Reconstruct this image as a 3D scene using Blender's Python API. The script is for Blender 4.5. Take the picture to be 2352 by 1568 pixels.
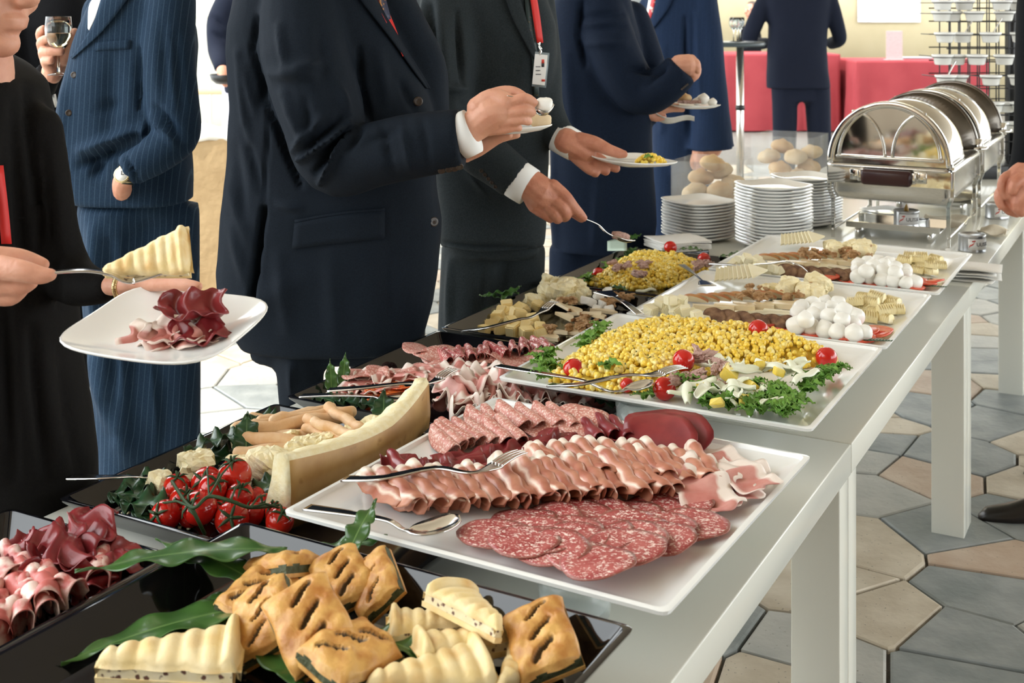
import bpy, bmesh, math, random
import numpy as np
from mathutils import Vector, Matrix, Euler
from mathutils.bvhtree import BVHTree

for _o in list(bpy.data.objects): bpy.data.objects.remove(_o)
SC = bpy.context.scene
COL = SC.collection
R = random.Random(7)

# ------------------------------------------------------------------ camera
F, CX, HY, H = 2837.0, 1176.0, 10.0, 1.5      # focal length in pixels, axis column, horizon row, eye height
cd = bpy.data.cameras.new('camera'); cam = bpy.data.objects.new('camera', cd); COL.objects.link(cam)
cam.location = (0, 0, H); cam.rotation_euler = (math.pi/2, 0, 0)
cd.sensor_width = 36; cd.lens = 36*F/2352; cd.shift_y = -(784-HY)/2352; cd.clip_start = .05; cd.clip_end = 200
cd.dof.use_dof = True; cd.dof.focus_distance = 2.25; cd.dof.aperture_fstop = 9
SC.camera = cam

# ------------------------------------------------------------------ sky, sun, exposure
w = bpy.data.worlds.new('sky'); SC.world = w; w.use_nodes = True
bg = w.node_tree.nodes['Background']; bg.inputs[0].default_value = (.93, .98, 1.0, 1); bg.inputs[1].default_value = 1.9
sl = bpy.data.lights.new('sun', 'SUN'); sl.energy = 1.2; sl.angle = .02; sl.color = (1, .95, .86)
so = bpy.data.objects.new('sun', sl); COL.objects.link(so)
so.rotation_euler = (math.radians(24), 0, math.radians(-62))      # from the open left side, behind the camera
SC.view_settings.view_transform = 'Standard'; SC.view_settings.look = 'None'
SC.view_settings.gamma = 1; SC.view_settings.use_curve_mapping = False
SC.view_settings.exposure = 1.45

# ------------------------------------------------------------------ photo -> place
def Q(px, py, Y): return Vector(((px-CX)*Y/F, Y, H-(py-HY)*Y/F))
def P(px, py, z):
    Y = F*(H-z)/(py-HY); return Vector(((px-CX)*Y/F, Y, z))
def proj(v): return (CX+F*v[0]/v[1], HY+F*(H-v[2])/v[1])
TZ = .70                                        # table top
D = Vector((.4775, .8787, 0)); N = Vector((-.8787, .4775, 0)); UP = Vector((0, 0, 1))
O = P(1956, 1019, TZ)
TA = math.atan2(D.y, D.x)                       # heading of the table
def TS(s, t, z=0): return Vector((O.x, O.y, 0))+D*s+N*t+UP*z
def st(v): r = Vector((v[0]-O.x, v[1]-O.y, 0)); return r.dot(D), r.dot(N)

# ------------------------------------------------------------------ objects
def tag(o, label=None, cat=None, group=None, kind=None):
    if label: o['label'] = label
    if cat: o['category'] = cat
    if group: o['group'] = group
    if kind: o['kind'] = kind
    return o
def link(o): COL.objects.link(o); return o
def empty(name, loc=(0, 0, 0), rz=0, **k):
    o = link(bpy.data.objects.new(name, None)); o.location = loc; o.rotation_euler = (0, 0, rz); o.empty_display_size = .05
    return tag(o, **k)
def ob(name, me, mat=None, parent=None, loc=(0, 0, 0), rot=(0, 0, 0), scale=None, bevel=0, smooth=None, **k):
    if isinstance(me, MB): me = me.mesh(name)
    if mat is not None and not me.materials:
        for m in (mat if isinstance(mat, (list, tuple)) else [mat]): me.materials.append(m)
    o = link(bpy.data.objects.new(name, me)); o.location = loc
    if isinstance(rot, Matrix): o.rotation_euler = rot.to_euler()
    else: o.rotation_euler = rot
    if scale is not None: o.scale = scale if hasattr(scale, '__len__') else (scale,)*3
    if parent is not None: o.parent = parent
    if smooth is not None: shade(me, smooth)
    if bevel:
        b = o.modifiers.new('bevel', 'BEVEL'); b.width = bevel; b.segments = 2; b.limit_method = 'ANGLE'; b.angle_limit = math.radians(35)
    return tag(o, **k)
def shade(me, s=True):
    me.polygons.foreach_set('use_smooth', [s]*len(me.polygons))
def clone(o, parent=None, loc=None, rz=None, **k):
    c = o.copy(); link(c)
    if parent is not None: c.parent = parent
    if loc is not None: c.location = loc
    if rz is not None: c.rotation_euler = (0, 0, rz)
    for ch in list(o.children): clone(ch, c)
    return tag(c, **k)

class MB:
    """collects shapes; mesh() makes one mesh of them"""
    def __init__(s): s.v, s.f, s.m, s.uv = [], [], [], None
    def add(s, vs, fs, mi=0):
        b = len(s.v); s.v += [tuple(x) for x in vs]; s.f += [tuple(i+b for i in q) for q in fs]; s.m += [mi]*len(fs); return s
    def box(s, c, d, rot=None, mi=0):
        hx, hy, hz = d[0]/2, d[1]/2, d[2]/2; c = Vector(c)
        vs = [Vector((x, y, z)) for z in (-hz, hz) for y in (-hy, hy) for x in (-hx, hx)]
        if rot is not None: vs = [rot @ v for v in vs]
        return s.add([v+c for v in vs], [(0, 2, 3, 1), (4, 5, 7, 6), (0, 1, 5, 4), (2, 6, 7, 3), (0, 4, 6, 2), (1, 3, 7, 5)], mi)
    def loft(s, rings, cap=True, mi=0, closed=True):
        n = len(rings[0]); vs = [p for r in rings for p in r]; fs = []
        for k in range(len(rings)-1):
            for i in range(n if closed else n-1):
                j = (i+1) % n; fs.append((k*n+i, k*n+j, (k+1)*n+j, (k+1)*n+i))
        if cap: fs.append(tuple(reversed(range(n)))); fs.append(tuple((len(rings)-1)*n+i for i in range(n)))
        return s.add(vs, fs, mi)
    def tube(s, pts, rad, n=12, mi=0, flat=1.0, round_=True, up=None):
        pts = [Vector(p) for p in pts]
        rad = list(rad) if hasattr(rad, '__len__') else [rad]*len(pts)
        tan = []
        for i in range(len(pts)):
            t = pts[min(i+1, len(pts)-1)]-pts[max(i-1, 0)]; tan.append(t.normalized() if t.length > 1e-9 else Vector((0, 0, 1)))
        a = Vector(up) if up is not None else (Vector((0, 0, 1)) if abs(tan[0].z) < .9 else Vector((1, 0, 0)))
        rings = []
        P_, R_, T_ = [], [], []
        if round_:
            for q in (1.0, .8, .45): P_.append(pts[0]-tan[0]*rad[0]*q*.9); R_.append(rad[0]*math.sqrt(max(0.0004, 1-q*q))); T_.append(tan[0])
        P_ += pts; R_ += rad; T_ += tan
        if round_:
            for q in (.45, .8, 1.0): P_.append(pts[-1]+tan[-1]*rad[-1]*q*.9); R_.append(rad[-1]*math.sqrt(max(0.0004, 1-q*q))); T_.append(tan[-1])
        for p, r, t in zip(P_, R_, T_):
            x = a-t*a.dot(t)
            if x.length < 1e-6: x = t.orthogonal()
            x.normalize(); y = t.cross(x); a = x
            rings.append([p+x*(r*flat*math.cos(k*math.tau/n))+y*(r*math.sin(k*math.tau/n)) for k in range(n)])
        return s.loft(rings, True, mi)
    def ell(s, c, r, rot=None, n=16, k=10, mi=0):
        r = r if hasattr(r, '__len__') else (r,)*3; c = Vector(c); vs = []; fs = []
        for j in range(1, k):
            th = math.pi*j/k
            for i in range(n):
                ph = math.tau*i/n; vs.append(Vector((r[0]*math.sin(th)*math.cos(ph), r[1]*math.sin(th)*math.sin(ph), r[2]*math.cos(th))))
        vs += [Vector((0, 0, r[2])), Vector((0, 0, -r[2]))]; T, B = len(vs)-2, len(vs)-1
        for j in range(k-2):
            for i in range(n): i2 = (i+1) % n; fs.append((j*n+i, (j+1)*n+i, (j+1)*n+i2, j*n+i2))
        for i in range(n): i2 = (i+1) % n; fs.append((T, i, i2)); fs.append((B, (k-2)*n+i2, (k-2)*n+i))
        if rot is not None: vs = [rot @ v for v in vs]
        return s.add([v+c for v in vs], fs, mi)
    def lathe(s, prof, n=24, c=(0, 0, 0), mi=0, cap=True):
        c = Vector(c)
        return s.loft([[c+Vector((r*math.cos(math.tau*i/n), r*math.sin(math.tau*i/n), z)) for i in range(n)] for r, z in prof], cap, mi)
    def sheet(s, g, th=.001, mi=0, uv=True):
        """g: rows of points; closed thin solid of that surface"""
        nu, nv = len(g), len(g[0]); A = np.array([[tuple(p) for p in r] for r in g], float)
        du = np.gradient(A, axis=0); dv = np.gradient(A, axis=1); nn = np.cross(du, dv); nn /= np.linalg.norm(nn, axis=2, keepdims=True)+1e-12
        Bq = A-nn*th; b = nu*nv
        vs = [tuple(x) for x in A.reshape(-1, 3)]+[tuple(x) for x in Bq.reshape(-1, 3)]; fs = []
        ix = lambda i, j: i*nv+j
        for i in range(nu-1):
            for j in range(nv-1):
                fs.append((ix(i, j), ix(i+1, j), ix(i+1, j+1), ix(i, j+1))); fs.append((b+ix(i, j), b+ix(i, j+1), b+ix(i+1, j+1), b+ix(i+1, j)))
        for i in range(nu-1):
            fs.append((ix(i, 0), b+ix(i, 0), b+ix(i+1, 0), ix(i+1, 0))); fs.append((ix(i, nv-1), ix(i+1, nv-1), b+ix(i+1, nv-1), b+ix(i, nv-1)))
        for j in range(nv-1):
            fs.append((ix(0, j), ix(0, j+1), b+ix(0, j+1), b+ix(0, j))); fs.append((ix(nu-1, j), b+ix(nu-1, j), b+ix(nu-1, j+1), ix(nu-1, j+1)))
        if uv:
            base = len(s.v)
            if s.uv is None: s.uv = {}
            for i in range(nu):
                for j in range(nv):
                    q = (i/(nu-1), j/(nv-1)); s.uv[base+ix(i, j)] = q; s.uv[base+b+ix(i, j)] = q
        return s.add(vs, fs, mi)
    def xf(s, M):
        s.v = [tuple(M @ Vector(v)) for v in s.v]; return s
    def mesh(s, name='m', smooth=True):
        me = bpy.data.meshes.new(name); me.from_pydata(s.v, [], s.f); me.update()
        if any(s.m): me.polygons.foreach_set('material_index', s.m)
        if s.uv is not None:
            L = me.uv_layers.new(name='uv'); idx = np.zeros(len(me.loops), int); me.loops.foreach_get('vertex_index', idx)
            L.data.foreach_set('uv', np.array([s.uv.get(int(i), (0, 0)) for i in idx], float).ravel())
        shade(me, smooth); return me

def remesh(mb, vox, smooth=3, name='m'):
    me = mb.mesh(name); o = link(bpy.data.objects.new('tmp', me))
    r = o.modifiers.new('r', 'REMESH'); r.mode = 'VOXEL'; r.voxel_size = vox
    if smooth: q = o.modifiers.new('s', 'SMOOTH'); q.factor = .5; q.iterations = smooth
    dg = bpy.context.evaluated_depsgraph_get()
    m2 = bpy.data.meshes.new_from_object(o.evaluated_get(dg)); m2.name = name
    bpy.data.objects.remove(o); bpy.data.meshes.remove(me); shade(m2, True); return m2
def arr(me):
    c = np.zeros(len(me.vertices)*3); me.vertices.foreach_get('co', c); return c.reshape(-1, 3)
def setarr(me, c): me.vertices.foreach_set('co', c.ravel()); me.update()
def normals(me):
    n = np.zeros(len(me.vertices)*3); me.vertex_normals.foreach_get('vector', n); return n.reshape(-1, 3)
def from_mesh(mb, me):
    c = arr(me); return mb.add(c, [tuple(p.vertices) for p in me.polygons])

# ------------------------------------------------------------------ materials
def nt(m): return m.node_tree.nodes, m.node_tree.links
def mat(name, c, c2=None, scale=20, rough=.5, metal=0, bump=0, bscale=None, detail=4, lo=.35, hi=.65, spec=.5, sss=0, sssc=None, trans=0, ior=1.45, coat=0, sheen=0, rnd=0, stretch=None, alpha=1, sharp=False):
    m = bpy.data.materials.new(name); m.use_nodes = True; n, l = nt(m); b = n['Principled BSDF']
    b.inputs['Base Color'].default_value = (*c, 1); b.inputs['Roughness'].default_value = rough; b.inputs['Metallic'].default_value = metal
    b.inputs['Specular IOR Level'].default_value = spec; b.inputs['IOR'].default_value = ior
    b.inputs['Transmission Weight'].default_value = trans; b.inputs['Coat Weight'].default_value = coat; b.inputs['Sheen Weight'].default_value = sheen
    b.inputs['Alpha'].default_value = alpha
    if sheen: b.inputs['Sheen Roughness'].default_value = .4
    if sss: b.inputs['Subsurface Weight'].default_value = sss; b.inputs['Subsurface Radius'].default_value = sssc or (.01, .004, .002); b.inputs['Subsurface Scale'].default_value = 1
    tc = n.new('ShaderNodeTexCoord'); src = tc.outputs['Object']
    if rnd:
        oi = n.new('ShaderNodeObjectInfo'); mu = n.new('ShaderNodeVectorMath'); mu.operation = 'MULTIPLY_ADD'
        cb = n.new('ShaderNodeCombineXYZ')
        for k in range(3): l.new(oi.outputs['Random'], cb.inputs[k])
        l.new(cb.outputs[0], mu.inputs[0]); mu.inputs[1].default_value = (7.3, 3.1, 5.7); l.new(src, mu.inputs[2]); src = mu.outputs[0]
    if stretch:
        mp = n.new('ShaderNodeMapping'); mp.inputs['Scale'].default_value = stretch; l.new(src, mp.inputs[0]); src = mp.outputs[0]
    m['x'] = 1
    if c2 is not None:
        t = n.new('ShaderNodeTexNoise'); t.inputs['Scale'].default_value = scale; t.inputs['Detail'].default_value = detail; l.new(src, t.inputs[0])
        r = n.new('ShaderNodeValToRGB'); r.color_ramp.elements[0].position = lo; r.color_ramp.elements[1].position = hi
        r.color_ramp.elements[0].color = (*c, 1); r.color_ramp.elements[1].color = (*c2, 1)
        l.new(t.outputs[0], r.inputs[0]); l.new(r.outputs[0], b.inputs['Base Color'])
    if bump:
        t2 = n.new('ShaderNodeTexNoise'); t2.inputs['Scale'].default_value = bscale or scale; t2.inputs['Detail'].default_value = 5; l.new(src, t2.inputs[0])
        bp = n.new('ShaderNodeBump'); bp.inputs['Strength'].default_value = min(1, bump); bp.inputs['Distance'].default_value = .01*max(1, bump); l.new(t2.outputs[0], bp.inputs['Height']); l.new(bp.outputs[0], b.inputs['Normal'])
    return m
def src_of(m):
    for x in m.node_tree.nodes:
        if x.type == 'MAPPING': return x.outputs[0]
    for x in m.node_tree.nodes:
        if x.type == 'VECT_MATH': return x.outputs[0]
    return [x for x in m.node_tree.nodes if x.type == 'TEX_COORD'][0].outputs['Object']
def col_in(m):
    b = m.node_tree.nodes['Principled BSDF'].inputs['Base Color']
    return b.links[0].from_socket if b.is_linked else None
def mixin(m, fac, col):
    """lay colour col over the base colour where socket fac is 1"""
    n, l = nt(m); b = n['Principled BSDF'].inputs['Base Color']; mx = n.new('ShaderNodeMix'); mx.data_type = 'RGBA'
    s0 = col_in(m)
    if s0: l.new(s0, mx.inputs['A'])
    else: mx.inputs['A'].default_value = b.default_value
    mx.inputs['B'].default_value = (*col, 1); l.new(fac, mx.inputs['Factor']); l.new(mx.outputs['Result'], b)
def spots(m, scale, size, col, soft=.08, distort=.6, stretch=None):
    """voronoi patches of colour col"""
    n, l = nt(m); s = src_of(m)
    nz = n.new('ShaderNodeTexNoise'); nz.inputs['Scale'].default_value = scale*1.4; l.new(s, nz.inputs[0])
    va = n.new('ShaderNodeVectorMath'); va.operation = 'MULTIPLY_ADD'; l.new(nz.outputs['Color'], va.inputs[0]); va.inputs[1].default_value = (distort/scale,)*3; l.new(s, va.inputs[2])
    o = va.outputs[0]
    if stretch:
        mp = n.new('ShaderNodeMapping'); mp.inputs['Scale'].default_value = stretch; l.new(o, mp.inputs[0]); o = mp.outputs[0]
    v = n.new('ShaderNodeTexVoronoi'); v.inputs['Scale'].default_value = scale; l.new(o, v.inputs[0])
    r = n.new('ShaderNodeMapRange'); r.inputs[1].default_value = size-soft; r.inputs[2].default_value = size+soft; r.inputs[3].default_value = 1; r.inputs[4].default_value = 0
    l.new(v.outputs['Distance'], r.inputs[0]); mixin(m, r.outputs[0], col)
def rim(m, rx, ry, lo, col):
    n, l = nt(m); tc = n.new('ShaderNodeTexCoord'); mu = n.new('ShaderNodeVectorMath'); mu.operation = 'MULTIPLY'; l.new(tc.outputs['Object'], mu.inputs[0]); mu.inputs[1].default_value = (1/rx, 1/ry, 0)
    ln = n.new('ShaderNodeVectorMath'); ln.operation = 'LENGTH'; l.new(mu.outputs[0], ln.inputs[0])
    r = n.new('ShaderNodeMapRange'); r.inputs[1].default_value = lo; r.inputs[2].default_value = lo+.03; r.inputs[3].default_value = 0; r.inputs[4].default_value = .85; l.new(ln.outputs['Value'], r.inputs[0]); mixin(m, r.outputs[0], col)
def band(m, axis, lo, hi, col, soft=.04, noise=.15, nscale=30):
    """colour band where uv[axis] lies between lo and hi (its edge wavers)"""
    n, l = nt(m); u = n.new('ShaderNodeUVMap'); sp = n.new('ShaderNodeSeparateXYZ'); l.new(u.outputs[0], sp.inputs[0])
    nz = n.new('ShaderNodeTexNoise'); nz.inputs['Scale'].default_value = nscale; l.new(src_of(m), nz.inputs[0])
    ma = n.new('ShaderNodeMath'); ma.operation = 'MULTIPLY_ADD'; l.new(nz.outputs[0], ma.inputs[0]); ma.inputs[1].default_value = noise*2; l.new(sp.outputs[axis], ma.inputs[2])
    mb = n.new('ShaderNodeMath'); mb.operation = 'SUBTRACT'; l.new(ma.outputs[0], mb.inputs[0]); mb.inputs[1].default_value = noise
    a = n.new('ShaderNodeMapRange'); a.inputs[1].default_value = lo-soft; a.inputs[2].default_value = lo+soft; l.new(mb.outputs[0], a.inputs[0])
    c = n.new('ShaderNodeMapRange'); c.inputs[1].default_value = hi-soft; c.inputs[2].default_value = hi+soft; c.inputs[3].default_value = 1; c.inputs[4].default_value = 0; l.new(mb.outputs[0], c.inputs[0])
    p = n.new('ShaderNodeMath'); p.operation = 'MULTIPLY'; l.new(a.outputs[0], p.inputs[0]); l.new(c.outputs[0], p.inputs[1]); mixin(m, p.outputs[0], col)

steel = mat('polished steel', (.72, .71, .69), rough=.12, metal=1)
chrome = mat('chrome', (.80, .79, .76), rough=.05, metal=1)
brushed = mat('brushed steel', (.62, .60, .57), (.72, .71, .68), scale=60, rough=.22, metal=1, stretch=(1, 1, 14))
porcelain = mat('white porcelain', (.86, .87, .85), rough=.12, coat=.3)
platterm = mat('white glazed platter', (.88, .89, .87), rough=.16, coat=.2)
blacktray = mat('glossy black acrylic', (.006, .006, .008), rough=.07, coat=.4)
whitelac = mat('white satin lacquer', (.68, .68, .61), rough=.24, coat=.1)
glassm = mat('clear glass', (.96, 1, .98), rough=.02, trans=1, ior=1.45)
acryl = mat('clear acrylic', (.92, .96, .97), rough=.03, alpha=.10, spec=.7)
tumblerg = mat('clear tumbler glass', (.80, .88, .86), rough=.02, alpha=.28, spec=.9, coat=.5)
linen = mat('white paper napkin', (.84, .83, .79), rough=.9, bump=.15, bscale=120)
skin = mat('skin', (.58, .27, .175), (.66, .34, .23), scale=28, rough=.48, sss=.12, bump=.12, bscale=160)
skin2 = mat('ruddy skin', (.47, .18, .11), (.58, .26, .17), scale=30, rough=.48, sss=.12, bump=.15, bscale=150)
white = mat('white shirt cotton', (.82, .83, .82), rough=.85)
red = mat('red ribbon', (.62, .02, .015), rough=.55)
black = mat('black plastic', (.01, .01, .011), rough=.4)
# ================================================================== the setting
rs = random.Random(3)
beige = mat('beige flagstone', (.49, .42, .32), (.62, .55, .44), scale=9, rough=.55, bump=.25, bscale=40, rnd=1)
greys = mat('blue grey flagstone', (.21, .235, .235), (.32, .34, .335), scale=8, rough=.5, bump=.25, bscale=40, rnd=1)
pinks = mat('pinkish flagstone', (.48, .36, .27), (.57, .46, .36), scale=11, rough=.55, bump=.25, bscale=40, rnd=1)
mid = mat('pale grey flagstone', (.38, .385, .36), (.47, .465, .43), scale=7, rough=.5, bump=.25, bscale=40, rnd=1)
for m_ in (beige, pinks, mid): spots(m_, 55, .10, (.22, .20, .17), soft=.05)
mort = mat('grey floor mortar', (.13, .12, .105), (.19, .175, .155), scale=30, rough=.8, bump=.4, bscale=80)
ground = MB().box((1, 8, -.03), (24, 26, .05))
FLOOR = ob('floor', ground, mort, kind='structure')
def clip(poly, p, n):
    out = []
    for i in range(len(poly)):
        a, b = poly[i], poly[(i+1) % len(poly)]; da = (a[0]-p[0])*n[0]+(a[1]-p[1])*n[1]; db = (b[0]-p[0])*n[0]+(b[1]-p[1])*n[1]
        if da <= 0: out.append(a)
        if (da <= 0) != (db <= 0): t = da/(da-db); out.append((a[0]+(b[0]-a[0])*t, a[1]+(b[1]-a[1])*t))
    return out
pts = []
tries = 0
while tries < 30000:
    tries += 1; x, y = rs.uniform(-4.3, 5.2), rs.uniform(2.2, 11)
    dm = .14+.22*rs.random()**2
    if all(((x-a+.5*(y-b))/1.7)**2+(y-b)**2 > dm*dm for a, b in pts): pts.append((x, y))
rest = MB(); nst = 0; cand = []
for (x, y) in pts:
    poly = [(x-.6, y-.5), (x+.6, y-.5), (x+.6, y+.5), (x-.6, y+.5)]
    for (a, b) in pts:
        dx, dy = a-x, b-y
        if (dx or dy) and abs(dx) < 1.1 and abs(dy) < .95:
            L = math.hypot(dx, dy); poly = clip(poly, (x+dx/2-dx/L*.0045, y+dy/2-dy/L*.0045), (dx/L, dy/L))
            if len(poly) < 3: break
    if len(poly) < 3: continue
    cand.append((x, y, poly))
def stone(poly, c, h):
    n = len(poly); rings = []
    ar = 0.006
    def ring(k, z):
        out = []
        for (a, b) in poly: dx, dy = a-c[0], b-c[1]; L = math.hypot(dx, dy) or 1; q = max(0, 1-k/L); out.append((dx*q, dy*q, z))
        return out
    return [ring(0, -.006), ring(0, h-.003), ring(.007, h)]
vis = []
for (x, y, poly) in cand:
    px, py = proj((x, y, 0))
    seen = -60 < px < 2420 and py < 1720 and ((px > 1560 and y < 7.5) or (px < 760 and 3.6 < y < 6.2))
    vis.append((seen, (x, y, poly)))
shown = sorted([q for s, q in vis if s], key=lambda q: q[1])[:295]
keep = set(id(q) for q in shown)
for s, q in vis:
    x, y, poly = q; h = rs.uniform(.007, .012); rg = stone(poly, (x, y), h)
    k = rs.random(); m_ = beige if k < .40 else pinks if k < .54 else greys if k < .80 else mid
    if id(q) in keep:
        mb = MB().loft(rg); ob('flagstone', mb.mesh('flagstone', False), m_, FLOOR, loc=(x, y, 0))
    else:
        rest.loft([[(x+a, y+b, c) for a, b, c in r] for r in rg], mi=[beige, pinks, greys, mid].index(m_))
ob('flagstones', rest.mesh('flagstones', False), [beige, pinks, greys, mid], FLOOR, kind='stuff')

cream = mat('cream plaster', (.56, .485, .30), (.60, .525, .335), scale=3, rough=.8, bump=.1, bscale=60)
ochre = mat('ochre roughcast plaster', (.36, .245, .125), (.44, .31, .165), scale=7, rough=.9, bump=.6, bscale=26)
ceilm = mat('tan ceiling plaster', (.52, .44, .33), rough=.8)
pale = mat('pale limewash', (.86, .85, .80), (.80, .79, .74), scale=2, rough=.85)
ob('wall_back', MB().box((5.2, 17.1, 1.7), (15, .2, 3.4)), cream, kind='structure')
ob('ceiling', MB().box((3.4, 4.6, 3.5), (10.8, 15.4, .2)), ceilm, kind='structure')
lw = MB()
nx = 26
for k in range(nx):
    x0 = -4.6+k*.15; x1 = x0+.15
    h0 = .86+.02*math.sin(k*1.3)+.012*math.sin(k*3.1)
    lw.box(((x0+x1)/2, 6.12, h0/2), (.15, .24, h0))
wl = ob('wall_left', remesh(MB().box((-2.55, 6.12, .43), (4.1, .24, .86)), .05, 1), ochre, kind='structure')
cp = MB()
g = []
for i in range(60):
    x = -4.6+4.1*i/59
    g.append([(x, 5.985+.01*math.sin(i*2.1), .86+.012*math.sin(i*1.7)), (x, 6.05, .895+.012*math.sin(i*2.3+1)), (x, 6.19, .895+.012*math.sin(i*1.9)), (x, 6.255, .86)])
cp.sheet(g, .03)
ob('wall_coping', cp, pale, wl)
ob('added_wall_front', MB().box((-.6, -2.6, 1.7), (9.8, .2, 3.4)), mat('warm added wall', (.30, .235, .165), (.36, .29, .21), scale=4, rough=.85), kind='structure')  # unseen wall added behind the camera to cut frontal light and warm the reflections
ob('wall_outside', MB().box((-5.5, 13.6, 1.9), (9.6, .3, 3.8)), pale, kind='structure')
# sunlit terrace beyond the low wall
ob('terrace', MB().box((-4.0, 9.9, .03), (6.6, 6.9, .06)), pale, kind='structure')
rl = empty('railing', Q(470, 20, 12.6)*1, label='thin pale metal railing far behind the low ochre wall', cat='railing')
rl.location.z = .06
ivory = mat('ivory painted metal', (.55, .54, .42), rough=.5)
ob('top_rail', MB().tube([(-2.2, 0, 1.32), (2.0, 0, 1.32)], .03), ivory, rl)
ob('lower_rail', MB().tube([(-2.2, 0, .55), (2.0, 0, .55)], .03), mat('terracotta rail', (.55, .33, .2), rough=.6), rl)
for k in range(12): ob('baluster', MB().tube([(-2.1+k*.36, 0, 0), (-2.1+k*.36, 0, 1.32)], .016), ivory, rl)

# ------------------------------------------------------------------ far red tables
redcloth = mat('red cotton tablecloth', (.30, .035, .045), (.34, .045, .055), scale=4, rough=.85, bump=.1, bscale=30)
def clothtable(name, c, sx, sy, h, label):
    e = empty(name, (c[0], c[1], 0), label=label, cat='table', group=None)
    ob('table_top', MB().box((0, 0, h-.02), (sx-.03, sy-.03, .03)), whitelac, e)
    for i in (-1, 1):
        for j in (-1, 1): ob('leg', MB().box((i*(sx/2-.08), j*(sy/2-.08), (h-.03)/2), (.05, .05, h-.03)), whitelac, e)
    cl = MB(); rings = []
    n = 120
    for k, (q, z) in enumerate([(0.001, h+.004), (1, h+.004), (1.005, h-.02), (1.01, h*.6), (1.02, h*.3), (1.03, .012)]):
        r = []
        for i in range(n):
            u = i/n*4; sd = int(u); f = u-sd
            a = [(-1+2*f, -1), (1, -1+2*f), (1-2*f, 1), (-1, 1-2*f)][sd]
            wv = 0 if k < 3 else .03*(k-2)/3*math.sin(i*1.05+math.sin(i*.37)*2)
            nx_, ny_ = [(0, -1), (1, 0), (0, 1), (-1, 0)][sd]
            r.append((a[0]*sx/2*q+nx_*wv, a[1]*sy/2*q+ny_*wv, z))
        rings.append(r)
    cl.loft(rings, cap=False); ob('tablecloth', cl, redcloth, e)
    return e
ra = Q(1790, 125, 14.6); rb = Q(2110, 140, 13.6)
clothtable('cloth_table', (Q(1795, 125, 14.6).x, 15.0), 1.36, .9, ra.z, 'far table under a red cloth behind the suited man')
clothtable('cloth_table', (Q(2130, 140, 14).x, 14.6), 1.52, .9, rb.z-.03, 'far table under a red cloth carrying the grey sign')
sg = ob('sign_stand', MB().box((0, 0, .17), (.19, .012, .34)).box((0, .02, .005), (.2, .12, .01)).mesh('sign', False), mat('grey printed card', (.44, .36, .36), (.52, .42, .42), scale=40, rough=.5, stretch=(1, 1, 4)), loc=(Q(2054, 142, 14.35).x, 14.35, rb.z-.025), bevel=.003, label='small grey sign holder standing on the far red cloth', cat='sign')
tr = ob('serving_tray', MB().box((0, 0, .012), (.34, .2, .024)), mat('dull grey tray', (.30, .30, .32), rough=.4), loc=(Q(2110, 135, 14.6).x, 14.7, rb.z-.025), bevel=.008, label='flat grey tray lying on the far red cloth beside the sign', cat='tray')
pt = mat('poster print', (.80, .84, .93), (.84, .87, .95), scale=3, rough=.5)
po = ob('poster', MB().box((0, 0, 0), (.86, .012, .9)).mesh('p', False), pt, loc=(Q(2043, 20, 16.95).x, 16.97, Q(2043, 51, 16.95).z+.45), bevel=.002, label='white paper poster with a mottled print strip on the cream wall', cat='poster')
pm = mat('mottled poster print', (.80, .70, .74), rough=.5); spots(pm, 30, .28, (.12, .14, .35)); spots(pm, 22, .2, (.75, .35, .2))
ob('print_strip', MB().box((-.335, -.008, 0), (.18, .006, .88)).mesh('p', False), pm, po)
# tall bar table
bt = empty('bar_table', (Q(1700, 100, 8.85).x, 8.85, 0), label='tall bar table with a steel pole and a thin dark round top', cat='table')
tzb = Q(1690, 96, 8.85).z
ob('table_top', MB().lathe([(.0, tzb-.03), (.27, tzb-.03), (.28, tzb-.015), (.27, tzb), (0, tzb)], 36, (-.1, 0, 0)), mat('dark grey laminate', (.05, .07, .08), rough=.3), bt)
pl_ = ob('pole', MB().lathe([(.027, .02), (.027, tzb-.03)], 20), brushed, bt)
ob('collar', MB().lathe([(.026, -.02), (.033, -.015), (.033, .015), (.026, .02)], 20, (0, 0, Q(1700, 247, 8.85).z)), black, pl_)
ob('base', MB().lathe([(0, 0), (.25, 0), (.25, .012), (.04, .03), (0, .03)], 36), brushed, bt)
wineg = MB().lathe([(.0, 0), (.032, 0), (.032, .002), (.004, .008), (.0035, .08), (.012, .09), (.030, .115), (.034, .14), (.030, .175), (.0285, .175), (.032, .14), (.028, .117), (.01, .093), (0, .092)], 24)
wgm = wineg.mesh('wine_glass')
for k, (px, dy) in enumerate([(1685, 0), (1700, .05), (1693, -.06)]):
    q = Q(px, 95, 8.85+dy); ob('wine_glass', wgm, glassm, loc=(q.x-.0, 8.85+dy, tzb), label='stemmed glass standing on the tall bar table', cat='glass', group='glasses on the bar table')
# another white table standing off to the right of the buffet
ft = empty('side_table', (1.98, 4.55, 0), TA-math.pi/2, label='plain white table standing on the flagstones apart from the buffet', cat='table')
ob('table_top', MB().box((.35, .6, .69), (.7, 1.4, .04)), whitelac, ft, bevel=.003)
for i, j in ((.04, -.06), (.66, -.06), (.04, 1.26), (.66, 1.26)): ob('leg', MB().box((i, j, .335), (.06, .06, .67)), whitelac, ft, bevel=.003)

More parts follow.
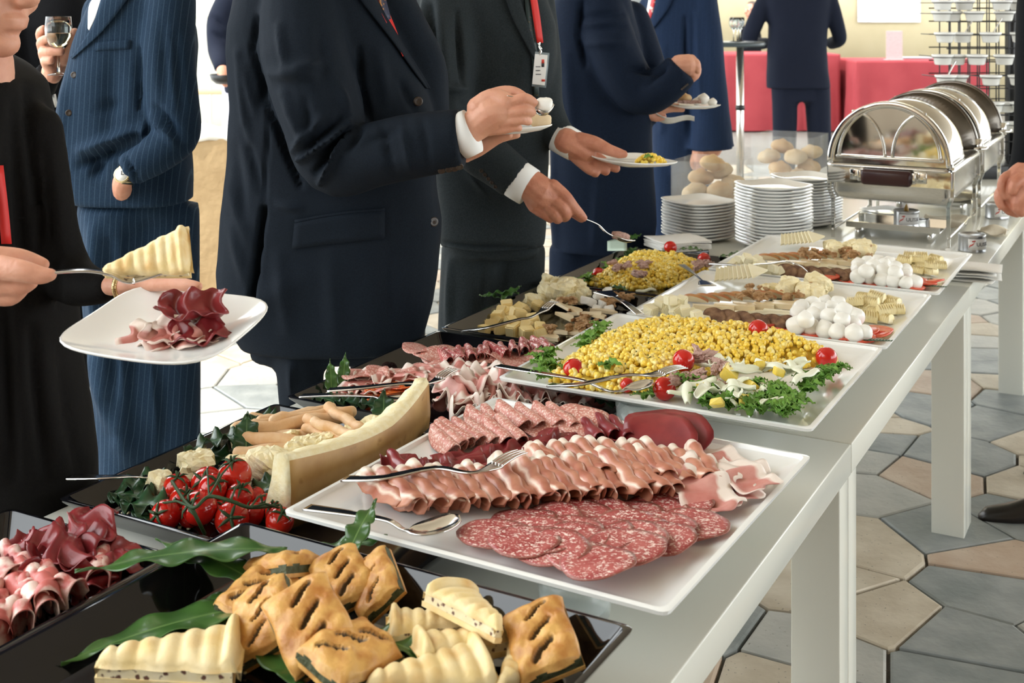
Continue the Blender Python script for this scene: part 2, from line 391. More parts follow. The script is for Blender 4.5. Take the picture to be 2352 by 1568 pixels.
# ------------------------------------------------------------------ buffet tables
def table(s0, s1, tw, label, near=True):
    e = empty('buffet_table', TS(s0, 0), TA, label=label, cat='table')       # local x = along, y = away from the walkway
    L = s1-s0
    ob('table_top', MB().box((L/2, tw/2, TZ-.0275), (L-.004, tw, .055)), whitelac, e, bevel=.0025)
    lw_, ld = .062, .088
    for i in (lw_/2+.002, L-lw_/2-.002):
        for j in (ld/2+.006, tw-ld/2-.006): ob('leg', MB().box((i, j, (TZ-.055)/2), (lw_, ld, TZ-.054)), whitelac, e, bevel=.0025)
    return e
table(-1.5, 0, 1.035, 'white lacquered buffet table under the pastry trays and the sliced meat platter')
table(0, 1.42, 1.035, 'white lacquered buffet table under the corn salad and the cheese platters')
table(1.42, 2.86, .985, 'white lacquered buffet table under the roll top chafing dishes')
table(2.86, 4.3, 1.02, 'white lacquered buffet table under the wire rack of ramekins')

# ------------------------------------------------------------------ trays and platters
RZ = TZ+.04
def tray(c, sx, sy, label, m=blacktray, h=.040, inset=.035, z0=TZ, name='serving_tray', th=.004, cat='tray', rz=0):
    """square dish with sloped walls; c = middle, sx across, sy along the table"""
    def rr(kx, z, r=.012):
        out = []; a, b = sx/2-kx, sy/2-kx
        for cx_, cy_, a0 in ((a-r, b-r, 0), (-a+r, b-r, 90), (-a+r, -b+r, 180), (a-r, -b+r, 270)):
            for k in range(4): t = math.radians(a0+k*30); out.append((cx_+r*math.cos(t), cy_+r*math.sin(t), z))
        return out
    mb = MB().loft([rr(inset+.002, 0), rr(.001, h-th), rr(0, h-.001), rr(.002, h), rr(.008, h), rr(.011, h-th), rr(inset+.006, th+.001), rr(inset+.012, th)])
    o = ob(name, mb, m, loc=(c[0], c[1], z0), rot=(0, 0, TA-math.pi/2+rz), label=label, cat=cat)
    shade(o.data, True); e = o.modifiers.new('e', 'EDGE_SPLIT'); e.split_angle = math.radians(28)
    return o
TL = P(560, 1195, RZ); trs = {}
def corner_tray(L, sx, sy, label, **k):                                   # L = the corner far from the walkway, near the pastries
    c = L-N*(sx/2)+D*(sy/2); return tray(c, sx, sy, label, **k), c
PZ = .742                                       # the pastry tray stands on a riser
PB = P(560, 1195, PZ+.05); PR = P(1460, 1437, PZ+.05)
PA = math.atan2(PR.y-PB.y, PR.x-PB.x); PU = Vector((math.cos(PA), math.sin(PA), 0)); PV = Vector((-PU.y, PU.x, 0)); PL_ = (PR-PB).length
cP = (PB+PR)/2-PV*.24
trayP = tray(cP, PL_, .48, 'black tray of golden pastries on laurel leaves', h=.05, z0=PZ, rz=PA-(TA-math.pi/2))
ob('tray_riser', MB().box((0, 0, (PZ-TZ)/2), (.46, .34, PZ-TZ)), blacktray, loc=(cP.x, cP.y, TZ), rot=(0, 0, PA), bevel=.004, label='low black riser block under the pastry tray', cat='riser')
Hb = P(405, 1272, RZ)
trayH, cH = corner_tray(Hb-D*.46+N*.335, .335, .46, 'black tray of rolled ham and dark cured beef beside the pastry tray')
LT = P(130, 1145, RZ)
trayT, cT = corner_tray(LT, .62, .52, 'black tray of parmesan, breadsticks and tomatoes on the vine')
LM = P(655, 910, RZ)
trayM, cM = corner_tray(LM, .60, .555, 'black tray heaped with salami, chorizo and ham slices')
LC = P(1010, 752, RZ)
trayC, cC = corner_tray(LC, .60, .53, 'black tray of cheese cubes, pear slices and walnuts')
LN = LC+D*.545
trayN, cN = corner_tray(LN, .60, .56, 'black tray of corn and tuna salad below the plate stacks')

WZ, WB = .7875, .7675
def wplat(corners, label, side=.585, rz=0, across=None):
    v = sum((P(x, y, WZ) for x, y in corners), Vector())/len(corners)
    o = tray(v, across or side, side, label, m=platterm, h=WZ-WB, inset=.03, z0=WB, name='serving_platter', th=.006, cat='platter', rz=rz); return o, v
plat1, c1 = wplat([(650, 1165), (1545, 1398), (1865, 1053), (1130, 912)], 'square white platter of salami, ham and bresaola slices', rz=-.025)
plat2, c2 = wplat([(1140, 862), (1850, 990), (2036, 803), (1428, 713)], 'square white platter of corn salad with tuna and pineapple', side=.565, across=.605)
c3_ = [(2138, 683), (1623, 616), (2045, 800), (1432, 712)]
plat3, c3 = wplat(c3_, 'square white platter of cheese and mozzarella next to the corn salad', side=.535, across=.59)
plat4, c4 = wplat([(2229, 588), (2147, 679), (1779, 534), (1634, 609)], 'square white platter of cheese and mozzarella below the chafing dish', side=.56, across=.60)
tumb = MB().lathe([(0, 0), (.044, 0), (.046, .004), (.052, WB-TZ+.001), (.049, WB-TZ+.001), (.0435, .014), (0, .012)], 32).mesh('tumbler')
GL = 'clear glass tumbler propping up '
def stand(c, pos, what):
    for u, v in pos:
        q = Vector(c)-N*u+D*v; ob('glass_tumbler', tumb, tumblerg, loc=(q.x, q.y, TZ), label=GL+what, cat='glass', group='tumblers under '+what)
stand(c1, [(.115, -.195), (.06, .18)], 'the meat platter')
stand(c2, [(-.03, -.215), (.08, .16)], 'the corn salad platter')
stand(c3, [(.04, -.17), (.04, .17)], 'the middle cheese platter')
stand(c4, [(.04, -.17), (.04, .17)], 'the far cheese platter')

# ------------------------------------------------------------------ roll top chafing dishes
brown = mat('dark brown bakelite', (.045, .016, .016), rough=.3)
def chafer(c, L, label, first):
    e = empty('chafing_dish', (c.x, c.y, TZ), TA-math.pi/2, label=label, cat='chafing dish')   # local y along, x right
    w_, zr, r_ = .205, .262, .213
    def arch(y, rx, rz_, n=40, z=zr): return [(-rx*math.cos(math.pi*k/n), y, z+rz_*math.sin(math.pi*k/n)) for k in range(n+1)]
    def barrel(y0, y1, rx, rz_, th):
        g = [arch(y, rx, rz_) for y in (y0, y1)]; gi = [arch(y, rx-th, rz_-th) for y in (y0, y1)]
        mb = MB(); n = 41
        vs = g[0]+g[1]+gi[0]+gi[1]; fs = []
        for k in range(n-1):
            fs += [(k, k+1, n+k+1, n+k), (2*n+k, 3*n+k, 3*n+k+1, 2*n+k+1), (k, 2*n+k, 2*n+k+1, k+1), (n+k, n+k+1, 3*n+k+1, 3*n+k)]
        fs += [(0, n, 3*n, 2*n), (n-1, 3*n-1, 4*n-1, 2*n-1)]
        return mb.add(vs, fs)
    lid = ob('lid', barrel(.02, L-.02, w_-.012, r_-.012, .003), chrome, e)
    for y0, y1 in ((0, .032), (L-.022, L)):
        rim = barrel(y0, y1, w_, r_, .02); ob('rim', rim, chrome if y0 == 0 else mat('dark reflecting rim', (.16, .145, .13), rough=.10, metal=1), e, bevel=.005)
    # end plates with pressed ribs
    for y, sg_ in ((.012, -1), (L-.012, 1)):
        rings = [[(x*.985, y+sg_*-.003, zr+(z-zr)*.985) for x, _, z in arch(0, w_-.014, r_-.014)], [(x*.985, y, zr+(z-zr)*.985) for x, _, z in arch(0, w_-.014, r_-.014)]]
        ep = ob('end_plate', MB().loft(rings), chrome, e, smooth=False)
        if sg_ < 0:
            rib = MB(); a_ = [(x*.86, y-.003, zr+.022+(z-zr)*.86) for x, _, z in arch(0, w_-.012, r_-.012)]; rib.tube(a_, .006, 8)
            rib.tube([(-.172, y-.003, zr+.022), (.172, y-.003, zr+.022)], .006, 8)
            for s_ in (-1, 1):
                q = [(s_*(.012+.17*(1-math.cos(t))*.62), y-.003, zr+.024+.152*math.sin(t)) for t in [k*math.pi/2/14 for k in range(15)]]
                rib.tube(q, .0055, 8)
            ob('pressed_rib', rib, chrome, ep)
    # pan
    def rr(a, b, z, r=.03):
        out = []
        for cx_, cy_, a0 in ((a-r, b-r, 0), (-a+r, b-r, 90), (-a+r, -b+r, 180), (a-r, -b+r, 270)):
            for k in range(6): t = math.radians(a0+k*18); out.append((cx_+r*math.cos(t), L/2+cy_+r*math.sin(t), z))
        return out
    pan = MB().loft([rr(w_-.045, L/2-.045, .135), rr(w_-.02, L/2-.022, .142), rr(w_-.012, L/2-.014, .165), rr(w_-.010, L/2-.012, zr-.02), rr(w_+.004, L/2+.003, zr-.016), rr(w_+.004, L/2+.003, zr-.004), rr(w_-.01, L/2-.01, zr-.002)])
    ob('water_pan', pan, brushed, e)
    ob('apron', MB().box((0, .004, zr-.04), (2*w_-.004, .012, .058)).mesh('a', False), chrome, e, bevel=.003)
    hd = ob('handle', MB().box((0, -.030, zr-.038), (.165, .034, .052)), brown, e, bevel=.012)
    for s_ in (-1, 1): ob('bracket', MB().box((s_*.088, -.014, zr-.036), (.012, .036, .036)).box((s_*.108, -.004, zr-.036), (.034, .006, .036)), chrome, hd, bevel=.002)
    for s_ in (-1, 1):
        for y in (.02, L-.02):
            x = s_*(w_-.004); sy = 1 if y < L/2 else -1
            ob('leg', MB().box((x, y, .215), (.014, .008, .10)).box((x-s_*.006, y+.004*sy, .150), (.014, .008, .05), Matrix.Rotation(s_*.35, 3, 'Y')).box((x-s_*.012, y+.004*sy, .068), (.013, .008, .136)).mesh('leg', False), chrome, e, bevel=.0015)
        ob('stretcher', MB().tube([(s_*(w_-.016), .02, .03), (s_*(w_-.016), L-.02, .03)], .004, 8), chrome, e)
        ob('hinge', MB().tube([(s_*w_*.99, L-.1, zr+.012), (s_*(w_+.03), L-.1, zr+.014), (s_*(w_+.03), L-.02, zr+.014)], .006, 8).box((s_*(w_+.004), L-.05, zr+.02), (.02, .04, .05)), chrome, e)
    # shelf that carries the burners
    ob('burner_shelf', MB().box((0, .16, .036), (2*w_-.10, .19, .004)).box((0, .066, .044), (2*w_-.10, .004, .02)).box((0, .254, .044), (2*w_-.10, .004, .02)).mesh('s', False), chrome, e, bevel=.001)
    for s_ in (-1, 1): ob('shelf_foot', MB().box((s_*.12, .16, .018), (.012, .18, .034)), chrome, e)
    return e
Fc = (P(1903, 545, TZ)+P(2184, 575, TZ))/2
ch1 = chafer(Fc, .62, 'roll top steel chafing dish with a brown handle behind the plate stacks', True)
ch2 = chafer(Fc+D*.70, .62, 'roll top steel chafing dish second in line before the ramekin rack', False)

def text(name, body, size, m, parent, loc, rot, ext=.0003, align='CENTER'):
    c = bpy.data.curves.new(name, 'FONT'); c.body = body; c.size = size; c.extrude = ext; c.align_x = align; c.align_y = 'CENTER'
    o = link(bpy.data.objects.new('tmp', c)); dg = bpy.context.evaluated_depsgraph_get(); me = bpy.data.meshes.new_from_object(o.evaluated_get(dg)); bpy.data.objects.remove(o)
    return ob(name, me, m, parent, loc=loc, rot=rot)
tin = mat('tin can', (.50, .51, .52), rough=.3, metal=.9)
paperl = mat('white paper label', (.82, .82, .80), rough=.6)
ink = mat('black ink', (.03, .03, .04), rough=.6); rink = mat('red ink', (.6, .05, .03), rough=.6)
def can(loc, rz, label, r=.042, h=.055, wick=True, full=True):
    e = empty('fuel_can', loc, rz, label=label, cat='can')
    ob('tin', MB().lathe([(0, 0), (r, 0), (r+.001, .003), (r, .006), (r, h-.006), (r+.0015, h-.003), (r, h), (r-.003, h), (r-.003, h-.004), (0, h-.004)], 36), tin, e)
    if wick: ob('wick', MB().lathe([(.008, h-.005), (.008, h+.004), (.005, h+.010), (0, h+.022)], 14), mat('brass wick holder', (.5, .30, .08), rough=.4), e)
    g = []
    for k in range(15):
        a = math.radians(-90-50+100*k/14); g.append([((r+.0016)*math.cos(a), (r+.0016)*math.sin(a), .010), ((r+.0016)*math.cos(a), (r+.0016)*math.sin(a), h-.010)])
    lb = ob('label', MB().sheet(g, .0006), paperl, e)
    if full:
        # lettering bent round the can
        t = text('lettering', 'ULISSE', .017, ink, lb, (0, 0, 0), (0, 0, 0)); c = arr(t.data)
        a = math.radians(-90)+(c[:, 0]+.012)/r; z = c[:, 1]+h/2; rad = r+.0020+c[:, 2]
        setarr(t.data, np.stack([rad*np.cos(a), rad*np.sin(a), z], 1))
        ar_ = MB(); pl2 = [(-.034, -.010), (-.031, -.004), (-.026, -.002), (-.021, .002), (-.018, .010)]
        g2 = []
        for x_, z_ in pl2:
            a2 = math.radians(-90)+x_/r; g2.append([((r+.0024)*math.cos(a2), (r+.0024)*math.sin(a2), h/2+z_-.0022), ((r+.0024)*math.cos(a2), (r+.0024)*math.sin(a2), h/2+z_+.0022)])
        ar_.sheet(g2, .0005)
        g3 = []
        for x_, z_ in ((-.025, .010), (-.015, .012)):
            a2 = math.radians(-90)+x_/r; g3.append([((r+.0024)*math.cos(a2), (r+.0024)*math.sin(a2), h/2+z_-.0018), ((r+.0024)*math.cos(a2), (r+.0024)*math.sin(a2), h/2+z_+.0018)])
        ar_.sheet(g3, .0005)
        ob('red_arrow', ar_, rink, lb)
    return e
def loc_ch(x, y, z): return Fc-N*x+D*y+UP*(z-Fc.z+TZ)
q = loc_ch(.03, .155, .0385); can((q.x, q.y, TZ+.0385), TA-math.pi/2+.45, 'open tin of fuel gel with a wick under the first chafing dish')
q = loc_ch(.264, .01, 0); can((q.x, q.y, TZ), TA-math.pi/2+.75, 'tin of fuel gel on the table beside the front chafer leg', wick=False)
q = P(2290, 500, TZ); can((q.x, q.y, TZ), TA-math.pi/2+.8, 'tin of fuel gel near the table edge beside the second chafing dish', wick=False)

# ------------------------------------------------------------------ plates
def plate_mesh(side=.215, h=.018, th=.0038):
    n = 64; rings = []
    def ring(k, z, p=4.4, lift=0):
        out = []
        for i in range(n):
            a = math.tau*i/n; c, s = math.cos(a), math.sin(a); rr_ = (abs(c)**p+abs(s)**p)**(-1/p)
            out.append((k*rr_*c, k*rr_*s, z+lift*(rr_-1)*.012))
        return out
    s2 = side/2
    for k, z, l_ in ((.02, 0, 0), (.55, 0, 0), (.60, .002, 0), (.80, .006, .2), (.99, h-.003, .9), (1.0, h-.001, 1), (.99, h+.0005, 1), (.97, h-.0005, .95), (.80, .0105, .25), (.62, .0065, 0), (.5, .0055, 0), (.02, .0055, 0)):
        rings.append(ring(k*s2, z, lift=l_))
    return MB().loft(rings).mesh('plate')
PM = plate_mesh()
PM.materials.append(porcelain)
def stack(px, Y, n, rz, label, dz=.0105):
    q = Q(px, 500, Y)
    for k in range(n):
        ob('square_plate', PM, None, loc=(q.x+R.uniform(-.002, .002), q.y+R.uniform(-.002, .002), TZ+k*dz+.0002), rot=(0, 0, rz+R.uniform(-.03, .03)), label=label, cat='plate', group=label)
stack(1606, 4.22, 12, .52, 'square white plate in the shorter stack below the bread box')
stack(1776, 4.08, 19, .42, 'square white plate in the tall stack by the chafing dish')
q = Q(1868, 500, 4.5); stack(1852, 4.50, 16, .5, 'square white plate in the stack tucked behind the tall stack')
for k in range(5):
    q = Fc+N*.09+D*.42; ob('square_plate', PM, None, loc=(q.x, q.y, TZ+k*.008), rot=(0, 0, .5), scale=(.75, .75, .7), label='small white plate in the low pile behind the burner', cat='plate', group='small white plate pile')

# ------------------------------------------------------------------ bread boxes
crust = mat('pale bread crust', (.66, .49, .28), (.74, .60, .40), scale=18, rough=.7, bump=.2, bscale=60, rnd=1)
crust2 = mat('golden bread crust', (.58, .36, .17), (.70, .52, .30), scale=14, rough=.65, bump=.2, bscale=60, rnd=1)
def roll_mesh(seed):
    r_ = random.Random(seed); b = MB().ell((0, 0, 0), (.048, .048, .034), n=24, k=16); out = []
    for v in b.v:
        x, y, z = v; rr_ = math.hypot(x, y); t = 1
        if z > 0: z += .004*math.exp(-(rr_/.010)**2)-.003*math.exp(-((rr_-.020)/.007)**2)
        else: z *= .75
        k = 1+.04*math.sin(5*math.atan2(y, x)+seed); out.append((x*k, y*k, z))
    b.v = out; return b.mesh('roll')
RM = [roll_mesh(1), roll_mesh(2)]
def bbox(c, sx, sy, h, label, rolls, glab, rz=0, m=crust):
    e = empty('bread_box', (c.x, c.y, TZ), TA-math.pi/2+rz, label=label, cat='box')
    t = .004
    ob('bottom', MB().box((0, 0, t/2), (sx, sy, t)), acryl, e)
    for a in (-1, 1):
        ob('pane', MB().box((a*(sx/2-t/2), 0, h/2), (t, sy, h)), acryl, e); ob('pane', MB().box((0, a*(sy/2-t/2), h/2), (sx-2*t, t, h)), acryl, e)
    pr = [Vector(q) for q in rolls]; lx, ly = sx/2-t-.049, sy/2-t-.049
    for _ in range(400):
        for i in range(len(pr)):
            for j in range(i):
                d = pr[i]-pr[j]; e_ = Vector((d.x, d.y, d.z*1.5)); L = e_.length or 1e-6
                if L < .090: u = Vector((e_.x, e_.y, e_.z/1.5))/L*(.090-L)*.35; pr[i] += u; pr[j] -= u
        for q in pr: q.x = max(-lx, min(lx, q.x)); q.y = max(-ly, min(ly, q.y)); q.z = max(.032, q.z-.00001)
    rolls = [tuple(q) for q in pr]
    M_ = Matrix.Rotation(TA-math.pi/2+rz, 3, 'Z')
    for k, (x, y, z) in enumerate(rolls):
        p = c+M_ @ Vector((x, y, 0)); ob('bread_roll', RM[k % 2], None, loc=(p.x, p.y, TZ+z), rot=(R.uniform(-.25, .25), R.uniform(-.25, .25), R.uniform(0, 6)), label=glab, cat='bread roll', group=glab)
for k in (0, 1): RM[k].materials.append(crust if k == 0 else crust2)
b1 = Q(1637, 440, 4.52); b2 = Q(1815, 400, 5.15)
def px_rolls(c, low, tops, Y, rz=0):
    M_ = Matrix.Rotation(-(TA-math.pi/2+rz), 3, 'Z'); out = [(x, y, .030+.056*k) for k, ps in enumerate(low) for x, y in ps]
    for px, py, dy in tops:
        q = Q(px, py, Y+dy); l_ = M_ @ (q-Vector((c.x, c.y, 0))); out.append((l_.x, l_.y, q.z-TZ))
    return out
g4 = [(-.055, -.055), (.055, -.055), (-.055, .055), (.055, .055)]
bbox(b1, .235, .235, .235, 'clear acrylic box of pale bread rolls beside the shorter plate stack', px_rolls(b1, [g4, [(-.05, .05), (.05, .05)]], [(1605, 426, -.04), (1655, 432, -.05), (1690, 424, 0), (1622, 410, 0), (1664, 408, .04), (1634, 384, 0)], 4.52), 'round pale bread roll piled in the box by the shorter plate stack')
bbox(b2, .26, .24, .26, 'clear acrylic box of seeded bread rolls beside the chafing dish', px_rolls(b2, [g4, [(-.055, .055), (.055, .055)]], [(1766, 366, 0), (1800, 378, -.04), (1825, 371, -.05), (1850, 388, -.05), (1862, 352, 0), (1788, 342, .03), (1830, 394, -.06)], 5.15), 'round bread roll piled in the box beside the chafing dish')
# sheet of white paper and ribbon behind the boxes
g = [[TS(2.36+.25*i/6, .83+.16*j/6, TZ+.003+.012*math.sin(i*.8)*math.sin(j*.6)) for j in range(7)] for i in range(7)]
ob('paper_sheet', MB().sheet(g, .001), linen, label='loose white paper sheet lying between the two bread boxes', cat='paper')

# ------------------------------------------------------------------ napkins
def napkin_grid(c, ux, uy, sx, sy, wave, seed, n=14, z=0):
    r_ = random.Random(seed); ph = [r_.uniform(0, 6) for _ in range(4)]; g = []
    for i in range(n):
        row = []
        for j in range(n):
            a, b = i/(n-1)-.5, j/(n-1)-.5
            row.append(c+ux*(a*sx)+uy*(b*sy)+UP*(z+wave*(1+.5*math.sin(a*7+ph[0])+.5*math.sin(b*6+a*3+ph[1]))))
        g.append(row)
    return g
def napkin(c, ang, sx, sy, label, wave=.004, seed=0, z=.001, group=None, th=.002):
    ux = Vector((math.cos(ang), math.sin(ang), 0)); uy = Vector((-ux.y, ux.x, 0))
    return ob('napkin', MB().sheet(napkin_grid(Vector((0, 0, 0)), ux, uy, sx, sy, wave, seed), th), linen, loc=(c[0], c[1], c[2]+z), label=label, cat='napkin', group=group)
for k in range(4):
    q = P(2238+R.uniform(-8, 8), 640, TZ); q.x -= .02
    napkin(Vector((q.x, q.y, TZ+.003+.010*k)), TA-math.pi/2+R.uniform(-.1, .2), .17, .12, 'folded white napkin piled under the far cheese platter corner', .003, k, group='napkins under the far cheese platter', th=.003)
for k in range(6):
    q = P(1556, 584, TZ); napkin(Vector((q.x, q.y, TZ+.022+.005*k)), .35+R.uniform(-.05, .05), .17, .14, 'folded white napkin in the pile behind the far corn salad', .003, k+10, group='napkins behind the far corn salad', th=.003)
ob('napkin_holder', MB().box((0, 0, .011), (.16, .13, .022)), blacktray, loc=(P(1556, 584, TZ).x, P(1556, 584, TZ).y, TZ), rot=(0, 0, .35), bevel=.004, label='low black block under the napkin pile behind the far corn salad', cat='box')
creamn = mat('cream cotton cloth', (.62, .55, .42), (.68, .62, .5), scale=12, rough=.9, bump=.2, bscale=90)
for k, (cx_, cy_, sx, sy) in enumerate([(.10, .46, .18, .155), (.288, .33, .15, .085), (.05, 1.15, .18, .15)]):
    q = Fc-N*cx_+D*cy_; a = TA; g = napkin_grid(Vector((0, 0, 0)), Vector((math.cos(a), math.sin(a), 0)), Vector((-math.sin(a), math.cos(a), 0)), sx, sy, .014, k+30, n=20)
    ob('cloth_napkin', MB().sheet(g, .003), creamn, loc=(q.x, q.y, TZ+.004), label='crumpled cream cloth napkin on the table below the chafing dishes', cat='napkin', group='crumpled napkins below the chafers')

# ------------------------------------------------------------------ wire rack of ramekins
rk = Q(2250, 400, 5.75); RA = TA-math.pi/2
rke = empty('wire_rack', (rk.x+.02, rk.y+.05, TZ), .12, label='tall black wire rack hung with white ramekins', cat='rack')
for y_ in (-.08, .10):
    for k in range(9): ob('upright_wire', MB().tube([(-.17+k*.0475+y_*.2, y_, .06), (-.17+k*.0475+y_*.2, y_, 1.05)], .0035, 6), black, rke)
    for k in range(16): ob('cross_wire', MB().tube([(-.2, y_+.004, .1+k*.062), (.24, y_+.004, .1+k*.062)], .003, 6), black, rke)
for x_ in (.155, .20): ob('post', MB().box((x_, 0, .56), (.026, .05, 1.12)), black, rke)
ob('base', MB().box((0, 0, .03), (.46, .3, .06)), black, rke, bevel=.004)
ram = MB().lathe([(0, -.03), (.030, -.03), (.034, -.026), (.040, .004), (.046, .006), (.047, .014), (.043, .015), (.038, .006), (.032, -.022), (0, -.024)], 28).mesh('ramekin'); ram.materials.append(porcelain)
spm = MB().tube([(0, 0, -.01), (.02, .01, .03), (.045, .015, .075)], [.004, .003, .004], 8).mesh('spoon'); spm.materials.append(steel)
rows_ = [(8, [2165, 2215, 2300, 2340]), (33, [2163, 2186, 2238, 2307]), (82, [2170, 2210, 2275, 2345]), (133, [2165, 2196, 2244, 2307]), (180, [2172, 2200, 2276, 2340]), (242, [2282, 2310, 2345]), (288, [2292, 2330])]
for py, xs in rows_:
    for k, px in enumerate(xs):
        q = Q(px, py, 5.45+(.06 if k % 2 else 0)+(0 if py < 200 else .12)); yl = 0
        r_ = empty('ramekin_cup', q, R.uniform(0, 6), label='small white ramekin hanging in a ring of the wire rack', cat='ramekin', group='ramekins on the wire rack')
        ob('bowl', ram, None, r_)
        if R.random() < .45: ob('spoon', spm, None, r_, rot=(0, 0, R.uniform(0, 6)))
        M_ = rke.matrix_world if False else None
        # ring and arm that carry the cup belong to the rack
        lq = Matrix.Rotation(-.12, 3, 'Z') @ (q-Vector(rke.location))
        ringp = [(lq.x+.0425*math.cos(t*math.tau/20), lq.y+.0425*math.sin(t*math.tau/20), lq.z+.003) for t in range(21)]
        ob('cup_ring', MB().tube(ringp, .002, 6, round_=False).tube([(lq.x, lq.y+.042, lq.z+.003), (lq.x, max(-.08, lq.y+.06), lq.z+.003)], .002, 6), black, rke)
# ================================================================== people
def suitm(name, c, c2, stripe=None, period=.0135):
    m = mat(name, c, c2, scale=350, rough=.8, sheen=.0, bump=.12, bscale=420, detail=2, spec=.16)
    if stripe:
        n, l = nt(m); tc = n.new('ShaderNodeTexCoord'); sp = n.new('ShaderNodeSeparateXYZ'); l.new(tc.outputs['Object'], sp.inputs[0])
        ma = n.new('ShaderNodeMath'); ma.operation = 'MULTIPLY_ADD'; l.new(sp.outputs['Z'], ma.inputs[0]); ma.inputs[1].default_value = -.06; l.new(sp.outputs['X'], ma.inputs[2])
        pg = n.new('ShaderNodeMath'); pg.operation = 'PINGPONG'; l.new(ma.outputs[0], pg.inputs[0]); pg.inputs[1].default_value = period/2
        mr = n.new('ShaderNodeMapRange'); mr.inputs[1].default_value = .0003; mr.inputs[2].default_value = .0011; mr.inputs[3].default_value = .36; mr.inputs[4].default_value = 0; l.new(pg.outputs[0], mr.inputs[0]); mixin(m, mr.outputs[0], stripe)
    return m
S_black = suitm('black wool shawl', (.0024, .002, .002), (.0045, .004, .0035))
S_navy_p = suitm('navy pinstripe wool', (.010, .024, .048), (.015, .034, .064), (.08, .14, .20))
S_char = suitm('charcoal navy wool', (.0042, .0075, .0130), (.0068, .0115, .0185))
S_grey = suitm('dark grey wool', (.0155, .0205, .0235), (.025, .032, .036))
S_navy = suitm('deep navy wool', (.0045, .0095, .023), (.0075, .015, .033))
S_blue = suitm('navy blue check wool', (.009, .020, .052), (.014, .029, .068), (.022, .045, .10), .02)
S_far = suitm('far navy suit wool', (.007, .010, .022), (.011, .015, .030))
S_blk = suitm('black suit wool', (.003, .0035, .005), (.005, .006, .008))
S_light = suitm('pale grey suit wool', (.36, .40, .40), (.42, .46, .46))
shirt_blue = mat('light blue shirt cotton', (.34, .50, .66), rough=.85)
trous_pale = mat('pale lilac trousers', (.55, .55, .66), rough=.85)
shoem = mat('black shoe leather', (.012, .009, .008), rough=.3)
hairm = mat('dark brown hair', (.05, .03, .02), (.09, .055, .035), scale=60, rough=.55, stretch=(1, 1, .15))
hairg = mat('grey hair', (.25, .24, .22), (.35, .34, .32), scale=60, rough=.6, stretch=(1, 1, .15))
eyem = mat('eye white', (.8, .8, .78), rough=.2); irism = mat('brown iris', (.06, .035, .02), rough=.2)
btn = mat('dark horn button', (.03, .02, .014), rough=.35)

def ch(pts, Y0):
    """chain of (px, py, dY, r_px) -> points and radii in metres"""
    return [Q(a, b, Y0+c) for a, b, c, r in pts], [r*(Y0+c)/F for a, b, c, r in pts]
def resample(p, r, n):
    p = [Vector(x) for x in p]
    if len(p) < 3: return p, r
    out, ro = [], []
    for i in range(len(p)-1):
        p0 = p[max(i-1, 0)]; p1 = p[i]; p2 = p[i+1]; p3 = p[min(i+2, len(p)-1)]
        for k in range(n):
            t = k/n; t2 = t*t; t3 = t2*t
            out.append(.5*((2*p1)+(p2-p0)*t+(2*p0-5*p1+4*p2-p3)*t2+(3*p1-p0-3*p2+p3)*t3)); ro.append(r[i]+(r[i+1]-r[i])*t)
    out.append(p[-1]); ro.append(r[-1]); return out, ro
def ring_px(py, L, R_, Y, b, z=None, n=36, e=2.5, dY=0):
    c = Q((L+R_)/2, py, Y+dY); a = (R_-L)/2*(Y+dY)/F; out = []
    for k in range(n):
        t = math.tau*k/n; cc, s = math.cos(t), math.sin(t)
        out.append((c.x+a*math.copysign(abs(cc)**(2/e), cc), c.y+b*math.copysign(abs(s)**(2/e), s), c.z))
    return out
def fold(me, loc, lines):
    """press folds into cloth: lines of (x0,y0,x1,y1,width_px,height_m) where the camera side shows them"""
    c = arr(me)+np.array(loc); n = normals(me)
    px = CX+F*c[:, 0]/c[:, 1]; py = HY+F*(H-c[:, 2])/c[:, 1]
    view = np.array([0, 0, H])-c; view /= np.linalg.norm(view, axis=1, keepdims=True); fc = np.clip((n*view).sum(1)*2, 0, 1)
    d = np.zeros(len(c))
    for x0, y0, x1, y1, wd, hh in lines:
        vx, vy = x1-x0, y1-y0; L2 = vx*vx+vy*vy+1e-9; t = ((px-x0)*vx+(py-y0)*vy)/L2; tc = np.clip(t, 0, 1)
        ds = np.hypot(px-x0-tc*vx, py-y0-tc*vy); d += 2.4*hh*np.exp(-(ds/wd)**2)*np.clip(1.25-np.abs(tc-.5)*1.6, .2, 1)
    setarr(me, c+n*(d*fc)[:, None]-np.array(loc))
def wrinkle(me, amp, sc, seed=0):
    c = arr(me); n = normals(me); r_ = np.random.RandomState(abs(seed)); d = np.zeros(len(c))
    for k in range(7):
        v = r_.normal(size=3)*np.array([1, 1, .55]); v = v/np.linalg.norm(v)*sc*r_.uniform(.5, 1.6); d += np.sin(c @ v+r_.uniform(0, 6)+1.5*np.sin(c @ (v[[1, 2, 0]]*.6)))
    setarr(me, c+n*(d*amp/3)[:, None])
def bvh_of(me, loc):
    c = arr(me)+np.array(loc); return BVHTree.FromPolygons([tuple(v) for v in c], [tuple(p.vertices) for p in me.polygons])
def hit(bvh, px, py, fallY):
    d = Vector(((px-CX)/F, 1, -(py-HY)/F)).normalized(); o_ = Vector((0, 0, H)); h = bvh.ray_cast(o_, d)
    if h[0] is None:
        h = bvh.find_nearest(Q(px, py, fallY)); return h[0], h[1]
    return h[0], h[1]
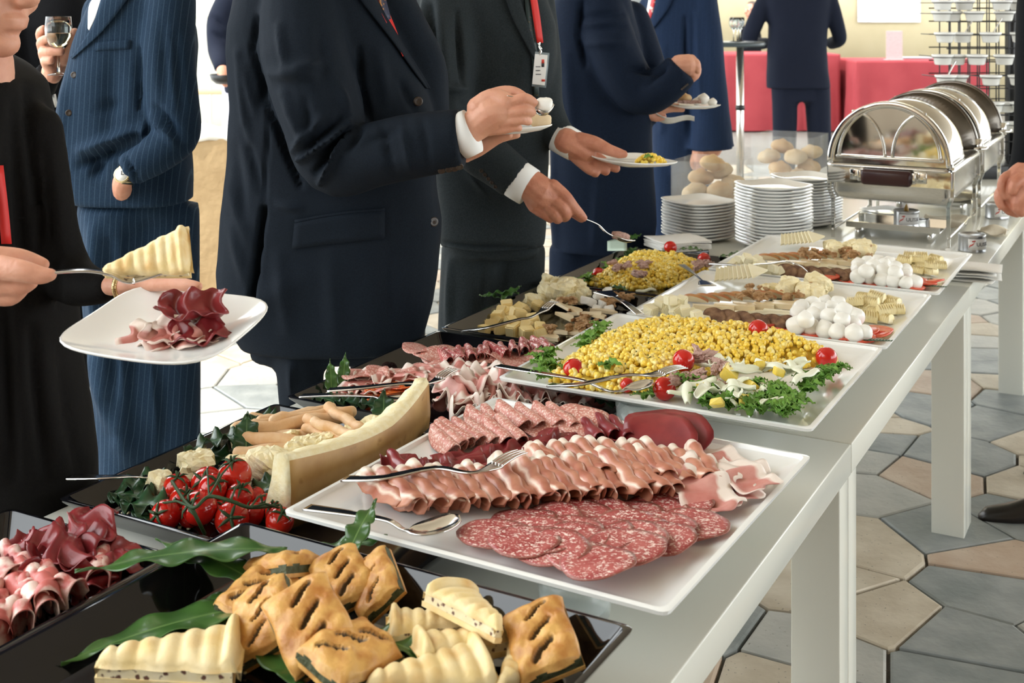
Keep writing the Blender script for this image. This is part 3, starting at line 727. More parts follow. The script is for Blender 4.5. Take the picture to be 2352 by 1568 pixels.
def strip(bvh, A, B, n, m, off, th, loc, fallY):
    """cloth piece lying on the surface between two pixel polylines"""
    def res(L, k):
        seg = [0]
        for i in range(len(L)-1): seg.append(seg[-1]+math.hypot(L[i+1][0]-L[i][0], L[i+1][1]-L[i][1]))
        out = []
        for q in range(k):
            t = seg[-1]*q/(k-1)
            for i in range(len(L)-1):
                if t <= seg[i+1]+1e-6: f = (t-seg[i])/max(1e-9, seg[i+1]-seg[i]); out.append((L[i][0]+(L[i+1][0]-L[i][0])*f, L[i][1]+(L[i+1][1]-L[i][1])*f)); break
        return out
    a, b = res(A, n), res(B, n); g = []
    for (x0, y0), (x1, y1) in zip(a, b):
        row = []
        for j in range(m):
            f = j/(m-1); p, nn = hit(bvh, x0+(x1-x0)*f, y0+(y1-y0)*f, fallY); vw = (Vector((0, 0, H))-p).normalized()
            row.append(p+vw*off-Vector(loc))
        g.append(row)
    # ease the depth so that the piece lies smooth
    A_ = np.array([[tuple(p) for p in r] for r in g])
    for _ in range(2):
        if n > 2: A_[1:-1] = (A_[:-2]+2*A_[1:-1]+A_[2:])/4
    return MB().sheet([[Vector(p) for p in r] for r in A_], -th)

def head_mb(c, s, f):
    """head of height s around c, facing f (unit xy)"""
    f = Vector((f[0], f[1], 0)).normalized(); sd = Vector((-f.y, f.x, 0)); M_ = Matrix((sd, f, UP)).transposed()
    mb = MB(); L = lambda x, y, z: c+M_ @ Vector((x*s, y*s, z*s))
    mb.ell(L(0, -.03, .1), (.33*s, .40*s, .40*s), M_); mb.ell(L(0, .06, -.16), (.27*s, .30*s, .30*s), M_); mb.ell(L(0, .22, -.40), (.12*s, .12*s, .10*s), M_)
    mb.tube([L(0, .36, .08), L(0, .46, -.10)], [.035*s, .07*s], 10); mb.ell(L(0, .42, -.12), (.085*s, .06*s, .05*s), M_)
    mb.ell(L(0, .34, -.235), (.12*s, .06*s, .03*s), M_); mb.ell(L(0, .335, -.285), (.10*s, .06*s, .032*s), M_)
    mb.tube([L(-.2, .30, .11), L(.2, .30, .11)], .05*s, 8)
    for k in (-1, 1): mb.ell(L(k*.33, -.03, -.02), (.03*s, .08*s, .13*s), M_); mb.ell(L(k*.19, .24, -.12), (.09*s, .09*s, .09*s), M_)
    mb.tube([L(0, -.08, -.25), L(0, -.16, -.75)], [.24*s, .27*s], 14)
    return mb, L, M_
def person(label, Y, rows, b=.13, legs=(), arms=(), hands=(), cuffs=(), face=(1, .3), suit=None, trouser=None, folds=(), sk=None, head=None, hair=None, legY=0, name='person', shoes=True, vox=.0085, low=None, wr=.0022, headtilt=None, jname='jacket', tvox=.012, tfolds=(), sh=0):
    Y += sh; hands = [(yh+sh, cc) for yh, cc in hands]; nr = len(rows); y0_, y1_ = rows[0][0], rows[-1][0]
    rows = [(HY+(r[0]-HY)*(1-b/Y*max(0, min(1, ((r[0]-y0_)/(y1_-y0_)-.45)/.5))),)+tuple(r[1:]) for r in rows]
    sk = sk or skin; cx = (rows[2][1]+rows[2][2])/2; loc = Q(cx, 0, Y); loc.z = 0; lo = Vector(loc)
    loc_m = lambda mb: mb.xf(Matrix.Translation(-lo))
    # clothes
    tor = MB().loft([ring_px(r[0], r[1], r[2], Y, b*(r[3] if len(r) > 3 else 1), dY=(r[4] if len(r) > 4 else 0)) for r in rows])
    core = MB().loft([ring_px(r[0], r[1]*.82+r[2]*.18, r[2]*.82+r[1]*.18, Y, b*.6*(r[3] if len(r) > 3 else 1), dY=(r[4] if len(r) > 4 else 0)) for r in rows])
    for a in arms:
        p, r_ = resample(*ch(a, Y), 5); tor.tube(p, r_, 20, round_=False); tor.ell(p[0]+UP*.0, (r_[0],)*3, None, 18, 12); core.tube(p, [x*.55 for x in r_], 12)
    jm = remesh(loc_m(tor), vox, 3, jname)
    if wr: wrinkle(jm, wr, 26, int(cx))
    if folds: fold(jm, lo, folds)
    tm = None; feet = []
    if legs:
        tr_ = MB()
        for Lg in legs:
            p, r_ = resample(*ch(Lg, Y+legY), 4); tr_.tube(p, r_, 18, round_=False); core.tube(p, [x*.55 for x in r_], 12); feet.append(p[-1])
        tr_.loft([ring_px(rows[-1][0]-40, rows[-1][1]+14, rows[-1][2]-14, Y, b*.72), ring_px(rows[-1][0]+30, rows[-1][1]+20, rows[-1][2]-20, Y, b*.7)])
        tm = remesh(loc_m(tr_), tvox, 4, 'trousers')
        wrinkle(tm, .003, 14, int(cx)+1)
        if tfolds: fold(tm, lo, tfolds)
    # head on the neck
    top = ring_px(rows[0][0], rows[0][1], rows[0][2], Y, b)
    hc = Vector((sum(p[0] for p in top)/len(top), sum(p[1] for p in top)/len(top), top[0][2]+.20)) if head is None else head
    hm, Lf, M_ = head_mb(hc, .235, face)
    if headtilt is not None: hm.xf(Matrix.Translation(hc) @ headtilt.to_4x4() @ Matrix.Translation(-hc))
    body = MB(); core.tube([hc-UP*.30, hc-UP*.12], [.065, .058], 14)
    from_mesh(body, remesh(loc_m(core), .02, 2)); from_mesh(body, remesh(loc_m(hm), .0055, 3))
    for Yh, chains in hands:
        hb = MB()
        for c_ in chains:
            p, r_ = ch(c_, Yh); p, r_ = resample(p, r_, 3); hb.tube(p, r_, 12)
        from_mesh(body, remesh(loc_m(hb), .0026, 2))
    root = ob(name, body, sk, loc=lo, label=label, cat='person')
    jo = ob(jname, jm, suit, root)
    if tm: ob('trousers', tm, trouser or suit, root)
    for (p0, p1, rr_, wd) in cuffs:      # (px,py,dY),(px,py,dY), r_px
        A, B = Q(p0[0], p0[1], Y+p0[2]), Q(p1[0], p1[1], Y+p1[2])
        ob('shirt_cuff', loc_m(MB().tube([A, A.lerp(B, .5), B], [rr_*Y/F*.97, rr_*Y/F*.98, rr_*Y/F*.96], 24, round_=False, flat=wd)), white, root)
    # hair and eyes
    hr = MB(); T4 = Matrix.Translation(hc) @ headtilt.to_4x4() @ Matrix.Translation(-hc) if headtilt is not None else Matrix.Identity(4)
    sz = .235; hr.ell(Lf(0, -.06, .14), (.35*sz, .40*sz, .39*sz), M_, 20, 14)
    hr.v = [v for v in hr.v]
    fv = Vector((face[0], face[1], 0)).normalized(); nv = []
    for v in hr.v:
        q = Vector(v)-hc; fr = q.dot(fv)
        if fr > .04*1 and q.z < .075: q = q-fv*(fr-.03)*.9
        if q.z < -.02: q = Vector((q.x*.9, q.y*.9, q.z*.6))
        nv.append(tuple(hc+q))
    hr.v = nv; hr.xf(T4); ob('hair', loc_m(hr), hair or hairm, root)
    for k in (-1, 1):
        ob('eye', loc_m(MB().ell(Lf(k*.135, .315, .04), .012, None, 12, 8).ell(Lf(k*.135, .355, .04), .0055, None, 10, 6, mi=1).xf(T4)), [eyem, irism], root)
    if shoes:
        for p in feet:
            q = Vector((p.x, p.y, 0)); fd = fv
            sh = MB().loft([[tuple(q+fd*a+Vector((-fd.y, fd.x, 0))*(w_*math.cos(t))+UP*max(.0, hgt*.5+hgt*.5*math.sin(t))) for t in [k*math.tau/14 for k in range(14)]] for a, w_, hgt in ((-.085, .012, .05), (-.08, .034, .085), (-.03, .04, .095), (.04, .043, .075), (.11, .047, .05), (.17, .036, .038), (.195, .010, .02))])
            ob('shoe', loc_m(sh), shoem, root)
    return root, jo, bvh_of(jm, lo), lo
def button(root, bvh, lo, px, py, r, Y, m=None, name='button'):
    p, n = hit(bvh, px, py, Y); z = (Vector((0, 0, H))-p).normalized(); n = (n*.6+z*.6).normalized(); M_ = n.to_track_quat('Z', 'Y').to_matrix().to_4x4()
    mb = MB().lathe([(0, -.001), (r, -.001), (r, .0015), (r*.85, .0026), (r*.6, .0018), (0, .0018)], 18)
    ob(name, mb.xf(Matrix.Translation(p-lo+n*.0008) @ M_), m or btn, root)
def ustrip(root, bvh, lo, Y, name, A, B, m, n=12, k=5, off=.003, th=.002): return ob(name, strip(bvh, A, B, n, k, off, th, lo, Y), m, root)

# ---- woman in black, left foreground, holding plate and fork
wm, wj, wb, wl_ = person('person in a black shawl and red lanyard lifting a pastry slice over a plate', 1.98,
    [(110, -160, -10, .5, -.02), (150, -200, 45, .75), (190, -215, 85, .9), (290, -220, 105), (375, -220, 132), (464, -215, 143), (560, -210, 152, 1.05), (700, -210, 160, 1.05), (819, -205, 172, 1.0), (970, -200, 198, .95), (1080, -195, 214, .88), (1300, -190, 212, .84), (1700, -180, 205, .8)],
    b=.14, suit=S_black, face=(.9, -.35), head=Q(-52, -36, 1.98), sk=skin, hair=hairg, jname='shawl', shoes=False, vox=.009, wr=.003,
    arms=[[(80, 300, -.02, 62), (110, 470, -.05, 60), (150, 620, -.06, 62), (215, 658, -.11, 46), (262, 655, -.13, 30)],
          [(-60, 330, -.12, 60), (-110, 520, -.26, 58), (-95, 660, -.34, 50), (-70, 650, -.36, 40)]],
    hands=[(1.82, [[(255, 655, .02, 24), (300, 655, .01, 26), (330, 668, .02, 22)], [(285, 652, 0, 20), (345, 652, -.04, 18), (395, 650, -.08, 17), (430, 655, -.10, 15), (456, 658, -.11, 11)],
                    [(310, 676, .02, 14), (360, 716, .04, 13), (420, 742, .03, 11)], [(305, 680, .03, 14), (345, 730, .05, 13), (400, 765, .04, 11)], [(300, 684, .04, 13), (330, 740, .06, 12), (370, 780, .05, 10)], [(295, 688, .05, 12), (318, 735, .08, 11), (345, 775, .07, 9)]]),
           (1.62, [[(-90, 640, 0, 46), (-40, 625, 0, 54), (-5, 630, 0, 52)], [(-10, 588, 0, 24), (40, 590, .01, 21), (75, 600, .02, 19), (100, 608, .02, 15)],
                   [(0, 615, -.02, 30), (50, 622, -.03, 26), (90, 632, -.03, 22), (117, 631, -.03, 15)], [(0, 655, -.01, 26), (45, 658, -.01, 22), (72, 648, -.01, 17)],
                   [(-10, 680, -.005, 22), (25, 684, -.005, 19), (50, 668, -.005, 15)]])],
    sh=.06, folds=[(60, 200, 100, 620, 10, -.006), (30, 240, 60, 700, 11, -.006), (100, 330, 135, 700, 9, -.005), (10, 700, 30, 1100, 14, -.007), (75, 760, 110, 1100, 14, -.007), (140, 800, 180, 1080, 13, -.006)])
ustrip(wm, wb, wl_, 1.9, 'lanyard', [(-14, 380), (-4, 470), (3, 560)], [(6, 380), (18, 470), (26, 560)], red, 8, 3)
# bracelet
br = MB()
for k in range(16):
    t = k/15*math.pi; q = Q(268-8*math.sin(t)+2, 632+54*k/15, 1.86-.03*math.sin(t)); br.ell(q-wl_, .0042, None, 8, 6)
ob('bracelet', br, mat('gold bracelet', (.65, .5, .25), rough=.25, metal=1), wm)

# ---- man A, navy pinstripe, hand in pocket
ma_, mj, mbv, mlo = person('person in a navy pinstripe suit standing with one hand in the pocket', 3.15,
    [(-62, 265, 365, .5), (-30, 235, 400, .8), (10, 212, 428), (60, 190, 446), (107, 172, 452), (214, 145, 446), (300, 134, 438), (357, 132, 436), (430, 135, 440), (462, 150, 440), (480, 175, 440)],
    b=.125, suit=S_navy_p, face=(-.8, -.5), hair=hairg, folds=[(190, 345, 320, 300, 13, .014), (185, 380, 300, 330, 10, -.012), (225, 345, 315, 310, 6, -.008), (200, 360, 230, 400, 12, -.010), (260, 130, 250, 330, 22, -.006), (318, 110, 320, 250, 5, -.010), (360, 250, 420, 320, 9, -.010), (345, 262, 400, 330, 7, .008), (330, 280, 330, 320, 8, .007), (150, 150, 140, 330, 12, .005), (230, 250, 265, 240, 15, -.006), (375, 60, 380, 230, 14, -.004), (405, 80, 420, 250, 10, -.004), (215, 400, 250, 350, 9, -.01), (290, 360, 320, 420, 4, -.006)],
    arms=[[(392, 0, -.08, 58), (386, 120, -.10, 66), (396, 230, -.11, 60), (402, 308, -.12, 54), (362, 352, -.15, 48), (318, 378, -.17, 42), (296, 392, -.17, 40)],
          [(235, 30, .08, 46), (215, 170, .09, 42), (205, 290, .09, 38), (200, 400, .08, 34)]],
    legs=[[(265, 470, -.03, 84), (268, 700, -.03, 76), (285, 900, -.03, 72), (300, 1330, -.03, 62)], [(372, 470, .03, 84), (378, 700, .03, 80), (392, 900, .03, 70), (390, 1340, .03, 60)]],
    hands=[(2.985, [[(312, 382, 0, 26), (290, 402, 0, 24), (280, 425, .02, 22), (284, 450, .075, 22), (288, 470, .12, 20)], [(272, 412, .0, 12), (274, 440, .05, 11)]])],
    tfolds=[(215, 530, 225, 760, 16, .012), (250, 560, 262, 1000, 14, -.010), (300, 540, 310, 1000, 18, -.010), (345, 800, 355, 1050, 14, .008), (215, 830, 290, 1050, 20, .012)])
ustrip(ma_, mbv, mlo, 3.05, 'shirt', [(208, -20), (204, 20), (203, 66)], [(250, -20), (228, 25), (206, 70)], white, 8, 5, .004)
ustrip(ma_, mbv, mlo, 3.05, 'lapel', [(240, -25), (215, 60), (175, 120), (163, 132)], [(305, -20), (288, 8), (235, 75), (167, 136)], S_navy_p, 14, 6, .008, .003)
ustrip(ma_, mbv, mlo, 3.05, 'pocket_welt', [(218, 98), (258, 94), (300, 92)], [(217, 117), (258, 114), (298, 112)], S_navy_p, 8, 4, .004)
for x_, y_ in ((170, 172), (158, 259), (131, 345)): button(ma_, mbv, mlo, x_, y_, .008, 3.02)
wt = Q(280, 401, 2.945); vw = (Vector((0, 0, H))-wt).normalized(); wq = (vw+Vector((-.25, 0, .1))).to_track_quat('Z', 'Y').to_matrix().to_4x4()
gold = mat('gold watch case', (.75, .62, .35), rough=.2, metal=1)
wa = ob('wristwatch', MB().lathe([(0, -.006), (.017, -.006), (.0195, -.002), (.0195, .002), (.017, .005), (.0155, .004), (0, .004)], 28).xf(Matrix.Translation(wt) @ wq), gold, label='gold wristwatch with a white dial worn by the pinstripe suited person', cat='watch')
ob('dial', MB().lathe([(0, .004), (.0155, .004), (.0155, .0048), (0, .0048)], 28).box((0, .004, .0052), (.0015, .009, .0006), mi=1).box((.003, 0, .0052), (.007, .0015, .0006), mi=1).xf(Matrix.Translation(wt) @ wq), [mat('white dial', (.85, .85, .8), rough=.2), ink], wa)
ob('strap', MB().tube([wt+Vector((-.004, .004, .018)), wt+Vector((.003, .018, .03)), wt+Vector((.02, .04, .03)), wt+Vector((.026, .045, .0)), wt+Vector((.015, .035, -.026)), wt+Vector((.002, .006, -.018))], .007, 8, flat=.4), gold, wa)

# ---- person F in black behind, holding a glass
fp, fj, fbv, flo = person('person in a black suit behind holding a glass of white wine', 3.62,
    [(-70, 60, 160, .5), (-20, 10, 205, .8), (60, -10, 215), (200, -20, 200), (350, -10, 190), (520, 0, 195), (600, 0, 200)], b=.13, suit=S_blk, face=(.7, -.5),
    arms=[[(10, 0, -.1, 50), (0, 140, -.14, 48), (20, 255, -.2, 42), (75, 225, -.34, 36), (112, 165, -.40, 30)]],
    legs=[[(60, 580, 0, 60), (60, 1190, 0, 48)], [(150, 580, .03, 60), (150, 1190, .03, 48)]],
    hands=[(3.2, [[(118, 172, .02, 24), (130, 140, .02, 27), (140, 118, .03, 22)], [(112, 148, 0, 15), (100, 120, -.02, 13), (112, 118, -.045, 11), (140, 118, -.05, 10)], [(108, 130, 0, 14), (95, 100, -.02, 12), (105, 90, -.045, 10), (124, 88, -.05, 9)],
        [(104, 110, .01, 12), (92, 78, .0, 11), (100, 66, -.02, 9)], [(145, 135, .01, 17), (160, 110, -.01, 13), (168, 85, -.02, 11), (172, 72, -.02, 9)], [(118, 160, 0, 14), (104, 140, -.02, 12), (118, 138, -.045, 10)]])])
ustrip(fp, fbv, flo, 3.5, 'shirt_cuff', [(112, 165), (118, 180)], [(118, 168), (121, 186)], white, 3, 3, .004)
ustrip(fp, fbv, flo, 3.5, 'shirt', [(120, 218), (122, 235), (126, 246)], [(126, 216), (131, 232), (130, 244)], white, 4, 3, .004)
# the glass of wine
gx_ = Q(134, 108, 3.16); gs = 3.16/F
wg = empty('wine_glass', (gx_.x, gx_.y, Q(134, 172, 3.16).z), label='stemmed glass of white wine held up by the person in black', cat='glass')
hh = lambda py: (172-py)*gs
ob('glass_bowl', MB().lathe([(0, 0), (24*gs, .0), (24*gs, .0015), (4*gs, 5*gs), (3*gs, hh(130)), (8*gs, hh(118)), (22*gs, hh(103)), (29*gs, hh(85)), (30*gs, hh(65)), (28*gs, hh(38)), (27*gs, hh(38)), (28.6*gs, hh(65)), (27.6*gs, hh(84)), (20*gs, hh(101)), (6*gs, hh(114)), (0, hh(115))], 32), glassm, wg)
ob('wine', MB().lathe([(0, hh(113.5)), (6*gs, hh(112.5)), (19.6*gs, hh(100)), (27*gs, hh(83.5)), (27.9*gs, hh(76)), (0, hh(76))], 32), mat('white wine', (.95, .90, .62), rough=.02, trans=1, ior=1.33), wg)

# ---- man B, centre, charcoal suit
B_, Bj, Bbv, Blo = person('person in a charcoal suit lifting a spoon over a small plate', 2.62,
    [(-120, 640, 800, .5), (-75, 570, 850, .85), (-20, 540, 872), (60, 524, 905), (120, 520, 935), (190, 523, 975), (250, 527, 994), (357, 523, 1001), (510, 509, 1014), (640, 498, 1006), (720, 505, 994), (790, 535, 976), (828, 560, 965)],
    b=.12, sh=.25, suit=S_char, face=(.8, .5), hair=hairg, vox=.0075,
    arms=[[(690, -20, -.07, 88), (700, 120, -.12, 104), (738, 260, -.15, 98), (768, 368, -.17, 82), (860, 355, -.20, 76), (970, 330, -.22, 74), (1062, 318, -.235, 71)],
          [(900, 20, .05, 60), (965, 150, .06, 58), (985, 300, .04, 52), (1035, 345, .03, 42), (1066, 354, .02, 34)]],
    cuffs=[((1052, 316, -.235), (1086, 300, -.24), 50, 1)],
    legs=[[(690, 790, -.05, 56), (692, 900, -.05, 52), (700, 1120, -.05, 46), (705, 1600, -.04, 44)], [(870, 790, .06, 66), (870, 1000, .06, 62), (870, 1590, .06, 52)]],
    hands=[(2.385, [[(1070, 300, 0, 36), (1095, 286, 0, 37), (1125, 262, -.005, 40), (1145, 258, -.005, 36)], [(1100, 250, 0, 30), (1130, 226, 0, 24), (1160, 236, -.01, 26)],
        [(1118, 225, .015, 18), (1150, 211, .015, 14), (1180, 210, .01, 12), (1203, 221, .0, 10)],
        [(1150, 238, -.01, 19), (1186, 231, -.018, 14), (1208, 226, -.016, 13), (1226, 236, -.01, 11)],
        [(1150, 262, -.012, 17), (1186, 257, -.022, 14), (1208, 254, -.02, 13), (1222, 258, -.01, 11)],
        [(1142, 282, -.01, 16), (1178, 277, -.02, 13), (1200, 275, -.018, 12), (1214, 279, -.008, 10)],
        [(1125, 298, -.004, 15), (1160, 296, -.012, 12), (1180, 292, -.01, 11), (1192, 294, -.004, 9)]]),
        (2.43, [[(1068, 350, .17, 24), (1100, 338, .15, 21), (1140, 320, .13, 13), (1170, 310, .12, 9)], [(1095, 334, .18, 17), (1150, 316, .19, 12), (1188, 309, .19, 9)]])],
    folds=[(590, 40, 580, 110, 5, -.008), (578, 110, 612, 240, 5, -.010), (612, 240, 690, 425, 6, -.011), (825, 110, 830, 190, 6, -.008), (830, 190, 848, 268, 6, -.010), (660, 160, 735, 145, 14, .008), (625, 170, 720, 175, 12, .006), (690, 365, 800, 285, 8, .014), (700, 352, 785, 275, 7, -.010), (672, 350, 740, 270, 9, .008), (725, 395, 795, 300, 7, -.011), (735, 420, 800, 310, 6, .010), (800, 340, 830, 290, 8, -.008), (840, 330, 930, 280, 12, -.005), (605, 180, 600, 240, 7, -.006), (560, 300, 600, 440, 9, -.004), (618, 260, 604, 480, 3.5, -.004), (604, 480, 576, 700, 5, -.035), (560, 150, 585, 260, 9, .004), (520, 420, 570, 560, 12, .003), (580, 700, 700, 640, 30, .004), (845, 380, 1000, 370, 25, .004), (640, 60, 655, 150, 10, .005), (735, 60, 745, 200, 16, -.004), (650, 215, 700, 330, 12, .006), (700, 230, 715, 330, 9, -.005), (780, 200, 800, 260, 10, .006), (880, 290, 905, 390, 10, -.004), (920, 285, 945, 380, 10, .004), (970, 275, 985, 380, 9, -.003), (545, 120, 570, 330, 9, .005), (540, 340, 560, 500, 12, -.004), (530, 520, 560, 640, 12, .004), (640, 470, 690, 480, 8, .005), (870, 120, 890, 230, 14, .004), (920, 190, 950, 250, 9, -.005), (640, 590, 660, 760, 16, .004), (760, 590, 770, 790, 22, .004), (890, 580, 900, 770, 20, -.004)],
    tfolds=[(668, 830, 672, 910, 8, .006)])
Bc = S_char
ustrip(B_, Bbv, Blo, 2.7, 'pocket_flap', [(676, 513), (740, 500), (810, 490), (884, 485)], [(670, 572), (735, 563), (805, 556), (884, 548)], Bc, 14, 6, .006, .003)
ustrip(B_, Bbv, Blo, 2.7, 'pocket_welt', [(676, 505), (740, 493), (810, 483), (884, 478)], [(677, 513), (741, 501), (811, 491), (884, 486)], Bc, 14, 3, .005, .002)
ustrip(B_, Bbv, Blo, 2.8, 'lapel', [(805, -30), (850, 30), (905, 100), (950, 165), (978, 203)], [(850, -30), (875, 20), (935, 120), (975, 180), (988, 205)], Bc, 14, 6, .010, .003)
ustrip(B_, Bbv, Blo, 2.8, 'shirt', [(848, -40), (868, 20), (900, 75), (925, 130)], [(870, -40), (888, 20), (912, 70), (928, 128)], red, 8, 4, .013, .001)
ustrip(B_, Bbv, Blo, 2.8, 'tie', [(856, -40), (872, 10), (890, 46)], [(876, -40), (888, 8), (897, 44)], mat('striped tie', (.015, .02, .05), (.45, .2, .05), scale=45, rough=.5, lo=.52, hi=.58), 8, 4, .016, .002)
for x_, y_, r_ in ((960, 233, .011), (996, 509, .011)): button(B_, Bbv, Blo, x_, y_, r_, 2.5)
for x_, y_ in ((1014, 391), (1031, 388), (1044, 386), (1056, 382)): button(B_, Bbv, Blo, x_, y_, .0078, 2.38)

# ---- man C, grey suit, reaching with the spoon
C_, Cj, Cbv, Clo = person('person in a dark grey suit with badge reaching for the corn salad', 3.3,
    [(-120, 1040, 1160, .5), (-70, 985, 1215, .85), (-10, 948, 1255), (60, 930, 1278), (120, 930, 1280), (214, 955, 1272), (330, 985, 1262), (430, 1000, 1258), (540, 1008, 1256), (578, 1012, 1254)],
    b=.13, sh=.12, suit=S_grey, face=(.7, -.4), sk=skin2,
    arms=[[(1035, -20, -.06, 66), (1024, 110, -.12, 70), (1020, 215, -.15, 64), (1042, 300, -.18, 56), (1110, 352, -.22, 56), (1168, 398, -.25, 50), (1186, 412, -.255, 48)],
          [(1225, -10, .04, 50), (1240, 120, .03, 50), (1245, 230, -.02, 46), (1268, 290, -.05, 42), (1296, 322, -.08, 36)]],
    cuffs=[((1172, 402, -.25), (1216, 430, -.266), 43, 1), ((1280, 312, -.07), (1322, 336, -.09), 36, 1)],
    legs=[[(1085, 560, .03, 72), (1075, 760, .03, 70), (1080, 1270, .03, 54)], [(1190, 560, .08, 66), (1185, 760, .08, 64), (1190, 1255, .08, 52)]],
    hands=[(3.03, [[(1200, 412, 0, 34), (1222, 428, 0, 38), (1245, 446, 0, 40), (1262, 452, 0, 34)], [(1225, 445, 0, 28), (1236, 468, 0, 26), (1250, 478, 0, 20)],
        [(1268, 432, -.005, 22), (1296, 452, -.012, 17), (1314, 474, -.012, 15), (1330, 490, -.01, 12), (1341, 501, -.008, 9)], [(1266, 456, -.012, 19), (1290, 476, -.022, 16), (1300, 492, -.018, 14), (1296, 500, .0, 11)],
        [(1252, 472, -.012, 17), (1274, 490, -.022, 15), (1282, 502, -.015, 12), (1278, 504, .0, 10)], [(1238, 482, -.008, 15), (1256, 494, -.016, 13), (1264, 502, -.010, 11)],
        [(1262, 440, .03, 18), (1300, 474, .035, 14), (1336, 502, .01, 10)]]),
        (3.2, [[(1298, 322, 0, 30), (1322, 334, 0, 30), (1345, 350, .0, 27)], [(1330, 322, -.01, 20), (1366, 330, -.02, 18), (1398, 344, -.03, 14), (1422, 352, -.03, 12), (1434, 354, -.03, 9)],
        [(1335, 360, .02, 20), (1352, 384, .0, 14), (1368, 396, .0, 12)], [(1350, 358, .02, 18), (1376, 382, .01, 13), (1392, 393, .01, 11)], [(1360, 356, .03, 16), (1396, 378, .03, 12), (1416, 387, .03, 10)], [(1320, 352, .01, 20), (1340, 376, -.005, 14), (1356, 392, -.01, 11)]])],
    folds=[(975, 0, 985, 190, 12, .010), (1010, 0, 1025, 180, 16, .012), (992, 20, 1002, 180, 8, -.010), (1050, 30, 1062, 190, 6, -.010), (1000, 205, 1065, 205, 9, .010), (1075, 395, 1125, 450, 8, .006), (1010, 560, 1215, 572, 4, -.008), (1060, 240, 1150, 300, 10, -.006)],
    tfolds=[(1035, 600, 1030, 760, 8, .006), (1110, 600, 1105, 760, 12, -.006)])
ustrip(C_, Cbv, Clo, 3.15, 'lapel', [(1150, -30), (1180, 50), (1225, 135)], [(1185, -30), (1214, 60), (1240, 150)], S_grey, 12, 5, .010, .003)
ustrip(C_, Cbv, Clo, 3.15, 'tie', [(1205, -30), (1208, 50), (1222, 130), (1226, 220)], [(1226, -30), (1226, 50), (1234, 130), (1238, 225)], mat('dotted green tie', (.012, .03, .03), (.16, .09, .03), scale=220, rough=.5, lo=.62, hi=.68), 12, 4, .006, .002)
ustrip(C_, Cbv, Clo, 3.15, 'lanyard', [(1214, -30), (1224, 40), (1233, 98)], [(1228, -30), (1240, 40), (1247, 98)], red, 10, 4, .014, .002)
bY = 3.24; bd = Q(1240, 160, bY)
bdg = empty('name_badge', bd, label='laminated name badge on the red lanyard of the grey suit', cat='badge')
ob('card', MB().box((0, 0, 0), (29*bY/F, .003, 70*bY/F), Matrix.Rotation(.1, 3, 'Y')), paperl, bdg, bevel=.001)
ob('holder', MB().box((.002, .003, 0), (33*bY/F, .002, 80*bY/F), Matrix.Rotation(.1, 3, 'Y')), mat('clear grey vinyl', (.25, .3, .32), rough=.2), bdg)
for i, (dx, dz, sx_, sz_, mm) in enumerate([(.008, .022, .007, .010, rink), (.008, .012, .007, .010, ink), (.009, -.028, .009, .006, rink), (-.005, .008, .012, .002, ink), (-.005, -.002, .012, .002, ink), (-.004, -.012, .014, .002, ink)]):
    ob('badge_print', MB().box((dx, -.0022, dz), (sx_, .0008, sz_)), mm, bdg)
ob('clip', MB().tube([Q(1240, 98, bY)-bd, Q(1237, 108, bY)-bd, Q(1243, 118, bY)-bd, Q(1240, 126, bY)-bd], .0022, 8).tube([Q(1236, 100, bY)-bd, Q(1244, 112, bY-.01)-bd, Q(1236, 122, bY)-bd], .0015, 6), chrome, bdg)
for k in range(5): button(C_, Cbv, Clo, 1106+k*8, 392+k*9, .0055, 3.05)

# ---- man D, deep navy
D_, Dj, Dbv, Dlo = person('person in a deep navy suit with a raised arm and a plate', 3.98,
    [(-95, 1330, 1410, .5), (-50, 1292, 1448, .85), (0, 1268, 1450), (60, 1262, 1462), (120, 1261, 1474), (250, 1262, 1492), (390, 1262, 1502), (525, 1263, 1508), (588, 1268, 1500)],
    b=.13, sh=.14, suit=S_navy, face=(.7, -.3), hair=hairg,
    arms=[[(1375, 0, -.06, 55), (1398, 90, -.10, 60), (1440, 180, -.13, 58), (1478, 215, -.15, 50), (1530, 192, -.18, 46), (1566, 158, -.19, 42)],
          [(1450, 40, .06, 40), (1490, 150, .04, 40), (1490, 245, .0, 36), (1500, 258, -.02, 28)]],
    legs=[[(1312, 560, -.02, 52), (1310, 760, -.02, 50), (1312, 1060, 0, 42)], [(1440, 560, .03, 56), (1430, 1070, .03, 46)]],
    hands=[(3.79, [[(1560, 150, 0, 25), (1584, 150, 0, 26), (1594, 150, 0, 18)], [(1588, 135, 0, 11), (1600, 150, -.01, 10), (1602, 162, -.01, 8)], [(1590, 150, .01, 12), (1602, 160, .01, 10), (1598, 176, .0, 8)], [(1582, 160, 0, 13), (1594, 174, 0, 10), (1590, 182, .0, 8)]]),
           (3.93, [[(1490, 252, 0, 16), (1510, 250, 0, 14), (1545, 250, 0, 8), (1568, 252, 0, 6)], [(1490, 262, 0, 14), (1508, 270, 0, 10), (1524, 268, 0, 8)], [(1500, 246, .03, 11), (1556, 244, .05, 7)]])],
    folds=[(1337, 5, 1328, 80, 5, -.010), (1328, 80, 1345, 150, 5, -.009), (1340, 40, 1430, 30, 8, -.006), (1340, 70, 1430, 60, 8, -.006), (1350, 100, 1435, 100, 9, .005), (1450, 160, 1520, 160, 9, -.010), (1490, 190, 1530, 145, 7, -.008), (1300, 130, 1320, 330, 14, .005), (1270, 330, 1275, 560, 8, .006), (1375, 400, 1365, 560, 10, .004)])
for k in range(4): button(D_, Dbv, Dlo, 1566+k*4.2, 204-k*3.4, .0042, 3.8)

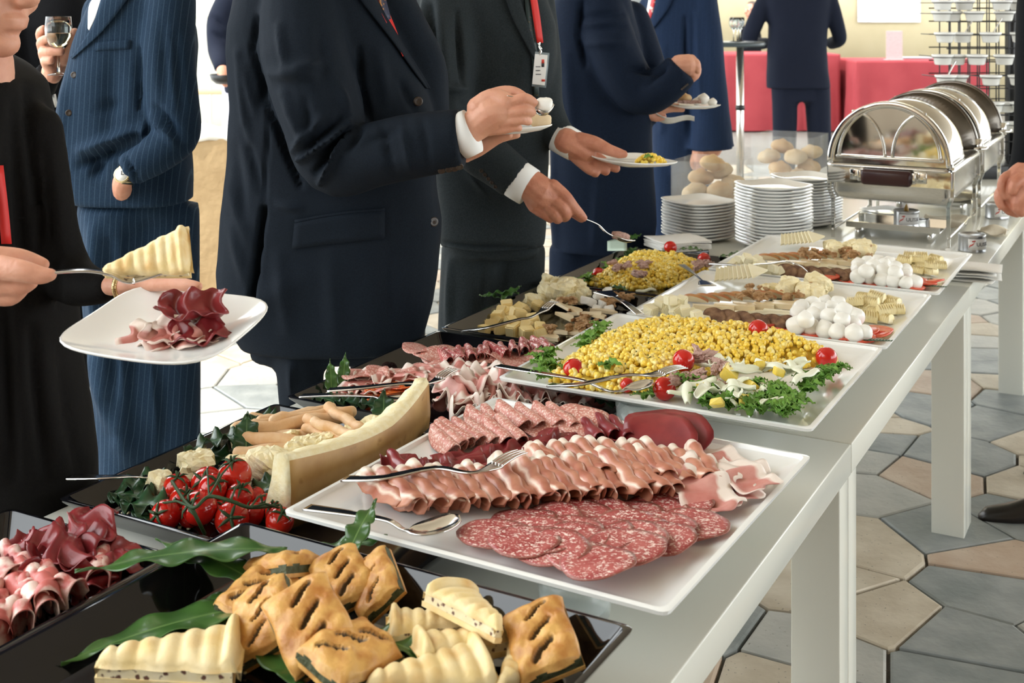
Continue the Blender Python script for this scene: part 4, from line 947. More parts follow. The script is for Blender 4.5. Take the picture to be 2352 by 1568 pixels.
# ---- man E, blue suit, arm hanging
E_, Ej, Ebv, Elo = person('person in a navy blue suit with the left arm hanging down', 5.75,
    [(-70, 1535, 1605, .5), (-38, 1500, 1635, .85), (0, 1482, 1638), (60, 1475, 1640), (140, 1475, 1640), (260, 1492, 1640), (330, 1495, 1640), (372, 1498, 1635)],
    b=.13, suit=S_blue, face=(-.6, -.7),
    arms=[[(1612, 0, -.06, 36), (1622, 110, -.08, 40), (1628, 220, -.10, 44), (1630, 310, -.12, 52), (1631, 338, -.12, 57)], [(1495, 20, .02, 30), (1490, 130, .02, 30), (1500, 220, -.06, 26)]],
    legs=[[(1530, 360, 0, 36), (1532, 745, 0, 30)], [(1600, 360, .04, 36), (1600, 745, .04, 30)]],
    hands=[(5.62, [[(1618, 330, 0, 24), (1612, 348, 0, 24), (1606, 362, 0, 18)], [(1600, 350, 0, 10), (1592, 372, 0, 8), (1594, 385, 0, 6)], [(1608, 362, 0, 9), (1602, 386, 0, 7)], [(1618, 362, 0, 9), (1614, 386, 0, 7)], [(1626, 358, 0, 9), (1624, 382, 0, 7)]])],
    folds=[(1573, 40, 1578, 200, 4, -.012), (1578, 200, 1582, 330, 4, -.010), (1525, 110, 1520, 300, 8, .006), (1600, 30, 1610, 250, 7, .006)])
ustrip(E_, Ebv, Elo, 5.6, 'shirt', [(1494, -20), (1485, 30), (1478, 75)], [(1520, -20), (1505, 30), (1483, 78)], white, 8, 4, .006)
ustrip(E_, Ebv, Elo, 5.6, 'tie', [(1500, -20), (1490, 30), (1478, 72)], [(1510, -20), (1500, 30), (1484, 70)], mat('red striped tie', (.55, .03, .04), (.8, .75, .7), scale=50, rough=.5, lo=.55, hi=.6), 8, 3, .010)
ustrip(E_, Ebv, Elo, 5.6, 'lapel', [(1510, -20), (1502, 30), (1472, 92)], [(1552, -20), (1540, 15), (1476, 98)], S_blue, 10, 5, .012, .003)

# ---- far man seen from behind
far_, *_f = person('person in a dark suit seen from behind before the red cloth table', 9.6,
    [(-62, 1805, 1850, .5), (-38, 1770, 1888, .8), (-10, 1750, 1908), (60, 1766, 1900), (110, 1764, 1898), (170, 1761, 1902), (206, 1762, 1905)],
    b=.15, suit=S_far, face=(-.2, 1), vox=.014, tvox=.016, wr=.003,
    arms=[[(1758, 0, 0, 19), (1733, 55, 0, 20), (1722, 92, .05, 18), (1740, 100, .2, 15), (1762, 98, .3, 12)], [(1905, 0, 0, 19), (1920, 50, 0, 19), (1928, 88, .05, 17), (1908, 100, .2, 14)]],
    legs=[[(1802, 195, 0, 31), (1802, 300, 0, 28), (1800, 445, 0, 24)], [(1876, 195, 0, 30), (1882, 300, 0, 28), (1890, 445, 0, 24)]], hands=[(9.8, [[(1735, 100, 0, 9), (1720, 96, .02, 8), (1712, 94, .05, 5)]])])
# ---- small figure beyond him
sm_, *_f = person('person with brown hair far back beyond the bar table', 15.9, [(52, 1718, 1734, .5), (62, 1708, 1742, .8), (80, 1702, 1748), (110, 1702, 1748), (160, 1703, 1748), (190, 1704, 1747)],
    b=.13, suit=S_blk, face=(-.7, -.5), head=Q(1726, 24, 15.9), vox=.018, tvox=.018, legs=[[(1712, 180, 0, 12), (1712, 276, 0, 12)], [(1736, 180, 0, 12), (1736, 276, 0, 12)]], arms=[[(1708, 70, 0, 9), (1702, 100, 0, 9), (1706, 118, -.15, 7)]], wr=0)
# ---- figure beyond the low wall
go_, *_f = person('person in a dark navy jacket and pale trousers beyond the low ochre wall', 6.9, [(-90, 540, 600, .5), (-50, 515, 625, .8), (0, 510, 640), (80, 512, 640), (160, 516, 640), (215, 518, 640)],
    b=.13, suit=S_far, trouser=trous_pale, face=(-.7, -.4), legs=[[(545, 190, 0, 36), (548, 640, 0, 28)], [(600, 190, .03, 36), (600, 640, .03, 28)]],
    arms=[[(535, -10, -.05, 32), (506, 50, -.08, 31), (502, 110, -.14, 26), (508, 145, -.25, 20), (511, 160, -.28, 17)]], hands=[(6.58, [[(511, 162, .02, 14), (514, 176, 0, 12), (518, 192, 0, 9)], [(508, 176, -.02, 6), (506, 190, -.04, 5)]])], vox=.011, folds=[(490, 40, 520, 60, 6, -.008), (490, 75, 520, 90, 6, -.008)])
ob('serving_bowl', MB().lathe([(0, 0), (.05, 0), (.075, .02), (.085, .05), (.08, .05), (.07, .022), (0, .01)], 28).mesh('b'), black, loc=Q(518, 192, 6.55), label='small dark bowl held out beyond the low ochre wall', cat='bowl')
# ---- blue shirt with lanyard between the centre suits
gg_, gj, gbv, glo = person('person in a light blue shirt behind the grey suit', 4.5, [(-80, 870, 940, .5), (-50, 840, 965, .8), (0, 830, 985), (60, 830, 985), (200, 835, 980), (330, 840, 975), (400, 845, 970)], b=.12, suit=shirt_blue, trouser=S_blk, face=(.5, -.7), jname='shirt',
    legs=[[(880, 385, 0, 42), (880, 940, 0, 34)], [(940, 385, .03, 42), (940, 940, .03, 34)]], arms=[[(845, 0, 0, 34), (838, 120, 0, 34), (850, 220, -.05, 30), (880, 230, -.15, 24)]])
ustrip(gg_, gbv, glo, 4.4, 'lanyard', [(932, -20), (926, 30), (916, 82)], [(940, -20), (934, 30), (922, 84)], red, 8, 3, .006)
# ---- pale suit behind D and E
jj_, *_f = person('person in a pale grey suit between two navy suits', 6.6, [(-60, 1440, 1490, .5), (-30, 1412, 1520, .8), (0, 1405, 1530), (100, 1408, 1528), (220, 1410, 1525), (320, 1412, 1520)], b=.12, suit=S_light, face=(.4, -.8), legs=[[(1440, 310, 0, 30), (1440, 650, 0, 24)], [(1490, 310, .03, 30), (1490, 650, .03, 24)]], vox=.012, arms=[[(1415, 0, 0, 24), (1408, 100, 0, 24), (1415, 190, -.05, 20)]])
# ---- person at the right edge, hands folded
kk_, *_f = person('person in a dark suit with folded hands on the walkway beside the chafing dishes', 3.85, [(-70, 2430, 2510, .5), (-35, 2395, 2545, .8), (20, 2380, 2560), (120, 2375, 2560), (300, 2372, 2560), (480, 2372, 2560), (560, 2375, 2555)], b=.13, suit=S_blk, face=(-1, .1), sk=skin2,
    arms=[[(2385, 0, -.05, 46), (2378, 150, -.08, 46), (2375, 290, -.12, 44), (2362, 370, -.16, 40), (2345, 410, -.18, 34)]],
    legs=[[(2410, 540, -.05, 54), (2408, 760, -.05, 52), (2408, 1160, -.28, 42)], [(2500, 540, .04, 54), (2500, 1110, .04, 42)]],
    hands=[(3.66, [[(2352, 400, 0, 32), (2332, 425, 0, 34), (2320, 440, 0, 28)], [(2322, 402, 0, 13), (2306, 410, -.01, 11), (2300, 434, -.015, 10), (2310, 452, -.015, 8)], [(2312, 428, .01, 13), (2294, 446, 0, 11), (2300, 472, -.005, 10), (2322, 480, -.005, 8)], [(2318, 450, .01, 14), (2312, 478, .0, 12), (2336, 490, 0, 10)], [(2345, 410, -.03, 16), (2330, 424, -.04, 13), (2326, 440, -.04, 10)], [(2360, 440, -.03, 26), (2340, 470, -.03, 20), (2346, 486, -.03, 14)]])], shoes=True)
# ================================================================== food and tableware
fr = random.Random(11)
ZT, ZP, ZW = TZ+.005, PZ+.005, WB+.007
DISH = None; LAID = []
def lay(o, mode='in'):
    if DISH is not None: LAID.append((o, DISH, mode))
    return o
def ang_px(px, py, dx, dy, z):
    a, b = P(px, py, z), P(px+dx*.2, py+dy*.2, z); return math.atan2(b.y-a.y, b.x-a.x)
def put(name, me, px, py, z, a=0, tilt=0, roll=0, s=1, m=None, parent=None, **k):
    q = P(px, py, z); rot = Matrix.Rotation(a, 3, 'Z') @ Matrix.Rotation(tilt, 3, 'Y') @ Matrix.Rotation(roll, 3, 'X')
    return lay(ob(name, me, m, parent, loc=q, rot=rot, scale=s, **k), 'up' if k.get('cat') == 'leaf' and any(w_ in k['label'] for w_ in (' over ', 'poking', 'pointing', 'outside', 'plate stack', 'far end', 'platter rim')) else 'in')
def solid(g, zb, inset=0):
    """height field g (rows of points) closed down to zb"""
    nu, nv = len(g), len(g[0]); mb = MB(); vs = [tuple(p) for r in g for p in r]; cx_ = sum(v[0] for v in vs)/len(vs); cy_ = sum(v[1] for v in vs)/len(vs)
    fs = [(i*nv+j, (i+1)*nv+j, (i+1)*nv+j+1, i*nv+j+1) for i in range(nu-1) for j in range(nv-1)]
    loop = [i*nv for i in range(nu)]+[(nu-1)*nv+j for j in range(1, nv)]+[i*nv+nv-1 for i in range(nu-2, -1, -1)]+[j for j in range(nv-2, 0, -1)]
    b = len(vs)
    for i in loop: v = vs[i]; vs.append((cx_+(v[0]-cx_)*(1-inset), cy_+(v[1]-cy_)*(1-inset), zb))
    n = len(loop)
    for k in range(n): fs.append((loop[(k+1) % n], loop[k], b+k, b+(k+1) % n))
    fs.append(tuple(b+k for k in range(n)))
    mb.add(vs, fs); mb.uv = {}
    return mb
def noise3(c, seed, sc):
    r_ = np.random.RandomState(seed); d = np.zeros(len(c))
    for k in range(6): v = r_.normal(size=3)*sc; d += np.sin(c @ v+r_.uniform(0, 6))
    return d/3
def chunk(rx, ry, rz, seed, amp=.25, n=12, k=8, flat=True, jit=.12):
    b = MB().ell((0, 0, 0), (1, 1, 1), None, n, k); c = np.array(b.v); r_ = np.random.RandomState(seed)
    d = 1+amp*noise3(c, seed, 2.2)+r_.uniform(-jit, jit, len(c)); c = np.sign(c)*np.abs(c)**.75*d[:, None]*np.array([rx, ry, rz]); b.v = [tuple(v) for v in c]
    return b.mesh('chunk', not flat)
def cube_mesh(x, y, z, seed, j=.12):
    r_ = random.Random(seed); mb = MB().box((0, 0, 0), (x, y, z)); mb.v = [tuple(c*(1+r_.uniform(-j, j)) for c in v) for v in mb.v]
    me = mb.mesh('cube', False); bm = bmesh.new(); bm.from_mesh(me); bmesh.ops.bevel(bm, geom=bm.edges[:], offset=min(x, y, z)*.1, segments=2, affect='EDGES'); bm.to_mesh(me); bm.free(); return me
def disc_mesh(rx, ry, th, wave, seed, n=28, k=5):
    r_ = random.Random(seed); ph = [r_.uniform(0, 6) for _ in range(5)]; mb = MB(); rings = []
    def ring(f, z):
        out = []
        for i in range(n):
            t = math.tau*i/n; e = 1+.03*math.sin(3*t+ph[0])+.02*math.sin(7*t+ph[1]); x, y = rx*f*e*math.cos(t), ry*f*e*math.sin(t)
            out.append((x, y, z+wave*f*f*(math.sin(2*t+ph[2])+.5*math.sin(3*t+ph[3]))))
        return out
    for f in [.02]+[(i+1)/k for i in range(k)]: rings.append(ring(f, -th))
    for f in [(k-i)/k for i in range(k)]+[.02]: rings.append(ring(f, 0))
    return mb.loft(rings).mesh('slice')
def taco(lx, ly, rho, th, seed, rect=False, nx=14, ny=19, lean=.0, flare=.0, scal=0):
    """a slice folded over its long axis x: an upside-down U"""
    r_ = random.Random(seed); ph = r_.uniform(0, 6); g = []
    for i in range(nx):
        u = -1+2*i/(nx-1); row = []
        hw = ly*(math.sqrt(max(0, 1-u**4*.95)) if not rect else (1-.25*u**4))
        for j in range(ny):
            v = -1+2*j/(ny-1); y = v*hw; rr_ = rho*(1+flare*u); a = y/rr_
            if abs(a) < math.pi/2: yy, zz = rr_*math.sin(a), rr_*math.cos(a)
            else: ov = abs(y)-rr_*math.pi/2; yy = math.copysign(rr_*(1+.12*ov/rr_), y); zz = -ov
            row.append((u*lx+lean*zz, yy+.0015*math.sin(u*5+ph), zz+scal*math.sin(u*9+ph+v*2)*.4))
        g.append(row)
    z0 = min(p[2] for r in g for p in r); g = [[(a, b, c-z0) for a, b, c in r] for r in g]
    return MB().sheet(g, th).mesh('slice')
def ripple(lx, ly, amp, seed, th=.0014, nx=24, ny=12, curl=.0, bunch=1.0):
    """a thin crumpled slice"""
    r_ = random.Random(seed); p = [r_.uniform(0, 6) for _ in range(6)]; g = []
    for i in range(nx):
        u = -1+2*i/(nx-1); row = []
        for j in range(ny):
            v = -1+2*j/(ny-1); hw = ly*(1-.35*abs(u)**3); x = u*lx*bunch; y = v*hw
            z = amp*(math.sin(u*6+p[0]+.8*v)+.6*math.sin(u*11+p[1]-1.2*v)+.5*math.sin(v*3+p[2]))+curl*v*v*ly+amp*1.9
            row.append((x+.006*math.sin(v*4+p[3]), y+.006*math.sin(u*5+p[4]), max(.0012, z)))
        g.append(row)
    return MB().sheet(g, th).mesh('slice')
def leaf_mesh(L, W, seed, wave=.006, tip=1.3, cup=.25, arch=.0, n=22, m=9):
    r_ = random.Random(seed); p = [r_.uniform(0, 6) for _ in range(4)]; g = []
    for i in range(n):
        u = i/(n-1); w_ = W*(math.sin(math.pi*min(1, u**.85))**.8)*(1-.25*u)*(.02+.98*min(1, (1-u)*4))+.0006; row = []
        for j in range(m):
            v = -1+2*j/(m-1); y = v*w_*(1+.09*math.sin(u*26+p[0])*abs(v)); z = cup*abs(v)*w_+wave*abs(v)**1.5*math.sin(u*24+p[1]+(1.5 if v > 0 else 0))+arch*math.sin(math.pi*u)
            row.append(((u-.5)*L, y, z))
        g.append(row)
    z0 = min(q[2] for r in g for q in r)
    return MB().sheet([[(a, b, c-z0) for a, b, c in r] for r in g], .0007).mesh('leaf')
# ---- food materials
M_sal = mat('salami', (.33, .045, .045), (.46, .11, .10), scale=40, rough=.42, rnd=1, coat=.15); spots(M_sal, 170, .27, (.78, .54, .47), soft=.10, distort=1.2, stretch=(1, 1.7, 1)); spots(M_sal, 80, .30, (.84, .66, .59), soft=.08, distort=1.5, stretch=(1, 1.7, 1)); rim(M_sal, .052, .042, .93, (.30, .10, .07))
M_salp = mat('pale salami', (.52, .17, .13), (.62, .28, .22), scale=50, rough=.45, rnd=1); spots(M_salp, 240, .40, (.80, .58, .50), soft=.14, distort=.9)
M_brs = mat('bresaola', (.17, .012, .016), (.27, .03, .032), scale=22, rough=.35, rnd=1, coat=.2)
M_ham = mat('prosciutto', (.40, .125, .075), (.56, .25, .155), scale=24, rough=.42, rnd=1, coat=.12); band(M_ham, 0, -.5, .13, (.88, .76, .64), noise=.07); band(M_ham, 1, .62, .70, (.84, .68, .55), noise=.06, soft=.03); band(M_ham, 1, .20, .27, (.80, .62, .50), noise=.06, soft=.03)
M_hamb = mat('streaky ham', (.52, .17, .14), (.66, .34, .29), scale=20, rough=.45, rnd=1); band(M_hamb, 1, .74, 2, (.87, .76, .68), noise=.14); band(M_hamb, 1, -1, .10, (.82, .66, .58), noise=.12)
M_cop = mat('coppa', (.50, .12, .10), (.82, .62, .54), scale=26, rough=.42, rnd=1, lo=.46, hi=.58)
M_cho = mat('chorizo', (.55, .05, .015), (.72, .16, .03), scale=50, rough=.4, rnd=1); spots(M_cho, 160, .3, (.80, .45, .22))
M_corn = mat('corn', (.86, .56, .04), (.93, .72, .13), scale=60, rough=.32, rnd=1, coat=.15)
M_corn2 = mat('pale corn', (.90, .70, .17), (.95, .82, .36), scale=60, rough=.32, rnd=1, coat=.15)
M_tom = mat('cherry tomato', (.50, .010, .008), (.58, .022, .010), scale=14, rough=.12, coat=.4, rnd=1)
M_tomc = mat('tomato flesh', (.66, .06, .03), (.74, .16, .09), scale=60, rough=.22, rnd=1)
M_green = mat('calyx', (.022, .055, .014), rough=.6)
M_leaf = mat('laurel leaf', (.030, .088, .016), (.058, .140, .030), scale=25, rough=.28, rnd=1, coat=.15); band(M_leaf, 1, .472, .528, (.12, .22, .06), soft=.008, noise=0)
M_leafd = mat('ivy leaf', (.015, .05, .020), (.03, .085, .032), scale=25, rough=.3, rnd=1); band(M_leafd, 1, .475, .525, (.10, .18, .08), soft=.008, noise=0)
M_let = mat('lambs lettuce', (.11, .27, .035), (.20, .38, .07), scale=50, rough=.4, rnd=1)
M_moz = mat('mozzarella', (.93, .92, .87), (.90, .89, .83), scale=30, rough=.3, rnd=1, coat=.1)
M_chs = mat('yellow cheese', (.86, .66, .28), (.90, .73, .37), scale=30, rough=.45, rnd=1)
M_chp = mat('pale cheese', (.84, .77, .52), (.87, .81, .60), scale=30, rough=.5, rnd=1)
M_par = mat('parmesan', (.86, .74, .42), (.92, .84, .58), scale=90, rough=.65, bump=.25, bscale=180, rnd=1)
M_rind = mat('cheese rind', (.42, .215, .055), (.58, .35, .12), scale=14, rough=.45, bump=.1, rnd=1); spots(M_rind, 22, .16, (.34, .17, .04), stretch=(1, 1, 2.2))
M_wal = mat('walnut', (.36, .19, .075), (.56, .36, .18), scale=60, rough=.55, bump=.5, bscale=150, rnd=1)
M_pear = mat('pear slice', (.78, .62, .38), (.82, .70, .46), scale=24, rough=.3, rnd=1)
M_skin = mat('pear skin', (.45, .16, .07), (.52, .27, .10), scale=40, rough=.35, rnd=1)
M_fen = mat('fennel', (.80, .82, .62), (.86, .87, .72), scale=40, rough=.35, rnd=1)
M_pin = mat('pineapple', (.84, .62, .08), (.88, .72, .22), scale=50, rough=.3, rnd=1)
M_tun = mat('tuna', (.42, .24, .20), (.56, .38, .32), scale=120, rough=.6, bump=.5, bscale=200, rnd=1)
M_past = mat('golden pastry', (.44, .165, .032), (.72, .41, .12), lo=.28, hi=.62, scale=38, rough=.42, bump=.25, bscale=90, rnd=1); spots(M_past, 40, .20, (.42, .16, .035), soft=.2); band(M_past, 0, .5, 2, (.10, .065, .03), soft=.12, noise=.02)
M_paste = mat('pale shortcrust', (.82, .62, .28), (.86, .70, .40), scale=40, rough=.5, bump=.2, bscale=90, rnd=1); spots(M_paste, 26, .22, (.70, .42, .14), soft=.25)
M_spin = mat('spinach filling', (.045, .055, .020), (.09, .10, .05), scale=90, rough=.6, bump=.5, bscale=150, rnd=1)
M_dark = mat('dark filling', (.06, .025, .02), (.11, .06, .045), scale=60, rough=.5, rnd=1)
M_crmb = mat('pale crumb', (.70, .60, .40), (.76, .68, .50), scale=80, rough=.7, rnd=1)
M_bst = mat('breadstick', (.72, .42, .20), (.82, .58, .36), scale=30, rough=.6, bump=.15, bscale=90, rnd=1)
M_brd = mat('dark fruit bread', (.12, .055, .03), (.30, .17, .09), scale=45, rough=.7, bump=.3, bscale=100, rnd=1, lo=.4, hi=.7)
M_butter = mat('butter', (.86, .72, .36), (.88, .77, .45), scale=20, rough=.4, rnd=1)
M_herb = mat('chopped herbs', (.05, .09, .02), (.10, .14, .03), scale=80, rough=.6)

# ---- cutlery along a path
def cutlery(kind, path, label, roll=0, w=.0105, head=.062, hw=.021, name=None, group=None):
    p, _ = resample(path, [0]*len(path), 12) if len(path) > 2 else (path, None)
    d = [0]
    for i in range(len(p)-1): d.append(d[-1]+(p[i+1]-p[i]).length)
    L = d[-1]; n = 44; q = []
    for k in range(n):
        t = L*k/(n-1)
        i = max(j for j in range(len(d)) if d[j] <= t+1e-9); i = min(i, len(p)-2); f = (t-d[i])/max(1e-9, d[i+1]-d[i]); q.append((t, p[i].lerp(p[i+1], min(1, f))))
    org = q[n//2][1].copy(); mb = MB(); g = []; fr_ = []
    tl = .058 if kind == 'fork' else 0
    for k, (t, c) in enumerate(q):
        tn = (q[min(k+1, n-1)][1]-q[max(k-1, 0)][1]).normalized(); sd = UP.cross(tn)
        sd = sd.normalized() if sd.length > 1e-4 else Vector((1, 0, 0)); nm = tn.cross(sd).normalized()
        if roll: sd = (sd*math.cos(roll)+nm*math.sin(roll)).normalized(); nm = tn.cross(sd).normalized()
        r = L-t; f0 = t/L
        if r < head:
            x = r/head; wd = hw*math.sqrt(max(0, 1-(2*x-1)**2))**.9 if kind == 'spoon' else (hw*.62 if r > 0 else hw*.62); wd = max(wd, .0022 if x > .5 else .0008)
            if kind == 'fork': wd = hw*.62*min(1, .35+(1-x)*2.2)
            if kind == 'spatula': wd = hw*(.55+.6*(1-x))
        else: x = -1; wd = .0030+(w-.0030)*max(0, 1-f0*1.5)**.8
        row = []
        for j in range(7):
            v = -1+j/3.0; dp = 0
            if x >= 0 and kind == 'spoon': dp = -.008*(1-v*v)*math.sin(math.pi*min(1, max(0, x)))+.002
            row.append(c+sd*(v*wd)+nm*dp-org)
        fr_.append((t, c, sd, nm, tn)); g.append(row)
    if kind == 'fork':
        cut = [k for k, (t, c) in enumerate(q) if L-t >= head*.58]; g2 = [g[k] for k in cut]; mb.sheet(g2, .0030)
        t, c, sd, nm, tn = fr_[cut[-1]]
        for j in range(4):
            o_ = (j-1.5)/1.5*hw*.52; pts_ = []
            for e in range(5):
                kk = min(n-1, cut[-1]+round((n-1-cut[-1])*e/4)); t2, c2, s2, n2, _ = fr_[kk]; pts_.append(c2+s2*o_+n2*(.003*math.sin(e/4*math.pi))-org)
            mb.tube(pts_, [.0020, .0020, .0019, .0016, .0009], 8)
    else: mb.sheet(g, .0026)
    return ob(name or kind, mb, steel, loc=org, label=label, cat=kind, group=group)
def pp(*a): return [P(x, y, z) for x, y, z in a]
def qq(*a): return [Q(x, y, Y) for x, y, Y in a]

# ---------------------------------------------------------------- platter of sliced meats
DISH = plat1
L_ = lambda s_: dict(label=s_)
sal = [disc_mesh(.052, .042, .0018, .0016, k) for k in range(4)]
for m_ in sal: m_.materials.append(M_sal)
spos = []
for k in range(7): spos.append((1560-60*k, 1168+4*k, .0))          # back row, right to left
for k in range(6): spos.append((1590-72*k, 1202+5*k, .002))
for k in range(5): spos.append((1520-70*k, 1232+2*k, .004))
for k in range(4): spos.append((1135+66*k, 1222+17*k, .006))
spos += [(1440, 1252, .008), (1372, 1288, .010)]
for k, (x, y, dz) in enumerate(sorted(spos, key=lambda q: q[1])):
    put('salami_slice', sal[k % 4], x, y, ZW+.005+dz+.0006*k, TA-math.pi/2+fr.uniform(-.35, .35), fr.uniform(-.16, -.04), fr.uniform(.06, .22), fr.uniform(.94, 1.06), label='oval salami slice flat on the white meat platter beside the ham row', cat='salami slice', group='flat salami slices on the meat platter')
# folded salami fingers
tac = [taco(.046, .034, .0115, .0016, k, flare=.10) for k in range(3)]
for m_ in tac: m_.materials.append(M_salp)
fl = 'folded salami slice in the row beside the bresaola of the meat platter'
rowa = [(965+34*k, 1022-1.5*k) for k in range(7)]+[(1090+40*k, 984-1*k) for k in range(6)]
for k, (x, y) in enumerate(rowa):
    put('salami_slice', tac[k % 3], x, y, ZW+.001, ang_px(x, y, 80, 52, ZW)+fr.uniform(-.1, .1), .10, fr.uniform(-.15, .15)-.22, fr.uniform(.95, 1.1), label=fl, cat='salami slice', group='folded salami slices')
sp = [disc_mesh(.050, .040, .0016, .003, 20+k) for k in range(2)]
for m_ in sp: m_.materials.append(M_salp)
for k, (x, y, t) in enumerate([(1262, 975, .1), (1312, 968, .12), (1345, 972, .16)]):
    put('salami_slice', sp[k % 2], x, y, ZW+.016+.003*k, ang_px(x, y, 60, 20, ZW), t, .30, 1.05, label='flat pale salami slice leaning on the end of the folded row', cat='salami slice', group='pale salami slices at the row end')
# bresaola
brm = [ripple(.042, .030, .0045, 40+k, curl=.15) for k in range(3)]+[disc_mesh(.056, .040, .0014, .006, 55), taco(.04, .034, .010, .0014, 77, flare=.2)]
for m_ in brm: m_.materials.append(M_brs)
for k, (x, y, i, a, r_) in enumerate([(880, 1078, 4, 70, .2), (915, 1085, 0, 30, 0), (940, 1102, 1, 20, 0), (985, 1095, 2, 10, .1), (1035, 1080, 0, 10, 0), (1085, 1072, 1, 20, .1), (1130, 1062, 2, 15, .1), (1175, 1048, 0, 20, .1), (1225, 1038, 1, 20, 0), (1270, 1030, 2, 25, .2), (1315, 1030, 0, 20, 0), (1360, 1012, 4, 60, 0), (1395, 1006, 4, 60, .1), (1430, 1012, 4, 60, .2), (1465, 1022, 1, 10, 0), (1500, 1030, 2, 15, .1)]):
    put('bresaola_slice', brm[i], x, y, ZW+.003, ang_px(x, y, 60, a, ZW), .05, r_, fr.uniform(.9, 1.1), label='dark red bresaola slice ruffled between the salami and ham rows', cat='bresaola', group='ruffled bresaola slices')
for k, (x, y) in enumerate([(1515, 1010), (1552, 1012)]):
    put('bresaola_slice', brm[3], x, y, ZW+.022-.006*k, ang_px(x, y, 60, 15, ZW), .10, .62, 1.15, label='large smooth bresaola slice leaning at the back corner of the meat platter', cat='bresaola', group='large bresaola slices')
# prosciutto rows
prm = [taco(.064, .034, .0100, .0015, 100+k, rect=True, flare=.25, lean=.3, scal=.005) for k in range(4)]
for m_ in prm: m_.materials.append(M_ham)
pr = [(1235+31*k, 1082+1.2*k+(k % 2)*3) for k in range(13)]+[(866+28.5*k, 1158-2.0*k+(k % 2)*5) for k in range(23)]
for k, (x, y) in enumerate(pr):
    put('ham_slice', prm[k % 4], x, y, ZW+.001, ang_px(x, y, 60, 62, ZW)+fr.uniform(-.12, .12), fr.uniform(.0, .12), -.32+fr.uniform(-.22, .22), fr.uniform(.95, 1.22), label='folded prosciutto slice with white fat in the rows on the meat platter', cat='ham slice', group='folded prosciutto on the meat platter')
prb = [ripple(.060, .040, .0035, 130+k) for k in range(3)]
for m_ in prb: m_.materials.append(M_hamb)
for k, (x, y, a, t, r_) in enumerate([(1668, 1075, 20, .05, .15), (1600, 1105, 25, .08, .2), (1650, 1118, 30, .1, .12), (1565, 1098, 30, .05, .25), (1615, 1132, 40, .12, .1), (1700, 1098, 25, .02, .05)]):
    put('ham_slice', prb[k % 3], x, y, ZW+.004+.003*k, ang_px(x, y, 60, a, ZW), t, r_, fr.uniform(.95, 1.15), label='broad ham slice draped over the end of the prosciutto rows', cat='ham slice', group='broad ham slices on the meat platter')
cutlery('fork', pp((790, 1097, .802), (880, 1094, .812), (1000, 1072, .822), (1095, 1082, .826), (1200, 1036, .830)), 'steel fork lying on the bresaola of the meat platter', hw=.019, head=.09)
cutlery('spoon', pp((704, 1163, .793), (800, 1176, .799), (890, 1192, .801), (935, 1216, .797), (1000, 1208, .800), (1055, 1184, .806)), 'steel spoon lying along the near rim of the meat platter', hw=.023, head=.075)

# ---------------------------------------------------------------- corn
DISH = plat2
ker = MB().ell((0, 0, 0), (.0064, .0055, .0046), None, 10, 7); ker.v = [(x*(1-.25*(z/.0046)), y*(1+.12*x/.0064), z*1.15) for x, y, z in ker.v]
kb = ker; kerm = kb.mesh('kernel'); kerm.materials.append(M_corn); kerm2 = kb.mesh('kernel'); kerm2.materials.append(M_corn2)
def inside(poly, x, y):
    r_ = False
    for i in range(len(poly)):
        (a, b), (c, d) = poly[i], poly[i-1]
        if (b > y) != (d > y) and x < (c-a)*(y-b)/(d-b)+a: r_ = not r_
    return r_
def edge_d(poly, x, y):
    best = 1e9
    for i in range(len(poly)):
        a, b = poly[i-1], poly[i]; vx, vy = b[0]-a[0], b[1]-a[1]; t = max(0, min(1, ((x-a[0])*vx+(y-a[1])*vy)/(vx*vx+vy*vy))); best = min(best, math.hypot(x-a[0]-t*vx, y-a[1]-t*vy))
    return best
